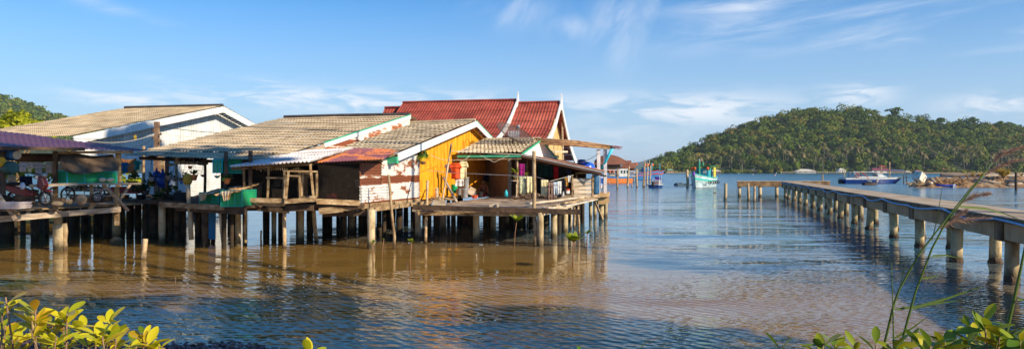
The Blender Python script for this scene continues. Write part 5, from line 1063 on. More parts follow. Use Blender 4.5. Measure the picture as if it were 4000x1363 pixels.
c = P(1977, 768, 39); b = MB(); b.lathe(c, [(.09, 0), (.10, .2), (.05, .3), (.05, .36)], 10); tag(b.build('jug', M['cyan'], base=c, smooth=True), 'small cyan jug at the foot of the porch post', 'jug')
t = thing('washing_machine', 'white washing machine in the dim porch under a blue cloth', 'washing machine', P(1870, 728, 45.8)); b = MB(); b.box(P(1870, 706, 45.8), (.86, .6, .62)); b.build('cabinet', M['white'], t, bev=.02); b = MB(); b.box(P(1870, 686, 45.8), (.9, .62, .07)); b.build('lid', K['navy'], t)
garment('cloth', 'dark blue cloth draped behind the bent man', 'cloth', 1896, 684, 45.0, 'sheet', 24, 24, K['navy'])
tub('basin', 'orange box lid on the shelf by the plank wall', 'box', 2215, 744, 22, 7, 37.0, flat('orange_lid', (.6, .09, .03)), 1.05); tub('basin', 'white foam box beside the plank wall', 'box', 2213, 756, 26, 12, 36.9, M['white'], 1.05); tub('bucket', 'pale bucket on the deck under the washing', 'bucket', 2198, 766, 14, 16, 36.2, PM['white'], 1.2)
# satellite dish
c = P(1998, 560, 41.5); t = thing('satellite_dish', 'dark mesh satellite dish on the porch roof', 'satellite dish', P(1999, 576, 41.2)); ax = Vector((.42, -.35, .84)).normalized(); rot = Z.rotation_difference(ax).to_matrix(); cc = P(2006, 534, 41.5); b = MB(); n = 20; vs = []
for j in range(6):
    for i in range(n): r = 1.15 * (j + .15) / 5.15; a = i * 2 * math.pi / n; vs.append(cc + rot @ Vector((r * math.cos(a), r * math.sin(a), .34 * (r / 1.15) ** 2 - .1)))
b.add(vs, [(j * n + i, j * n + (i + 1) % n, (j + 1) * n + (i + 1) % n, (j + 1) * n + i) for j in range(5) for i in range(n)]); b.build('dish', mat('dish_mesh', [(.05, .04, .04), (.11, .09, .08)], scale=40, rough=.6, alpha=.62), t, smooth=True)
b = MB(); b.tube([cc + rot @ Vector((1.15 * math.cos(i * .31416), 1.15 * math.sin(i * .31416), .24)) for i in range(21)], .018, 5, False)
for k in range(6): a = k * math.pi / 3; b.tube([cc + rot @ Vector((r * math.cos(a), r * math.sin(a), .34 * (r / 1.15) ** 2 - .11)) for r in (.03, .3, .7, 1.15)], .012, 4)
b.build('rim', M['darkwood'], t); f_ = cc + rot @ Vector((0, 0, .62)); b = MB(); b.lathe(f_, [(.08, -.14), (.10, -.08), (.10, .10), (.05, .14)], 10, rot); b.build('receiver', M['metal'], t)
b = MB()
for k in range(3): a = k * 2.094 + .4; b.tube([f_, cc + rot @ Vector((.85 * math.cos(a), .85 * math.sin(a), .14))], .010, 4)
b.tube([P(1999, 580, 41.2), cc - ax * .1], .05, 7); b.build('mast', M['darkwood'], t)
b = MB(); p = P(2010, 535, 46.4); b.sheet(P(1985, 515, 46.5), P(2030, 512, 46.5), P(2030, 555, 44.5), P(1985, 555, 44.5), 7, 1, .03, 0, 6); tag(b.build('roof_patch', M['silver'], base=p, solid=.01), 'pale corrugated patch on the red roof behind the dish', 'patch')
# blue water tank and shelter goods
c = P(2290, 668, 47.5); t = thing('water_tank', 'shiny blue plastic water tank behind the rusty lean-to', 'water tank', c); b = MB(); h = 53 / F * 47.5
b.lathe(P(2290, 672, 47.5), [(.52, 0), (.56, .1), (.56, .32), (.50, .5), (.30, .62), (.12, .66), (.01, .67)], 20); b.build('tank', M['bluetank'], t, smooth=True)
b = MB(); b.lathe(P(2272, 645, 47.2), [(.26, 0), (.27, .3), (.20, .36), (.01, .37)], 16); b.build('lid', M['bluetank'], t, smooth=True)
b = MB(); b.box(P(2290, 676, 47.5), (1.5, 1.3, .1)); [b.bar(P(2290 + s * 38, 677, 47.5), PX(2290 + s * 38, 47.5, 1.3), .1, .1) for s in (-1, 1)]; b.build('stand', M['wood'], t)
barrel('deep blue barrel standing behind the plank wall', PX(2326, 42.8, 1.62), PX(2326, 42.8, 2.72), .24, BM['blue'], group='upright goods on the landing')
garment('boat_panel', 'red white and blue striped panel standing in for a boat behind the shelter posts', 'boat panel', 2351, 690, 45.5, 'towel', 18, 46, rust_tin('striped_boat_panel', (.70, .70, .72), (.02, .10, .45), [(2.35, .12)], .60))  # hanging striped panel added in place of a boat hull
for nm, lb, ct, px, py, wd_, hg_, yy, c in (('cloth', 'faint tan cloth hanging inside the dark netted room', 'cloth', 1272, 690, 22, 60, 29.0, (.30, .22, .14)), ('cloth', 'dim maroon sheet hanging deep in the netted room', 'cloth', 1350, 715, 60, 50, 30.5, (.14, .03, .05)), ('cloth', 'dim green cloth high in the netted room', 'cloth', 1300, 660, 40, 26, 30.0, (.05, .10, .06)), ('cloth', 'pale rag hanging behind the left mesh bay', 'cloth', 1082, 690, 26, 40, 28.6, (.22, .20, .17))):
    garment(nm, lb, ct, px, py, yy, 'sheet', wd_, hg_, cloth('dim_' + str(px), c))
pole('cord', 'thin yellow cord hanging in the netted room', 'cord', (1306, 720, 28.9), (1304, 752, 28.9), .012, 'rope'); pole('stick', 'broken paddle blade leaning in the netted room corner', 'paddle', (1392, 700, 28.4), (1402, 730, 28.4), .10, 'planks')
b = MB()
for i in range(15): p = P(1002 + i * 8.5, 655 + (i % 3), 27.15); b.bar(p, p - Z * random.uniform(.06, .16), .02, .015)
tag(b.build('drying_fish', M['wood'], base=P(1060, 660, 27.15)), 'row of small strips hung to dry below the silver eave', 'drying strips')
# ---------------------------------------------------------------- the man
def person():
    c = P(1889, 768, 41.8); c.z = zd + .03
    t = thing('person', 'bare chested man in dark shorts bent over a red washing tub', 'person', c)
    vs = []; ed = []; rs = []
    def j(p, r, par=None):
        vs.append(Vector(p)); rs.append(r); i = len(vs) - 1
        if par is not None: ed.append((par, i))
        return i
    pel = j((0, 0, .20), .145); ab = j((0, -.04, .36), .125, pel); ch = j((0, -.12, .56), .15, ab); nb = j((0, -.19, .71), .062, ch); nk = j((.0, -.23, .77), .052, nb)
    jaw = j((.0, -.30, .815), .072, nk); hd = j((.0, -.29, .90), .092, jaw); j((.0, -.27, .965), .07, hd); j((0, -.385, .845), .016, jaw)
    for s in (-1, 1):
        sh = j((s * .19, -.15, .63), .062, ch); el_ = j((s * .27, -.26, .42), .044, sh); wr_ = j((s * .13, -.47, .30), .030, el_); pa = j((s * .09, -.54, .265), .036, wr_)
        for k in range(4):
            f1 = j((s * (.115 - .022 * k), -.595 + .006 * abs(k - 1), .235), .010, pa); f2 = j((s * (.112 - .022 * k), -.615 + .008 * abs(k - 1.2), .205), .009, f1); j((s * (.108 - .02 * k), -.610, .178 + .006 * abs(k - 1)), .008, f2)
        th = j((s * .05, -.56, .25), .011, pa); j((s * .035, -.59, .225), .009, th)
        hp = j((s * .11, -.04, .19), .095, pel); kn = j((s * .29, -.40, .40), .066, hp); an = j((s * .21, -.36, .08), .042, kn); j((s * .21, -.40, .035), .04, an); j((s * .23, -.54, .025), .032, len(vs) - 1)
    me = bpy.data.meshes.new('body'); me.from_pydata([tuple(v) for v in vs], ed, []); me.materials.append(mat('brown_skin', [(.20, .085, .04), (.28, .125, .065)], scale=6, rough=.5))
    o = bpy.data.objects.new('body', me); COL.objects.link(o); o.parent = t
    m = o.modifiers.new('skin', 'SKIN'); m.use_smooth_shade = True
    for i, r in enumerate(rs): me.skin_vertices[0].data[i].radius = (r, r)
    me.skin_vertices[0].data[0].use_root = True
    o.modifiers.new('sub', 'SUBSURF').levels = 2; o.modifiers['sub'].render_levels = 2
    b = MB(); b.ball(c + Vector((0, -.265, .925)), .105, (.95, 1.0, .86), 14, 9); b.build('hair', M['black'], t, smooth=True)
    for s in (-1, 1):
        b = MB(); b.ball(c + Vector((s * .034, -.378, .885)), .012); b.build('eye', M['white'], t, smooth=True)
        b = MB(); b.ball(c + Vector((s * .095, -.285, .875)), .024, (.4, .8, 1.2)); b.build('ear', o.data.materials[0], t, smooth=True)
    b = MB(); b.ball(c + Vector((0, -.372, .812)), .022, (1.2, .5, .35)); b.build('mouth', flat('lip', (.22, .06, .05)), t, smooth=True)
    b = MB(); b.tube([c + Vector((0, .01, .14)), c + Vector((0, -.01, .22)), c + Vector((0, -.03, .32))], [.165, .17, .145], 14)
    for s in (-1, 1): b.tube([c + Vector((s * .10, -.04, .19)), c + Vector((s * .21, -.25, .32))], [.115, .10], 12)
    b.build('shorts', K['navy'], t, smooth=True)
    b = MB(); b.box(c + Vector((0, .03, .055)), (.30, .26, .10)); tag(b.build('stool', M['wood'], base=c + Vector((0, .03, 0)), bev=.01), 'low wooden stool under the bent man', 'stool')
    q = bpy.data.objects.get('tub'); q.location = c + Vector((0, -.60, 0))
person()
# ---------------------------------------------------------------- concrete pier
pd = Vector((.264, .9645, 0)); pn = Vector((.9645, -.264, 0)); p0 = Vector((13.4, 19.66, 0)) ; NB = 15; stp = 4.5
pr = thing('pier', 'long concrete footbridge on paired round posts running out over the bay', 'pier', p0)
ztop = 1.76
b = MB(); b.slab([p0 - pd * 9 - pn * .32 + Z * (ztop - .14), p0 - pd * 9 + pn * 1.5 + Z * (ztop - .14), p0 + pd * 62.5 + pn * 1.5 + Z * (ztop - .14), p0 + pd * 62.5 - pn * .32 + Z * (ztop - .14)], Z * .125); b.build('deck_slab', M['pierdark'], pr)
b = MB(); n_ = 22
for i in range(n_): q, w_ = p0 + pd * (-9 + 71.4 * i / n_ + .02), p0 + pd * (-9 + 71.4 * (i + 1) / n_ - .02); b.slab([q - pn * .30 + Z * (ztop - .005), q + pn * 1.48 + Z * (ztop - .005), w_ + pn * 1.48 + Z * (ztop - .005), w_ - pn * .30 + Z * (ztop - .005)], Z * .03)
b.build('deck_surface', M['piertop'], pr)
rr = random.Random(31)
for i in range(-1, NB):
    q = p0 + pd * (i * stp)
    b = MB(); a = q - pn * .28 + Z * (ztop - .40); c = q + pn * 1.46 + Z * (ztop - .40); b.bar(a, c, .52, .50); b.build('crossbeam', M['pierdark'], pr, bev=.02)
    for k, off in enumerate((.06, 1.15)):
        w_ = q + pn * (off + rr.uniform(-.03, .03)) + pd * rr.uniform(-.05, .05); b = MB(); r_ = .165 * rr.uniform(.94, 1.06); lx = rr.uniform(-.07, .07)
        b.tube([w_ + Vector((lx, 0, -1)), w_ + Vector((lx, 0, .05)), w_ + Vector((lx * .5, 0, .8)), w_ + Z * (ztop - .62)], [r_ * 1.06, r_ * 1.05, r_, r_], 14); po = b.build('post', M['post'], pr, smooth=True)
        b = MB(); b.lathe(w_ + Vector((lx, 0, 0)), [(r_ * 1.05, -.1), (r_ * rr.uniform(1.15, 1.3), .0), (r_ * rr.uniform(1.2, 1.4), .06), (r_ * 1.1, rr.uniform(.1, .18))], 9); b.v = [tuple(Vector(q_) + Vector((rr.gauss(0, .012), rr.gauss(0, .012), rr.gauss(0, .015)))) for q_ in b.v]; b.build('barnacles', M['darkwood'], po)
    if i < NB - 1:
        for off in (-.10, 1.30):
            a = q + pd * .27 + pn * off + Z * (ztop - .38); c = q + pd * (stp - .27) + pn * off + Z * (ztop - .38); b = MB(); b.bar(a, c, .22, .44); b.build('side_beam', M['concrete'], pr)
te = p0 + pd * 62.6
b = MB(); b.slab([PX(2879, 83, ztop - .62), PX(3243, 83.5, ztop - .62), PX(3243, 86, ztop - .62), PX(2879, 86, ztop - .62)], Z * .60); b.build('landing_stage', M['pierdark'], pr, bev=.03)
b = MB(); b.slab([PX(2879, 82.95, ztop - .015), PX(3243, 83.45, ztop - .015), PX(3243, 86.05, ztop - .015), PX(2879, 86.05, ztop - .015)], Z * .04); b.build('deck_surface', M['piertop'], pr)
for px, Y in ((2888, 83.4), (2969, 83.4), (3034, 83.5), (3100, 83.5), (3170, 83.6), (3232, 83.6), (2888, 85.6), (2969, 85.6)):
    b = MB(); w_ = PX(px, Y, 0); b.tube([w_ - Z, w_ + Z * 1.2], .19, 12); b.build('post', M['post'], pr, smooth=True)
b = MB(); pts = []
for i in range(110):
    s_ = -8 + 71 * i / 109; sag = .10 * abs(math.sin(s_ * math.pi / stp)) + .05 * math.sin(s_ * .9); pts.append(p0 + pd * s_ - pn * (.385 + .03 * math.sin(s_ * 1.7)) + Z * (ztop - .05 - sag))
b.tube(pts, .033, 7); tag(b.build('water_pipe', M['bluepipe'], base=pts[0], smooth=True), 'long sky blue water pipe sagging along the near side of the pier', 'pipe')
b = MB(); q = P(3213, 707, 84.5); b.tube([q, q + Z * .75], .09, 8); tag(b.build('bollard', M['wood'], base=q), 'short wooden bollard on the far pier stage', 'bollard')
# ---------------------------------------------------------------- stakes in the bay
def stake(px, yt, yb, wpx, lab, m='stake', dx=0, Y=None):
    Y = Y or WY(yb); a = P(px + dx, yt, Y); c = PX(px, Y, -.8); r = wpx / 2 / F * Y; rr = random.Random(px); b = MB()
    b.tube([lerp(c, a, i / 4) + Vector((rr.uniform(-.3, .3) * r, 0, 0)) for i in range(5)], [r * 1.05, r, r, r * .95, r * .9], 8); return tag(b.build('mooring_stake', M[m], base=(c.x, c.y, 0), smooth=True), lab, 'stake', 'wooden stakes standing in the bay')
for a in ((2412, 660, 737, 7, 'stake in front of the orange boat, first beyond the shelter'), (2449, 650, 733, 7, 'tilted stake between the orange boat and the blue one', 'stake', 8), (2487, 660, 731, 8, 'straight stake before the middle of the blue boat'), (2512, 648, 731, 6, 'dark leaning stake beside the tallest stake', 'stake', 5), (2516, 632, 731, 7, 'tallest stake of the group by the blue boat', 'stake', 3), (2527, 637, 723, 6, 'stake just right of the tallest one', 'stake', 3), (2538, 646, 717, 6, 'stake with blue rag beside the white skiff', 'stake', 3), (2467, 720, 733, 5, 'very short stake stub near the tilted stake', 'stake', 2), (2685, 663, 734, 11, 'thick orange brown post beside the green boat'), (2833, 716, 782, 13, 'lone concrete stump left of the pier head', 'post'), (2923, 716, 783, 11, 'stake under the pier head, left of two', 'stake'), (2947, 728, 789, 10, 'stake under the pier head, right of two', 'stake'), (3443, 650, 717, 5, 'thin pole before the middle of the speedboat'), (3475, 632, 716, 5, 'taller thin pole near the bow of the speedboat'), (3530, 683, 720, 4, 'dark stake right of the speedboat bow', 'darkwood'), (3541, 683, 720, 4, 'dark stake next to the white wreck', 'darkwood'), (3968, 672, 742, 10, 'dark red post standing before the grass tuft', 'darkwood'), (3300, 664, 713, 4, 'thin stake at the stern of the speedboat', 'stake', -3), (3489, 697, 716, 3, 'short stake below the speedboat jetty'), (3497, 697, 716, 3, 'second short stake below the speedboat jetty')):
    stake(*a)
rope('mooring_rope', 'pale mooring rope from the orange boat to its stake', [(2376, 708, 150), (2411, 730, 134)], r=.05, sag=.4)
b = MB(); b.bar(P(3472, 694, 170), P(3572, 693, 165), 1.2, .14); tag(b.build('plank_jetty', M['planks'], base=P(3472, 697, 170)), 'narrow plank jetty behind the speedboat bow', 'jetty')
# ---------------------------------------------------------------- boats
def hull_sections(L, B, D, bow=.9, sheer=.35, draft=.35, stern=.82, n=14, rake=.10):
    """stations along +X (bow); each a list of (x,y,z) from keel to rail on one side"""
    S_ = []
    for i in range(n + 1):
        t = i / n; x = (t - .5) * L; w_ = stern + (1 - stern) * min(1, t / .35) if t < .35 else max(0.0, 1 - ((t - .35) / .65) ** 2.4)
        zr = D * (1 + sheer * (abs(t - .35) / .65) ** 2 * (1.0 if t > .35 else .4)); hb = B / 2 * max(w_, .015)
        row = []
        for k, (f, zz) in enumerate(((.02, -draft), (.62, -draft * .7), (.86, .05), (.96, .60), (.98, .74), (1.0, 1.0))):
            z = zz * zr if zz > 0.04 else zz
            if k == 2: z = .04 * D
            row.append((x + rake * L * max(0, z / zr) * max(0, (t - .6) / .4) ** 2 - .03 * L * (1 - max(0, z / zr)) * max(0, (t - .8) / .2), hb * f * (1 if t < .7 else 1 - .25 * (1 - max(0, z / zr)) * (t - .7) / .3), z))
        S_.append(row)
    return S_
def hull_part(root, S_, k0, k1, m, tr, name, thick=0.0, deck=None):
    b = MB()
    for s in (-1, 1):
        vs = [tr(Vector((r[k][0], s * (r[k][1] + thick), r[k][2]))) for r in S_ for k in range(k0, k1 + 1)]; c = k1 - k0 + 1
        b.add(vs, [(i * c + k, i * c + k + 1, (i + 1) * c + k + 1, (i + 1) * c + k) for i in range(len(S_) - 1) for k in range(c - 1)])
    r = S_[0]; vs = [tr(Vector((r[k][0], s * (r[k][1] + thick), r[k][2]))) for s in (-1, 1) for k in range(k0, k1 + 1)]; c = k1 - k0 + 1
    b.add(vs, [(k, k + 1, c + k + 1, c + k) for k in range(c - 1)])
    return b.build(name, m, root, smooth=False)
def deckp(root, S_, dz, m, tr):
    b = MB(); vs = [tr(Vector((r[5][0], s * r[5][1] * .97, r[5][2] - dz))) for r in S_ for s in (-1, 1)]; b.add(vs, [(2 * i, 2 * i + 1, 2 * i + 3, 2 * i + 2) for i in range(len(S_) - 1)]); return b.build('deck', m, root)
def boat(name, label, px, yb, head, L, B, D, mats, Y=None, **k):
    Y = Y or WY(yb); c = PX(px, Y, 0); t = thing(name, label, 'boat', c); a = R(head); rot = Matrix.Rotation(a, 3, 'Z')
    tr = lambda v: c + rot @ v
    S_ = hull_sections(L, B, D, **k)
    hull_part(t, S_, 0, 2, mats[0], tr, 'hull_bottom'); hull_part(t, S_, 2, 3, mats[1], tr, 'hull'); hull_part(t, S_, 3, 4, mats[2], tr, 'hull_band', .012); hull_part(t, S_, 4, 5, mats[3], tr, 'bulwark')
    b = MB()
    for s in (-1, 1): b.tube([tr(Vector((r[5][0], s * r[5][1], r[5][2]))) for r in S_], .07 * max(.5, D / 1.6), 6)
    b.build('rail', mats[4], t); deckp(t, S_, .35 * min(1, D), mats[5], tr)
    return t, tr, S_
def bxp(t, tr, name, c, sz, m, bev=0, lab=None):
    b = MB(); c = Vector(c)
    vs = [tr(c + Vector((x * sz[0] / 2, y * sz[1] / 2, z * sz[2] / 2))) for x in (-1, 1) for y in (-1, 1) for z in (-1, 1)]
    b.add(vs, [(0, 1, 3, 2), (4, 6, 7, 5), (0, 4, 5, 1), (2, 3, 7, 6), (0, 2, 6, 4), (1, 5, 7, 3)]); o = b.build(name, m, t, bev=bev)
    return o
BMm = dict(rustred=flat('antifoul', (.20, .05, .03)), aqua=mat('pale_aqua_hull', [(.36, .46, .46), (.54, .66, .68)], scale=1.1, rough=.4, stain=.25), whiteh=mat('white_hull', [(.50, .50, .48), (.66, .67, .66)], scale=1.2, rough=.35, stain=.2), tealb=flat('teal_band', (.04, .50, .42), rough=.4), orangeh=flat('orange_hull', (.72, .20, .04), rough=.45), blueh=flat('blue_hull', (.03, .17, .42), rough=.45), royal=flat('royal_blue_hull', (.006, .035, .19), rough=.25, spec=.5), deckw=flat('boat_deck', (.45, .36, .26)), redh=flat('red_trim', (.48, .06, .04)), glass=flat('boat_glass', (.03, .05, .06), rough=.1, spec=.6), purplec=flat('purple_cloth', (.20, .06, .42)), cyanw=flat('cyan_cabin', (.05, .42, .55)), buoyo=flat('orange_float', (.70, .13, .03)), yellowc=flat('yellow_cloth', (.62, .50, .06)), navyt=flat('navy_mark', (.02, .03, .10)))
# green and white fishing boat, bow to the camera
t, tr, S_ = boat('fishing_boat', 'white and teal fishing boat moored bow on beside the orange post', 2743, 733, -118, 9.6, 3.8, 1.72, (BMm['rustred'], BMm['aqua'], BMm['tealb'], BMm['aqua'], BMm['tealb'], BMm['deckw']), sheer=.42, rake=.06)
cb = bxp(t, tr, 'cabin', (-1.2, 0, 2.5), (2.6, 2.3, 1.8), BMm['cyanw'], .04)
for y in (-.6, .45): bxp(cb, tr, 'window', (.12, y, 2.75), (.06, .55, .5), BMm['glass'] if y < 0 else M['white'])
bxp(t, tr, 'canopy', (-1.0, 0, 3.75), (4.6, 3.5, .14), mat('green_canopy', [(.02, .12, .05), (.05, .22, .10)], scale=3)); b = MB(); b.tube([tr(Vector((2.0, 0, 1.6))), tr(Vector((2.0, 0, 4.55)))], .13, 8); b.tube([tr(Vector((-2.6, -.5, 3.6))), tr(Vector((-2.6, -.5, 4.5)))], .1, 8); b.build('mast', M['green'], t); b = MB(); b.tube([tr(Vector((2.0, 0, 4.55))), tr(Vector((2.0, 0, 5.0)))], .125, 8); b.build('mast_tip', BMm['aqua'], t)
for y, x in ((-1.5, 1.1), (-1.0, 1.2), (1.2, 1.2), (1.35, .9)): b = MB(); b.ball(tr(Vector((x, y, 3.35))), .26, (1, 1, 1.25), 9, 7); b.build('float', BMm['buoyo'], t, smooth=True)
for y in (-1.6, 1.6): b = MB(); b.tube([tr(Vector((1.1, y, 1.9))), tr(Vector((1.1, y, 3.7)))], .06, 6); b.tube([tr(Vector((-3, y, 1.9))), tr(Vector((-3, y, 3.7)))], .06, 6); b.build('canopy_post', M['green'], t)
bxp(t, tr, 'hanging_cloth', (-2.3, 1.62, 2.7), (1.6, .1, 1.7), BMm['yellowc'])
for s in (-1, 1):                                          # hooked anchor mark painted on each bow
    i0 = 11; r = S_[i0]; b = MB(); pts = []
    for k in range(9):
        a = k / 8; x = r[3][0] + (.55 - .55 * a if a < .45 else .30 - .9 * (a - .45)); z = 1.18 - 1.35 * a if a < .45 else .57 - .18 * math.sin((a - .45) * 5.7); pts.append((x, z))
    def onhull(x, z):
        best = min(S_, key=lambda q: abs(q[3][0] - x)); y = lerp(best[2][1], best[3][1], min(1, max(0, (z - best[2][2]) / (best[3][2] - best[2][2])))); return tr(Vector((x, s * (y + .05), z)))
    b.tube([onhull(x, z) for x, z in pts], .055, 5); b.build('bow_mark', BMm['navyt'], t)
b = MB(); b.ball(tr(Vector((6.0, 0, 2.45))), .28, (.9, .9, 1.3), 8, 6); b.build('bow_cloth', BMm['purplec'], t, smooth=True)
for k in range(5): b = MB(); q = tr(Vector((-3.6 + k * 1.5, 1.96 * (1 if k < 4 else .9), .95))); b.tube([q + Vector((.22 * math.cos(a * .7854), .0, .22 * math.sin(a * .7854))) for a in range(9)], .08, 6, False); b.build('tyre_fender', M['black'], t)
b = MB(); b.tube([tr(Vector((2.0, 0, 4.8))), tr(Vector((5.6, 0, 2.4)))], .025, 4); b.tube([tr(Vector((2.0, 0, 4.8))), tr(Vector((-4.6, 0, 2.2)))], .025, 4); b.tube([tr(Vector((2.0, 0, 4.4))), tr(Vector((-2.6, -.5, 4.4)))], .02, 4); b.build('rigging', M['blackwire'], t)
b = MB(); [b.ball(tr(Vector((-3.4 + .5 * k, .5 * (-1) ** k, 1.95))), .42, (1.2, 1, .7), 8, 6) for k in range(4)]; b.build('net_pile', flat('net_pile', (.05, .16, .12)), t, smooth=True)
# low raft beside it
b = MB(); q = PX(2640, 140, .05); b.bar(q + Z * .18, PX(2694, 141, .23), 1.4, .36); b.ball(q + Vector((.2, 0, .35)), .35, (1.3, 1, .9)); b.ball(PX(2660, 140, .45), .3, (1.6, 1, .8)); b.bar(PX(2672, 140, .4), PX(2690, 140, .5), .6, .2)
tag(b.build('raft', mat('dark_raft', [(.03, .05, .08), (.10, .16, .20)], scale=2), base=q), 'low dark raft heaped with gear beside the green boat', 'raft')
# blue and white skiff, stern to the camera
t, tr, S_ = boat('skiff', 'small blue and white skiff with outboard and red canopy frame', 2567, 733, 62, 4.6, 2.0, .62, (BMm['royal'], BMm['royal'], BMm['royal'], BMm['whiteh'], BMm['whiteh'], BMm['whiteh']), sheer=.3, stern=.95, rake=.08)
bxp(t, tr, 'console', (.1, 0, .95), (.7, .9, .75), BMm['whiteh'], .05); bxp(t, tr, 'canopy', (0, 0, 2.32), (1.6, 1.5, .10), flat('canopy_red', (.45, .13, .08)), .03)
for x in (-.6, .6):
    for y in (-.6, .6): b = MB(); b.tube([tr(Vector((x, y, .5))), tr(Vector((x, y, 2.3)))], .04, 6); b.build('canopy_post', M['white'], t)
bxp(t, tr, 'windscreen_cloth', (.35, 0, 1.62), (.05, .95, .55), BMm['purplec']); bxp(t, tr, 'outboard', (-2.45, 0, .75), (.42, .42, .75), M['darkwood'], .08); bxp(t, tr, 'seat', (-.6, 0, .82), (.4, .8, .12), BMm['redh'])
# orange fishing boat behind the shelter
t, tr, S_ = boat('fishing_boat', 'orange hulled fishing boat with white wheelhouse behind the landing shelter', 2398, 716, 196, 8.6, 2.8, 1.5, (BMm['rustred'], BMm['orangeh'], BMm['orangeh'], BMm['blueh'], BMm['blueh'], BMm['deckw']), sheer=.5)
cb = bxp(t, tr, 'wheelhouse', (-2.2, 0, 2.35), (2.6, 2.0, 2.1), BMm['whiteh'], .04)
for k in range(3): bxp(cb, tr, 'window', (-3.0 + k * .75, 1.02, 2.7), (.42, .06, .7), BMm['glass']); bxp(cb, tr, 'window', (-3.0 + k * .75, -1.02, 2.7), (.42, .06, .7), BMm['glass'])
bxp(t, tr, 'canopy', (.8, 0, 3.1), (4.4, 2.2, .12), M['silver'])
for k in range(5): b = MB(); b.ball(tr(Vector((-.3 + k * .45, 1.0 * (-1) ** k, 2.7))), .26, (.9, .9, 1.2), 8, 6); b.build('float', BMm['buoyo'], t, smooth=True)
for x in (-.8, 2.6):
    for y in (-.95, .95): b = MB(); b.tube([tr(Vector((x, y, 1.3))), tr(Vector((x, y, 3.1)))], .06, 6); b.build('canopy_post', M['white'], t)
b = MB(); b.tube([tr(Vector((2.2, 0, 1.5))), tr(Vector((2.2, 0, 4.9)))], .07, 6); b.build('mast', M['rope'], t)
# two blue fishing boats further out
for lab, px, yb, hd, L_ in (('long dark blue fishing boat with red trim behind the stakes', 2494, 702, 10, 12), ('blue fishing boat with raised red bow behind the white skiff', 2545, 699, 8, 8)):
    t, tr, S_ = boat('fishing_boat', lab, px, yb, hd, L_, 3.4, 2.0, (BMm['rustred'], BMm['blueh'], BMm['redh'], BMm['blueh'], BMm['redh'], BMm['deckw']), sheer=.55)
    bxp(t, tr, 'wheelhouse', (-L_ * .28, 0, 3.1), (L_ * .28, 2.4, 2.2), BMm['blueh'], .05); bxp(t, tr, 'canopy', (L_ * .1, 0, 4.0), (L_ * .45, 2.8, .14), flat('deep_green_sheet', (.02, .18, .09)))
    for k in range(4): b = MB(); b.ball(tr(Vector((-L_ * .3 + k * .8, -.6 + .4 * (k % 3), 4.7 + .3 * (k % 2)))), .55, (1.2, 1, .9), 8, 6); b.build('float', BMm['buoyo'] if k % 2 else BMm['redh'], t, smooth=True)
    for x, h_ in ((-L_ * .35, 7.6), (-L_ * .1, 6.8), (L_ * .38, 5.6)): b = MB(); b.tube([tr(Vector((x, 0, 2))), tr(Vector((x, 0, h_)))], .11, 6); b.build('mast', M['cyan'] if x > 0 else M['rope'], t)
# blue and white speedboat
t, tr, S_ = boat('speedboat', 'large royal blue and white speedboat moored beyond the pier', 3398, 717, 3, 13.0, 3.4, 1.28, (BMm['royal'], BMm['royal'], BMm['royal'], BMm['whiteh'], BMm['whiteh'], BMm['whiteh']), sheer=.12, rake=.10, stern=.96)
bxp(t, tr, 'coaming', (-1.2, 0, 1.45), (7.5, 2.8, .32), BMm['whiteh'], .1); b = MB(); b.slab([tr(Vector(q)) for q in ((1.4, -1.2, 1.6), (3.6, -1.0, 1.5), (2.2, -1.1, 2.15), (1.0, -1.2, 2.25))], tr(Vector((0, 2.3, 0))) - tr(Vector((0, 0, 0)))); b.build('windscreen', flat('pale_screen', (.55, .58, .60), rough=.2), t)
b = MB(); b.slab([tr(Vector(q)) for q in ((-4.6, -1.3, 2.62), (-4.6, -1.3, 2.74), (0, -1.3, 2.70), (2.4, -1.2, 2.32), (2.3, -1.2, 2.25), (0, -1.3, 2.58))], tr(Vector((0, 2.6, 0))) - tr(Vector((0, 0, 0)))); b.build('hardtop', BMm['whiteh'], t)
for s in (-1.3, 1.3): b = MB(); b.bar(tr(Vector((-4.3, s, 1.5))), tr(Vector((-4.5, s, 2.64))), .9, .12); b.build('roof_pillar', BMm['whiteh'], t); b = MB(); b.bar(tr(Vector((-1.2, s, 1.6))), tr(Vector((-2.9, s, 2.62))), .35, .12); b.build('roof_pillar', BMm['redh'], t)
b = MB(); q = Vector((-3.9, -1.75, 1.85)); b.tube([tr(q + Vector((.42 * math.cos(k * .3927), 0, .42 * math.sin(k * .3927)))) for k in range(17)], .12, 7, False); b.build('life_ring', flat('ring_red', (.40, .12, .08)), t, smooth=True)
bxp(t, tr, 'emblem', (-1.4, -1.72, 1.25), (.35, .06, .28), BMm['redh'], .05); bxp(t, tr, 'outboard', (-6.9, 0, .5), (.7, 1.2, .9), M['black'], .1)
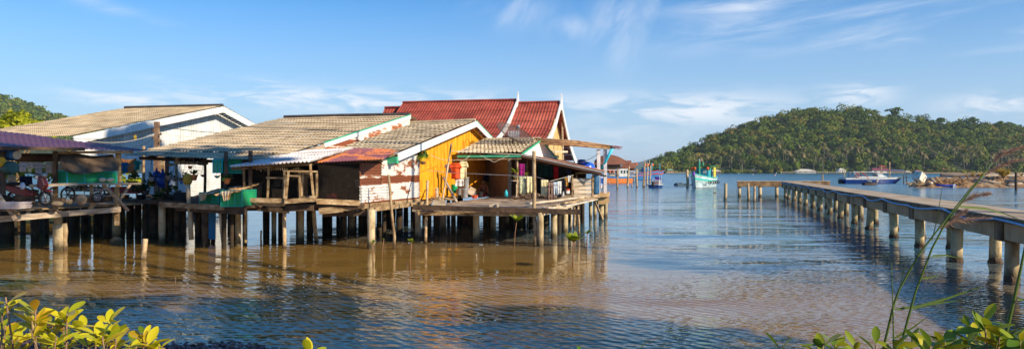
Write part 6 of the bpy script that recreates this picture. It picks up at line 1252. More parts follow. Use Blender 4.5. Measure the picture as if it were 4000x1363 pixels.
# grey dinghy with outboard, blue canoe
t, tr, S_ = boat('dinghy', 'small dark grey dinghy with tipped outboard before the speedboat', 3398, 723, 10, 3.0, 1.4, .5, (M['black'], M['darkwood'], M['darkwood'], BMm['navyt'], M['black'], M['black']), sheer=.4)
b = MB(); b.ball(tr(Vector((-.3, 0, .75))), .45, (1.6, 1, .6)); b.build('cover', flat('grey_cover', (.14, .16, .20)), t, smooth=True); b = MB(); b.bar(tr(Vector((1.3, 0, .3))), tr(Vector((1.9, 0, 1.1))), .2, .2); b.build('outboard', M['planks'], t)
t, tr, S_ = boat('canoe', 'little bright blue canoe drawn up by the rubble bank', 3697, 732, 180, 3.0, .9, .42, (BMm['royal'],) * 3 + (flat('vivid_blue', (.02, .06, .75)),) * 2 + (BMm['royal'],), sheer=.3, Y=129)
b = MB(); b.bar(PX(3724, 128.3, .5), PX(3731, 128.3, .62), .12, .1); b.bar(PX(3725, 128.3, -.1), PX(3725, 128.3, .55), .09, .09); b.bar(PX(3730, 128.3, -.1), PX(3730, 128.3, .6), .09, .09); tag(b.build('trestle', M['white'], base=PX(3727, 128.3, 0)), 'tiny pale trestle at the end of the blue canoe', 'trestle')
for i, (px, py, lab) in enumerate(((3027, 685, 'pinkish buoy nearest the pier head'), (2941, 682, 'white buoy between the green boat and pier'), (2886, 677, 'pair sized white buoy far out behind the green boat'), (2944, 675, 'orange topped buoy close to the far shore'), (3032, 677, 'tiny pale buoy near the far jetty'), (2787, 680, 'tiny white buoy just right of the green boat'))):
    Y = WY(py + 1.2); b = MB(); r = 3.0 / F * Y * (.8 if i else 1.1); b.ball(PX(px, Y, r * .5), r, (1, 1, 1), 8, 6); tag(b.build('buoy', BMm['whiteh'] if i not in (0, 3) else flat('pink_buoy', (.72, .42, .38)), base=PX(px, Y, 0), smooth=True), lab, 'buoy')
b = MB(); b.bar(PX(2786, 98, .03), PX(2797, 98, .06), .35, .08); tag(b.build('driftwood', M['darkwood'], base=PX(2790, 98, 0)), 'small dark piece of driftwood floating off the green boat', 'driftwood')
# ---------------------------------------------------------------- brown vaulted warehouse
Yw = 205; t = thing('warehouse', 'brown vaulted warehouse roof rising behind the moored boats', 'building', PX(2400, Yw, 0)); BR = mat('brown_roof', [(.15, .055, .030), (.23, .095, .055)], scale=.5, rough=.8); BR2 = mat('brown_roof_side', [(.14, .05, .028), (.20, .08, .045)], scale=.5, rough=.8)
b = MB(); k = 14; top = []; bot = []; bk = []
for i in range(k + 1):
    f = i / k; px = 2322 + 126 * f; yy = 604 + 26 * ((f - .42) / .58) ** 2 + (10 * ((.42 - f) / .42) ** 2 if f < .42 else 0)
    top.append(P(px, yy, Yw + 5)); bot.append(P(2320 + 112 * f, 643, Yw)); bk.append(P(px, 644, Yw + 12))
b.add(top + bot + bk, [(i, i + 1, k + 2 + i, k + 1 + i) for i in range(k)] + [(i + 1, i, 2 * k + 2 + i, 2 * k + 3 + i) for i in range(k)] + [(k, 2 * k + 1, 3 * k + 2)]); b.build('roof', BR, t)
b = MB(); b.add([P(2449, 632, Yw + 5), P(2464, 628, Yw + 6), P(2455, 658, Yw + 1), P(2424, 657, Yw), P(2470, 646, Yw + 3)], [(0, 1, 4), (0, 4, 2), (0, 2, 3)]); b.add([P(2447, 628, Yw + 4), P(2467, 628, Yw + 6), P(2460, 636, Yw + 3), P(2425, 655, Yw)], [(0, 1, 2, 3)]); b.add([P(2465, 637, Yw + 4), P(2484, 637, Yw + 5), P(2470, 656, Yw + 2), P(2440, 656, Yw)], [(0, 1, 2, 3)]); b.add([P(2424, 656, Yw), P(2470, 656, Yw + 2), P(2464, 630, Yw + 5), P(2447, 630, Yw + 5)], [(0, 1, 2, 3)]); b.build('wing_roof', BR2, t, solid=.15)
b = MB(); b.add([P(2462, 637, Yw + 3), P(2488, 637, Yw + 5), P(2480, 658, Yw + 1), P(2440, 658, Yw)], [(0, 1, 2, 3)]); b.build('low_roof', BR, t, solid=.15)
b = MB(); b.slab([P(2336, 643, Yw + 1), P(2424, 643, Yw + 1), P(2424, 668, Yw + 1), P(2336, 668, Yw + 1)], (0, 8, 0)); b.slab([P(2424, 657, Yw + 1.5), P(2478, 657, Yw + 1.5), P(2478, 668, Yw + 1.5), P(2424, 668, Yw + 1.5)], (0, 6, 0)); b.build('wall', M['darkwood'], t)
b = MB(); b.slab([PX(2310, Yw - 3, 1.2), PX(2484, Yw - 3, 1.2), PX(2484, Yw + 12, 1.2), PX(2310, Yw + 12, 1.2)], Z * .4); [b.tube([PX(2316 + i * 16, Yw - 2, -.5), PX(2316 + i * 16, Yw - 2, 1.3)], .2, 6) for i in range(11)]; b.build('quay', M['planks'], t)
for i, (px, py, w_, h_, c, lab) in enumerate(((2428, 668, 36, 14, 'planks', 'low cream shed beneath the brown warehouse'), (2466, 668, 22, 10, 'silver', 'low silver roofed shed right of the warehouse'), (2392, 672, 26, 12, 'silver', 'pale stall roof beneath the warehouse vault'))):
    q = P(px, py + h_, 190); t2 = thing('shed', lab, 'shed', q); ww, hh = w_ / F * 190, h_ / F * 190; b = MB(); b.box(q + Z * hh * .3, (ww, 2.5, hh * .7)); b.build('wall', M['planks'], t2); b = MB(); b.slab([q + Vector((-ww * .56, -1.6, hh * .66)), q + Vector((ww * .56, -1.6, hh * .70)), q + Vector((ww * .56, 1.6, hh)), q + Vector((-ww * .56, 1.6, hh * .96))], Z * .12); b.build('roof', M[c], t2)
# ---------------------------------------------------------------- far shore houses
def far_house(lab, x0, x1, yt, yb, roofm, wallm, Y=752, hip=.25, rh=.5, name='shore_house'):
    a, c = P(x0, yb, Y), P(x1, yb, Y); h = (yb - yt) / F * Y; t = thing(name, lab, 'house', (a + c) / 2, 'houses on the far shore'); d = 7.0; a.z = max(a.z, .6); wh = h * (1 - rh)
    b = MB(); b.slab([a, c, c + Vector((0, d, 0)), a + Vector((0, d, 0))], Z * wh); b.build('wall', wallm, t)
    w_ = c.x - a.x; e = .06 * w_; A = [a + Vector((-e, -.8, wh)), c + Vector((e, -.8, wh)), c + Vector((e, d + .8, wh)), a + Vector((-e, d + .8, wh))]; r0, r1 = a + Vector((w_ * hip, d / 2, h)), c + Vector((-w_ * hip, d / 2, h)); b = MB(); b.add(A + [r0, r1], [(0, 1, 5, 4), (2, 3, 4, 5), (1, 2, 5), (3, 0, 4), (0, 3, 2, 1)]); b.build('roof', roofm, t)
    for i in range(3):
        q = lerp(a, c, (i + .5) / 3); b = MB(); b.box(q + Vector((0, -.03, wh * .5)), (w_ * .12, .1, wh * .45)); b.build('window', M['dark'], t)
    return t
RR = dict(red=flat('far_red_roof', (.32, .06, .05)), orange=flat('far_orange_roof', (.62, .19, .06)), pale=flat('far_pale_roof', (.58, .54, .46)), green=flat('far_green_roof', (.20, .32, .20)), maroon=flat('far_maroon_roof', (.20, .05, .07)), slate=flat('far_slate_roof', (.10, .10, .14)))
W_ = M['white']; OW = flat('far_orange_wall', (.60, .32, .16))
for a in (('green roofed hut at the left tip of the forested shore', 2606, 2632, 660, 674, RR['green'], OW), ('long pale roofed shed right of the green boat', 2776, 2816, 663, 675, RR['pale'], flat('pink_wall', (.50, .30, .24))), ('red roofed house raised among trees above the pale hall', 3090, 3122, 641, 655, RR['red'], M['brownwall'], 770), ('small red roof left of the pale hall', 3064, 3086, 655, 666, RR['red'], M['brownwall'], 762), ('long pale arched hall on the waterline', 3112, 3186, 661, 676, RR['pale'], W_, 748, .3, .55), ('white gabled boathouse behind the speedboat stern', 3277, 3304, 657, 676, RR['pale'], W_, 745, .45, .4), ('leftmost of three orange roofs above the speedboat', 3312, 3326, 647, 658, RR['orange'], OW, 770), ('middle of three orange roofs above the speedboat', 3328, 3342, 647, 657, RR['orange'], OW, 771), ('orange roof beside the tall red house', 3348, 3358, 648, 658, RR['orange'], W_, 772), ('tall red roofed house among the palms', 3358, 3378, 638, 656, RR['red'], OW, 778), ('red pavilion roof above the long shore house', 3434, 3462, 645, 660, RR['red'], M['brownwall'], 765), ('long maroon roofed house with white walls on the shore', 3408, 3480, 658, 677, RR['maroon'], W_, 746, .1, .5), ('slate roofed long shed right of the maroon house', 3482, 3540, 663, 677, RR['slate'], M['brownwall'], 746, .1, .55), ('small pink house at the right end of the shore row', 3540, 3560, 668, 677, RR['pale'], OW, 745), ('little red pavilion behind the white wreck', 3578, 3602, 664, 677, RR['red'], M['brownwall'], 745, .4, .55), ('pink roofed hut in trees beyond the rubble bank', 3684, 3712, 656, 668, flat('far_pink_roof', (.40, .20, .18)), OW, 765), ('grey hut in the shade left of the pale hall', 2936, 2952, 660, 672, RR['slate'], M['brownwall'], 758)):
    far_house(*a)
b = MB(); b.slab([PX(3048, 742, 1.0), PX(3560, 742, 1.0), PX(3560, 745, 1.0), PX(3048, 745, 1.0)], Z * .4); [b.tube([PX(3052 + i * 9, 742.5, -.5), PX(3052 + i * 9, 742.5, 1.1)], .22, 5) for i in range(57)]; tag(b.build('jetty', M['planks'], base=PX(3300, 742, 0)), 'long low jetty fronting the far shore houses', 'jetty')
b = MB(); b.slab([PX(2600, 750, .6), PX(2700, 750, .6), PX(2700, 753, .6), PX(2600, 753, .6)], Z * .4); [b.tube([PX(2602 + i * 7, 750.5, -.5), PX(2602 + i * 7, 750.5, 1.8)], .22, 5) for i in range(14)]; tag(b.build('jetty', M['planks'], base=PX(2650, 750, 0)), 'small jetty by the green roofed hut', 'jetty')
b = MB(); b.slab([PX(3560, 748, -.5), PX(4300, 748, -.5), PX(4300, 762, 1.0), PX(3560, 762, 1.0)], Z * .5); tag(b.build('beach', flat('far_sand', (.42, .28, .16)), base=None), kind='structure')
# ---------------------------------------------------------------- coconut palms along the far shore
def palm_proto():
    t = thing('palm_tree', 'coconut palm in the row along the far shore', 'palm tree', (0, 0, 0), 'coconut palms along the far shore'); rr = random.Random(77); h = 13.0
    b = MB(); b.tube([(0, 0, -.5), (.3, 0, h * .35), (.7, .1, h * .7), (.9, .1, h)], [.32, .24, .2, .17], 6); b.build('trunk', flat('palm_trunk', (.30, .25, .19)), t)
    vs = []; fs = []; ti = []
    for i in range(22):
        a = i * 2.399 + rr.uniform(-.2, .2); el_ = rr.uniform(-.5, .95); L_ = rr.uniform(3.4, 4.6); d = Vector((math.cos(a), math.sin(a), 0)); s = Vector((-d.y, d.x, 0)); o = len(vs); tt = rr.uniform(.2, 1)
        for j in range(6):
            f = j / 5; p = Vector((.9, .1, h)) + d * (L_ * f * .9 * math.cos(el_ * .6)) + Z * (L_ * (math.sin(el_) * f - .75 * f * f)); w_ = .55 * math.sin(math.pi * min(.97, .12 + f * .85)); vs += [p - s * w_ - Z * w_ * .5, p, p + s * w_ - Z * w_ * .5]; ti += [tt] * 3
        for j in range(5):
            for k_ in range(2): fs.append((o + j * 3 + k_, o + j * 3 + k_ + 1, o + j * 3 + k_ + 4, o + j * 3 + k_ + 3))
    b = MB(); b.v = [tuple(v) for v in vs]; b.f = fs; o = b.build('crown', leafmat('palm_leaves', [(.05, .07, .015), (.12, .13, .03), (.22, .19, .06), (.30, .22, .10)], 1, tr=.2), t); at = o.data.attributes.new('tint', 'FLOAT', 'POINT'); at.data.foreach_set('value', ti)
    return t
pp = palm_proto(); rr = random.Random(19); first = True
spots = [(2690, 628), (2712, 622), (2735, 630), (2755, 618), (2790, 622), (2815, 628), (2830, 620)] + [(px, rr.uniform(606, 640)) for px in range(2850, 4030, 11)]
for px, py in spots:
    px += rr.uniform(-5, 5); Y = 757 + (640 - py) * 1.3 + rr.uniform(-3, 6); hgt = rr.uniform(.8, 1.2); base = max(1.0, H - (py - HY) / F * Y - 12.5 * hgt)
    tt_ = (Y - Y0h) / (Y1h - Y0h); base = hillz(px, max(0, tt_)) if tt_ > 0 else 1.0
    q = PX(px, Y, base)
    if first: pp.location = q; pp.scale = (hgt,) * 3; first = False
    else: copy_tree(pp, q, None, rr.uniform(0, 6.28), hgt)
# ---------------------------------------------------------------- rubble bank with pipes
nx, ny = 60, 16; vs = []; fs = []
for j in range(ny + 1):
    for i in range(nx + 1):
        px = 3535 + 700 * i / nx; Y = 128 + 20 * j / ny; e = min(1, i / 8) * math.sin(math.pi * min(1, max(0, j / ny))) ** .6
        vs.append(PX(px, Y, -.3 + e * (1.9 + .7 * noise.noise(Vector((px * .02, Y * .3, 0))) + .5 * noise.noise(Vector((px * .09, Y * .9, 4))))))
for j in range(ny):
    for i in range(nx): a = j * (nx + 1) + i; fs.append((a, a + 1, a + nx + 2, a + nx + 1))
g = MB(); g.add(vs, fs); tag(g.build('rubble_bank', mat('rubble_earth', [(.07, .04, .022), (.24, .14, .07), (.38, .26, .14)], scale=.8, rough=1, bump=.8), base=None), kind='structure')
def bpipe(lab, pts, r, m='pipe'):
    b = MB(); b.tube([P(*p) for p in pts], r, 12); q = P(*pts[0]); return tag(b.build('dredge_pipe', M[m], base=q, smooth=True), lab, 'pipe')
M['pipe'] = mat('dusty_pipe', [(.26, .20, .14), (.40, .33, .26)], scale=.8, rough=.8)
bpipe('long fat dusty pipe lying along the top of the rubble bank', [(3676, 684.5, 138), (3850, 685, 140), (4200, 690, 142)], .33); bpipe('pipe on the waterline left of the grass tuft', [(3800, 705, 132.5), (3910, 716, 130)], .30); bpipe('thin pipe slanting into the water on the bank', [(3790, 707, 131.5), (3880, 726, 129)], .17); bpipe('pipe on the waterline right of the grass tuft', [(3926, 708, 131), (4150, 712, 130)], .26); bpipe('short fat pipe end lying low by the dark red post', [(3935, 724, 129), (3990, 718, 130)], .28); bpipe('short pipe standing beside the white wreck', [(3633, 697, 130.5), (3650, 710, 129.3)], .26); bpipe('open pipe mouth beside the white wreck', [(3634, 716, 128.6), (3642, 714, 130)], .24, 'planks')
t = thing('wreck', 'tilted white box of a wrecked boat cabin on the rubble bank', 'wreck', P(3590, 714, 129)); b = MB(); b.box(P(3591, 692, 129.5), (2.2, 1.4, 1.55), .62, (.16, .40)); b.build('cabin', mat('chalky_wreck', [(.22, .13, .07), (.66, .60, .48), (.74, .70, .60)], scale=1.6, rough=.85, lo=.36, hi=.54), t, bev=.06)
b = MB(); rr = random.Random(44)
for i in range(26): p = P(3545 + i * 2.6 + rr.uniform(-2, 2), 717 + rr.uniform(-5, 4), 128.6 + rr.uniform(0, 1)); d = Vector((rr.uniform(-1, 1), rr.uniform(-.3, .3), rr.uniform(-.2, .5))).normalized() * rr.uniform(.3, .9); b.bar(p - d, p + d, .14, .08)
b.build('broken_planks', M['wood'], t)
b = MB()
for i in range(60): p = P(3640 + rr.uniform(0, 150), 712 + rr.uniform(-9, 10), 130 + rr.uniform(-1, 3)); d = Vector((rr.uniform(-1, 1), rr.uniform(-.5, .5), rr.uniform(-.15, .25))).normalized() * rr.uniform(.3, 1.4); b.bar(p - d, p + d, rr.uniform(.12, .4), .1)
tag(b.build('scrap_heap', mat('scrap_timber', [(.10, .045, .02), (.30, .16, .07), (.48, .30, .13)], scale=.6, rough=.95)), 'heap of brown scrap timber on the rubble bank', 'scrap', kind='stuff')
M_ = leafmat('dry_grass', [(.30, .20, .04), (.52, .36, .05), (.62, .46, .12)], 1, tr=.35); LEAF['dry'] = M_
q = P(3920, 706, 134); t = thing('grass_tuft', 'big golden grass tuft on the rubble bank', 'grass tuft', q); blades(t, 'foliage', P(3920, 692, 134), 170, 2.5, .13, 'dry', 1.0, .42, 4); bushleaves(t, 'foliage', P(3920, 678, 134), 1.2, 160, .16, 'dry', 8, .9); b = MB(); [b.tube([q + Vector((x, 0, -.2)), P(3920 + x * 10, 680, 134)], .05, 5) for x in (-.5, 0, .5)]; b.build('stem', M['wood'], t)
for i, (px, w_) in enumerate(((3770, 26), (3800, 30), (3832, 24), (3990, 20), (3745, 18))):
    q = P(px, 682, 139); o = blades(None, 'dry_weeds', q - Z * .3, 40, w_ / F * 139 * .9, .12, 'dry', 1.0, .5, 60 + i, base=q - Z * .3); tag(o, ('dry yellow weeds left of the middle on the bank top', 'tallest dry weeds in the middle of the bank top', 'dry weeds right of the middle on the bank top', 'dry weeds behind the dark red post', 'dry weeds near the end of the fat pipe')[i], 'weeds')
# ---------------------------------------------------------------- trees near the village and on the near bank
def tree(name, label, base, h, crown_list, trunk_r, m, dens, leaf, seed, group=None):
    base = Vector(base); t = thing(name, label, 'tree', base, group); b = MB(); rr = random.Random(seed); fork = base + Vector((rr.uniform(-.3, .3), rr.uniform(-.3, .3), h * .45))
    b.tube([base - Z * .4, lerp(base, fork, .5) + Vector((.1, 0, 0)), fork], [trunk_r * 1.3, trunk_r, trunk_r * .8], 9)
    for c, r, k in crown_list: b.tube([fork, lerp(fork, Vector(c), .5) + Z * .2 * r, Vector(c)], [trunk_r * .6, trunk_r * .4, trunk_r * .15], 6)
    b.build('trunk', M['wood'], t, smooth=True)
    g2 = np.random.default_rng(seed); CE = []; NO = []
    for c, r, k in crown_list: a, n_ = crown(tuple(c), r, r * k, int(dens * r * r), g2, 7); CE.append(a); NO.append(n_)
    CE = np.concatenate(CE); NO = np.concatenate(NO); n = len(CE)
    quads_object('crown', CE, NO, g2.uniform(.6, 1.3, n) * leaf, np.clip(g2.normal(size=n) * .22 + .5, 0, 1), m, parent=t, seed=seed); return t
YG = leafmat('sunny_leaves', [(.16, .20, .008), (.36, .38, .015), (.55, .50, .03)], 1, tr=.4); DG = leafmat('bank_leaves', [(.03, .06, .01), (.07, .12, .02)], 1, tr=.3)
tree('tree', 'sunlit yellow green tree behind the purple roofed hut', PX(70, 60, .2), 6, [(P(20, 492, 60), 1.6, .7), (P(95, 490, 61), 1.5, .7), (P(150, 494, 60), 1.3, .7), (P(178, 505, 60), .8, .7), (P(-60, 492, 60), 2.0, .8), (P(60, 545, 60), 2.2, .8)], .2, YG, 150, .16, 51)
tree('tree', 'low bright mangrove tree glimpsed under the purple roof', PX(150, 46, .0), 3, [(P(60, 690, 46), 1.0, .9), (P(180, 680, 47), 1.1, .9), (P(280, 700, 46), .9, .8), (P(-20, 690, 46), 1.2, .8)], .12, YG, 160, .12, 52)
tree('tree', 'bright mangrove bush standing behind the stilts', PX(420, 62, .0), 2.4, [(P(330, 715, 62), 1.3, .8), (P(420, 712, 64), 1.4, .8), (P(520, 716, 63), 1.2, .8)], .12, YG, 130, .15, 53)
# bank trees beside and behind the viewpoint: their shade lies on the water and on the left huts
tree('tree', 'broad tall bank tree with a high crown, out of frame to the right', (26, -3.0, 1), 27, [((20, 8.0, 23.2), 2.5, .8), ((20, 7.4, 26.2), 2.8, .8), ((20, 9.2, 24.6), 1.6, .8)], .26, DG, 26, .45, 61, 'bank trees out of frame')
tree('tree', 'thin crowned bank tree dappling the left hut, out of frame', (20.5, 1.5, 1), 28, [((20, 3.6, 25.6), 2.6, .8), ((20, .0, 27.5), 2.6, .8)], .35, DG, 9, .55, 66, 'bank trees out of frame')
tree('tree', 'leaning bank tree shading the near water', (12, 6.0, .8), 9, [((10.4, 5.6, 3.2), 2.0, .9), ((12.0, 5.4, 5.4), 2.2, .9), ((12.6, 5.6, 8.0), 2.3, .9), ((12.2, 4.6, 10.6), 2.2, .9)], .25, DG, 90, .30, 62, 'bank trees out of frame')
tree('tree', 'bank tree shading the middle water', (22.5, 13.4, .8), 12, [((21.8, 13.9, 8.9), 2.0, .75), ((22.8, 13.4, 10.4), 2.3, .6)], .25, DG, 40, .35, 63, 'bank trees out of frame')
tree('tree', 'bank tree beside the viewpoint shading the red pebbles', (9.5, 2.0, 1), 14, [((9.0, 2.8, 7.4), 2.1, .9), ((9.6, 2.4, 10.0), 2.4, .9), ((10.2, 2.6, 12.8), 2.4, .9), ((10.0, 1.6, 15.4), 2.2, .9)], .3, DG, 80, .32, 64, 'bank trees out of frame')
tree('tree', 'very tall palm like bank tree shading the white house', (19.5, 18.0, .5), 32, [((18.2, 18.6, 29.0), 3.0, .7), ((20, 17.5, 30.5), 2.8, .7)], .3, DG, 50, .5, 65, 'bank trees out of frame')
# ---------------------------------------------------------------- young mangroves in the shallows
def seedling(label, px, yt, yb, r, n, bend=0, seed=0, Y=None):
    Y = Y or WY(yb); base = PX(px, Y, 0); top = P(px + bend, yt, Y); t = thing('mangrove_seedling', label, 'seedling', base, 'young mangroves in the shallows'); mid = lerp(base, top, .55) + Vector((-bend * .1 / F * Y, 0, 0)); b = MB(); b.tube([base - Z * .3, mid, top], [.022, .018, .012], 6); b.build('stem', flat('seedling_stem', (.24, .12, .06)), t, smooth=True)
    rr = random.Random(seed)
    blades(t, 'foliage', top - Z * r * .3, n, r, r * .42, 'lime_leaves', .75, .25, seed)
for a in (('small seedling standing before the thick round post', 1458, 944, 1050, .16, 8, -3, 1), ('bent bare seedling right of the thick round post', 1490, 932, 1010, .10, 4, 10, 2), ('tall thin seedling in the middle of the brown water', 1600, 938, 1066, .22, 9, 8, 3), ('bushy seedling hanging before the platform stilts', 2006, 850, 978, .42, 22, 14, 4), ('largest bushy seedling right of the tall pole', 2236, 925, 1046, .46, 30, 4, 5), ('slim seedling furthest right of the platform', 2290, 905, 994, .22, 9, 5, 6)): seedling(*a)
# ---------------------------------------------------------------- foreground mangrove shrubs
FL = leafmat('near_leaves', [(.10, .19, .008), (.28, .34, .01), (.58, .54, .014), (.70, .58, .018), (.60, .32, .02)], 1, tr=.35, rough=.35, spec=.45)
FG_ = leafmat('near_leaves_green', [(.035, .10, .010), (.10, .20, .014), (.26, .32, .015), (.50, .44, .018)], 1, tr=.28, rough=.35, spec=.45)
M['twig'] = mat('shrub_twig', [(.14, .085, .045), (.30, .19, .11)], scale=20, rough=.7)
def leafshape(vs, fs, ti, c, d, s, n, L_, W, tint, cup=.12):
    o = len(vs); k = 7
    for j in range(k + 1):
        f = j / k; w_ = W * (math.sin(math.pi * min(.985, f * .93 + .03)) ** .8) * (.8 + .35 * f) * .5; p = c + d * (L_ * f) - n * (L_ * .10 * f * f)
        vs += [p - s * w_ + n * (w_ * cup * 2), p - n * .0, p + s * w_ + n * (w_ * cup * 2)]; ti += [tint, min(1, tint + .06), tint]
    for j in range(k):
        for m_ in range(2): fs.append((o + j * 3 + m_, o + j * 3 + m_ + 1, o + j * 3 + m_ + 4, o + j * 3 + m_ + 3))
def shrub(label, bx, tips, Y, m, seed, lsz=1.0, group='leafy shrubs at the near bank'):
    rr = random.Random(seed); base = Vector(((bx - CX) / F * Y, Y - .1, bank_h((bx - CX) / F * Y, Y - .1))); base.z = max(base.z, .2); t = thing('mangrove_shrub', label, 'shrub', base, group); vs = []; fs = []; ti = []; st = MB()
    for px, py, nl in tips:
        y_ = Y + rr.uniform(-.35, .35); c = P(px, py, y_); low = Vector((lerp(c.x, base.x, .35), lerp(c.y, base.y, .5), c.z - .8)); pts = [base + Vector((rr.uniform(-.1, .1), 0, 0)), low, lerp(low, c, .6) + Vector((rr.uniform(-.02, .02), 0, .0)), c]; low += Vector((rr.uniform(-.12, .12), rr.uniform(-.1, .1), rr.uniform(-.1, .2))); pts[1] = low; pts[2] = lerp(low, c, .6) + Vector((rr.uniform(-.04, .04), 0, 0)); st.tube(pts, [.010, .0055, .0042, .003], 6)
        a0 = rr.uniform(0, 6.28)
        for i in range(nl):
            a = a0 + i * 2.4; upv = rr.uniform(.35, 1.5) if i < nl * .6 else rr.uniform(-.1, .7); d = Vector((math.cos(a), math.sin(a), upv)).normalized(); s = d.cross(Z if abs(d.z) < .95 else Vector((1, 0, 0))).normalized(); tw = rr.uniform(-.7, .7); n = s.cross(d).normalized(); s, n = s * math.cos(tw) + n * math.sin(tw), n * math.cos(tw) - s * math.sin(tw); L_ = rr.uniform(.056, .098) * lsz; off = c - (c - pts[2]).normalized() * rr.uniform(0, .06)
            leafshape(vs, fs, ti, off + d * .008, d, s, n, L_, L_ * rr.uniform(.36, .47), min(1, max(0, rr.gauss(.55, .22))))
    st.build('stem', M['twig'], t, smooth=True); b = MB(); b.v = [tuple(v) for v in vs]; b.f = fs; o = b.build('foliage', m, t, smooth=True); at = o.data.attributes.new('tint', 'FLOAT', 'POINT'); at.data.foreach_set('value', ti)
shrub('yellow leaved shrub cut by the left edge of the view', 10, [(22, 1160, 5), (8, 1222, 5), (-20, 1290, 6), (45, 1330, 7), (20, 1262, 4)], 3.1, FL, 71)
shrub('tallest yellow leaved shrub over the red pebbles', 150, [(138, 1205, 8), (122, 1232, 6), (70, 1300, 8), (160, 1258, 6), (95, 1345, 7), (190, 1300, 7), (205, 1262, 7), (120, 1290, 5)], 3.2, FL, 72)
shrub('yellow leaved shrub between the tallest one and the twin leaves', 250, [(262, 1222, 8), (245, 1265, 7), (220, 1310, 6), (275, 1320, 7), (185, 1352, 6), (240, 1345, 7)], 3.2, FL, 73)
shrub('yellow shrub with upright twin leaves over the water edge', 400, [(330, 1268, 5), (425, 1255, 8), (450, 1285, 8), (400, 1312, 8), (455, 1318, 7), (345, 1345, 6), (420, 1345, 7), (375, 1300, 5)], 3.2, FL, 74)
shrub('small yellow shrub at the right end of the left clump', 550, [(555, 1300, 8), (535, 1330, 6), (575, 1335, 7), (620, 1350, 7), (505, 1345, 5)], 3.2, FL, 75)
shrub('low green leaved shrub left of the tall reeds', 3250, [(3215, 1340, 8), (3262, 1345, 8), (3345, 1352, 6), (3422, 1345, 5), (3045, 1362, 3)], 3.0, FG_, 76)
shrub('green and yellow shrub at the foot of the reeds', 3530, [(3490, 1356, 7), (3560, 1340, 8), (3635, 1330, 7), (3600, 1356, 7), (3690, 1325, 9)], 3.0, FG_, 77)
shrub('tall green and gold shrub right of the reeds', 3800, [(3740, 1335, 9), (3790, 1275, 8), (3808, 1300, 9), (3845, 1252, 7), (3770, 1350, 9), (3850, 1325, 9), (3800, 1350, 9)], 3.0, FG_, 78)
shrub('green shrub in the lower right corner', 3930, [(3905, 1315, 9), (3955, 1335, 9), (3985, 1322, 8), (3890, 1350, 8), (3940, 1358, 8), (4010, 1350, 8)], 3.0, FG_, 79)
for i, (px, lb) in enumerate(((2268, 'single leaf tip poking up at the bottom edge of the water'), (2490, 'rounded leaf tip at the bottom edge of the water'), (1215, 'orange leaf tip at the bottom edge left of centre'))):
    shrub(lb, px, [(px, 1366, 3)], 3.1, FG_ if i < 2 else FL, 85 + i)
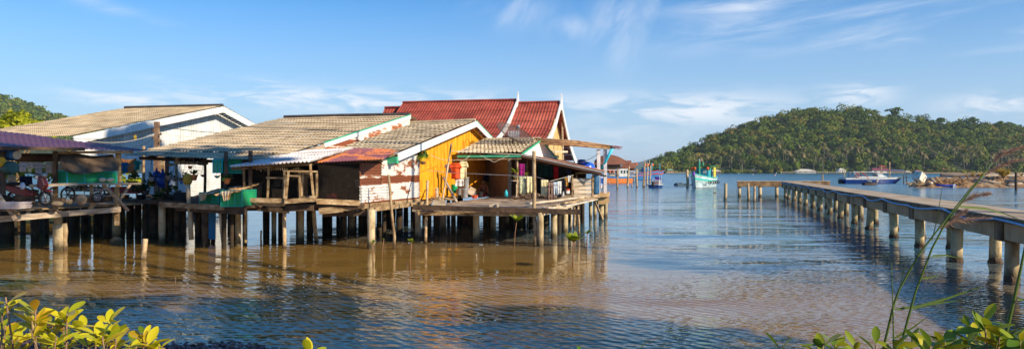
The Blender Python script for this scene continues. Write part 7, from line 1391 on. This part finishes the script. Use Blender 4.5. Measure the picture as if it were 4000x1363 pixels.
# ---------------------------------------------------------------- tall reeds with plumes
RG = leafmat('reed_green', [(.05, .10, .015), (.12, .18, .03), (.20, .24, .05)], 1, tr=.3, rough=.45); PL = leafmat('plume_hair', [(.22, .12, .10), (.42, .27, .19), (.58, .42, .28)], 1, tr=.4)
def reed(label, stem, leaves, plumes, Y, w=.0062):
    base = Vector(P(stem[0][0], stem[0][1], Y)); base.z = .5; base.y = Y; t = thing('reed', label, 'reed', base, 'tall plumed reeds at the near bank'); q = [base] + [P(x, y, Y) for x, y in stem]; b = MB(); n = len(q); b.tube(q, [w * lerp(1, .35, i / (n - 1)) for i in range(n)], 7); o = b.build('stem', RG, t, smooth=True); at = o.data.attributes.new('tint', 'FLOAT', 'POINT'); at.data.foreach_set('value', [.5] * len(o.data.vertices))
    for k, (lw, pts) in enumerate(leaves):
        p = [P(x, y, Y - .02 * k) for x, y in pts]; out = []
        for i in range(len(p) - 1):
            for j in range(5): out.append(lerp(p[i], p[i + 1], j / 5))
        out.append(p[-1]); vs = []; fs = []; m_ = len(out)
        for i, c in enumerate(out): f = i / (m_ - 1); ww = lw * (1 - f) ** .6 * min(1, .5 + f * 4); vs += [c - Z * ww + Vector((0, -ww * .5, 0)), c + Vector((0, .004, 0)), c + Z * ww + Vector((0, ww * .5, 0))]
        for i in range(m_ - 1): fs += [(i * 3, i * 3 + 1, i * 3 + 4, i * 3 + 3), (i * 3 + 1, i * 3 + 2, i * 3 + 5, i * 3 + 4)]
        b = MB(); b.v = [tuple(v) for v in vs]; b.f = fs; o = b.build('blade', RG, t, smooth=True); at = o.data.attributes.new('tint', 'FLOAT', 'POINT'); at.data.foreach_set('value', [.35 + .1 * k] * len(vs))
    rr = random.Random(int(stem[0][0]))
    for k, (pw, pts) in enumerate(plumes):
        p = [P(x, y, Y + .03 * k) for x, y in pts]; vs = []; fs = []; ti = []
        for i in range(330):
            f = rr.random(); s_ = f * (len(p) - 1); i0 = min(int(s_), len(p) - 2); c = lerp(p[i0], p[i0 + 1], s_ - i0); ax = (p[i0 + 1] - p[i0]).normalized(); d = (ax * rr.uniform(.9, 1.6) + Vector((rr.gauss(0, 1), rr.gauss(0, 1), rr.gauss(0, 1))) * .38).normalized(); L_ = pw * rr.uniform(.6, 1.5) * (.4 + .9 * math.sin(math.pi * min(1, .12 + .85 * f))) ; s2 = d.cross(Vector((rr.gauss(0, 1), rr.gauss(0, 1), rr.gauss(0, 1)))).normalized() * .0016; o_ = len(vs); vs += [c - s2, c + s2, c + d * L_]; fs.append((o_, o_ + 1, o_ + 2)); ti += [rr.random()] * 3
        b = MB(); b.v = [tuple(v) for v in vs]; b.f = fs; b.tube(p, [.004, .0035] + [.0025] * (len(p) - 2), 5) if len(p) > 1 else None
        o = b.build('plume', PL, t); at = o.data.attributes.new('tint', 'FLOAT', 'POINT'); at.data.foreach_set('value', ti + [.1] * (len(o.data.vertices) - len(ti)))
reed('tallest reed arching to the right with a thick brown plume', [(3515, 1363), (3548, 1240), (3578, 1133), (3642, 967), (3687, 883), (3745, 806), (3800, 735), (3850, 668), (3883, 628)], [(.0075, [(3565, 1204), (3700, 1165), (3847, 1114)]), (.005, [(3642, 999), (3700, 996), (3764, 1011)]), (.0045, [(3604, 1088), (3681, 1074)]), (.006, [(3745, 806), (3850, 815), (3925, 835), (4010, 868)]), (.005, [(3640, 940), (3662, 850), (3680, 740)])], [(.030, [(3880, 632), (3905, 608), (3945, 590), (4010, 568)]), (.028, [(3760, 790), (3790, 772), (3830, 762), (3868, 755)])], 3.3)
reed('reed with a long purple plume behind the tallest one', [(3450, 1363), (3492, 1185), (3514, 1127), (3585, 999), (3674, 883), (3740, 800), (3800, 725), (3850, 680)], [(.006, [(3495, 1208), (3620, 1190), (3777, 1168)]), (.006, [(3494, 1319), (3560, 1282), (3625, 1235)]), (.004, [(3514, 1127), (3530, 1060), (3546, 1000)])], [(.026, [(3848, 682), (3900, 652), (3945, 635), (3992, 622)]), (.030, [(3668, 892), (3723, 868), (3790, 856), (3871, 850)]), (.026, [(3690, 886), (3730, 850), (3776, 820)])], 3.45, .0065)
reed('short upright reed without a plume', [(3491, 1363), (3489, 1250), (3485, 1120), (3482, 1024)], [], [], 3.4, .0045)
reed('reed leaning out past the right edge', [(3915, 1363), (3940, 1260), (3963, 1159), (3985, 1060), (4005, 960), (4050, 760)], [(.007, [(3925, 1340), (3970, 1300), (4020, 1270)]), (.006, [(3975, 1170), (4010, 1168)])], [], 3.2, .010)
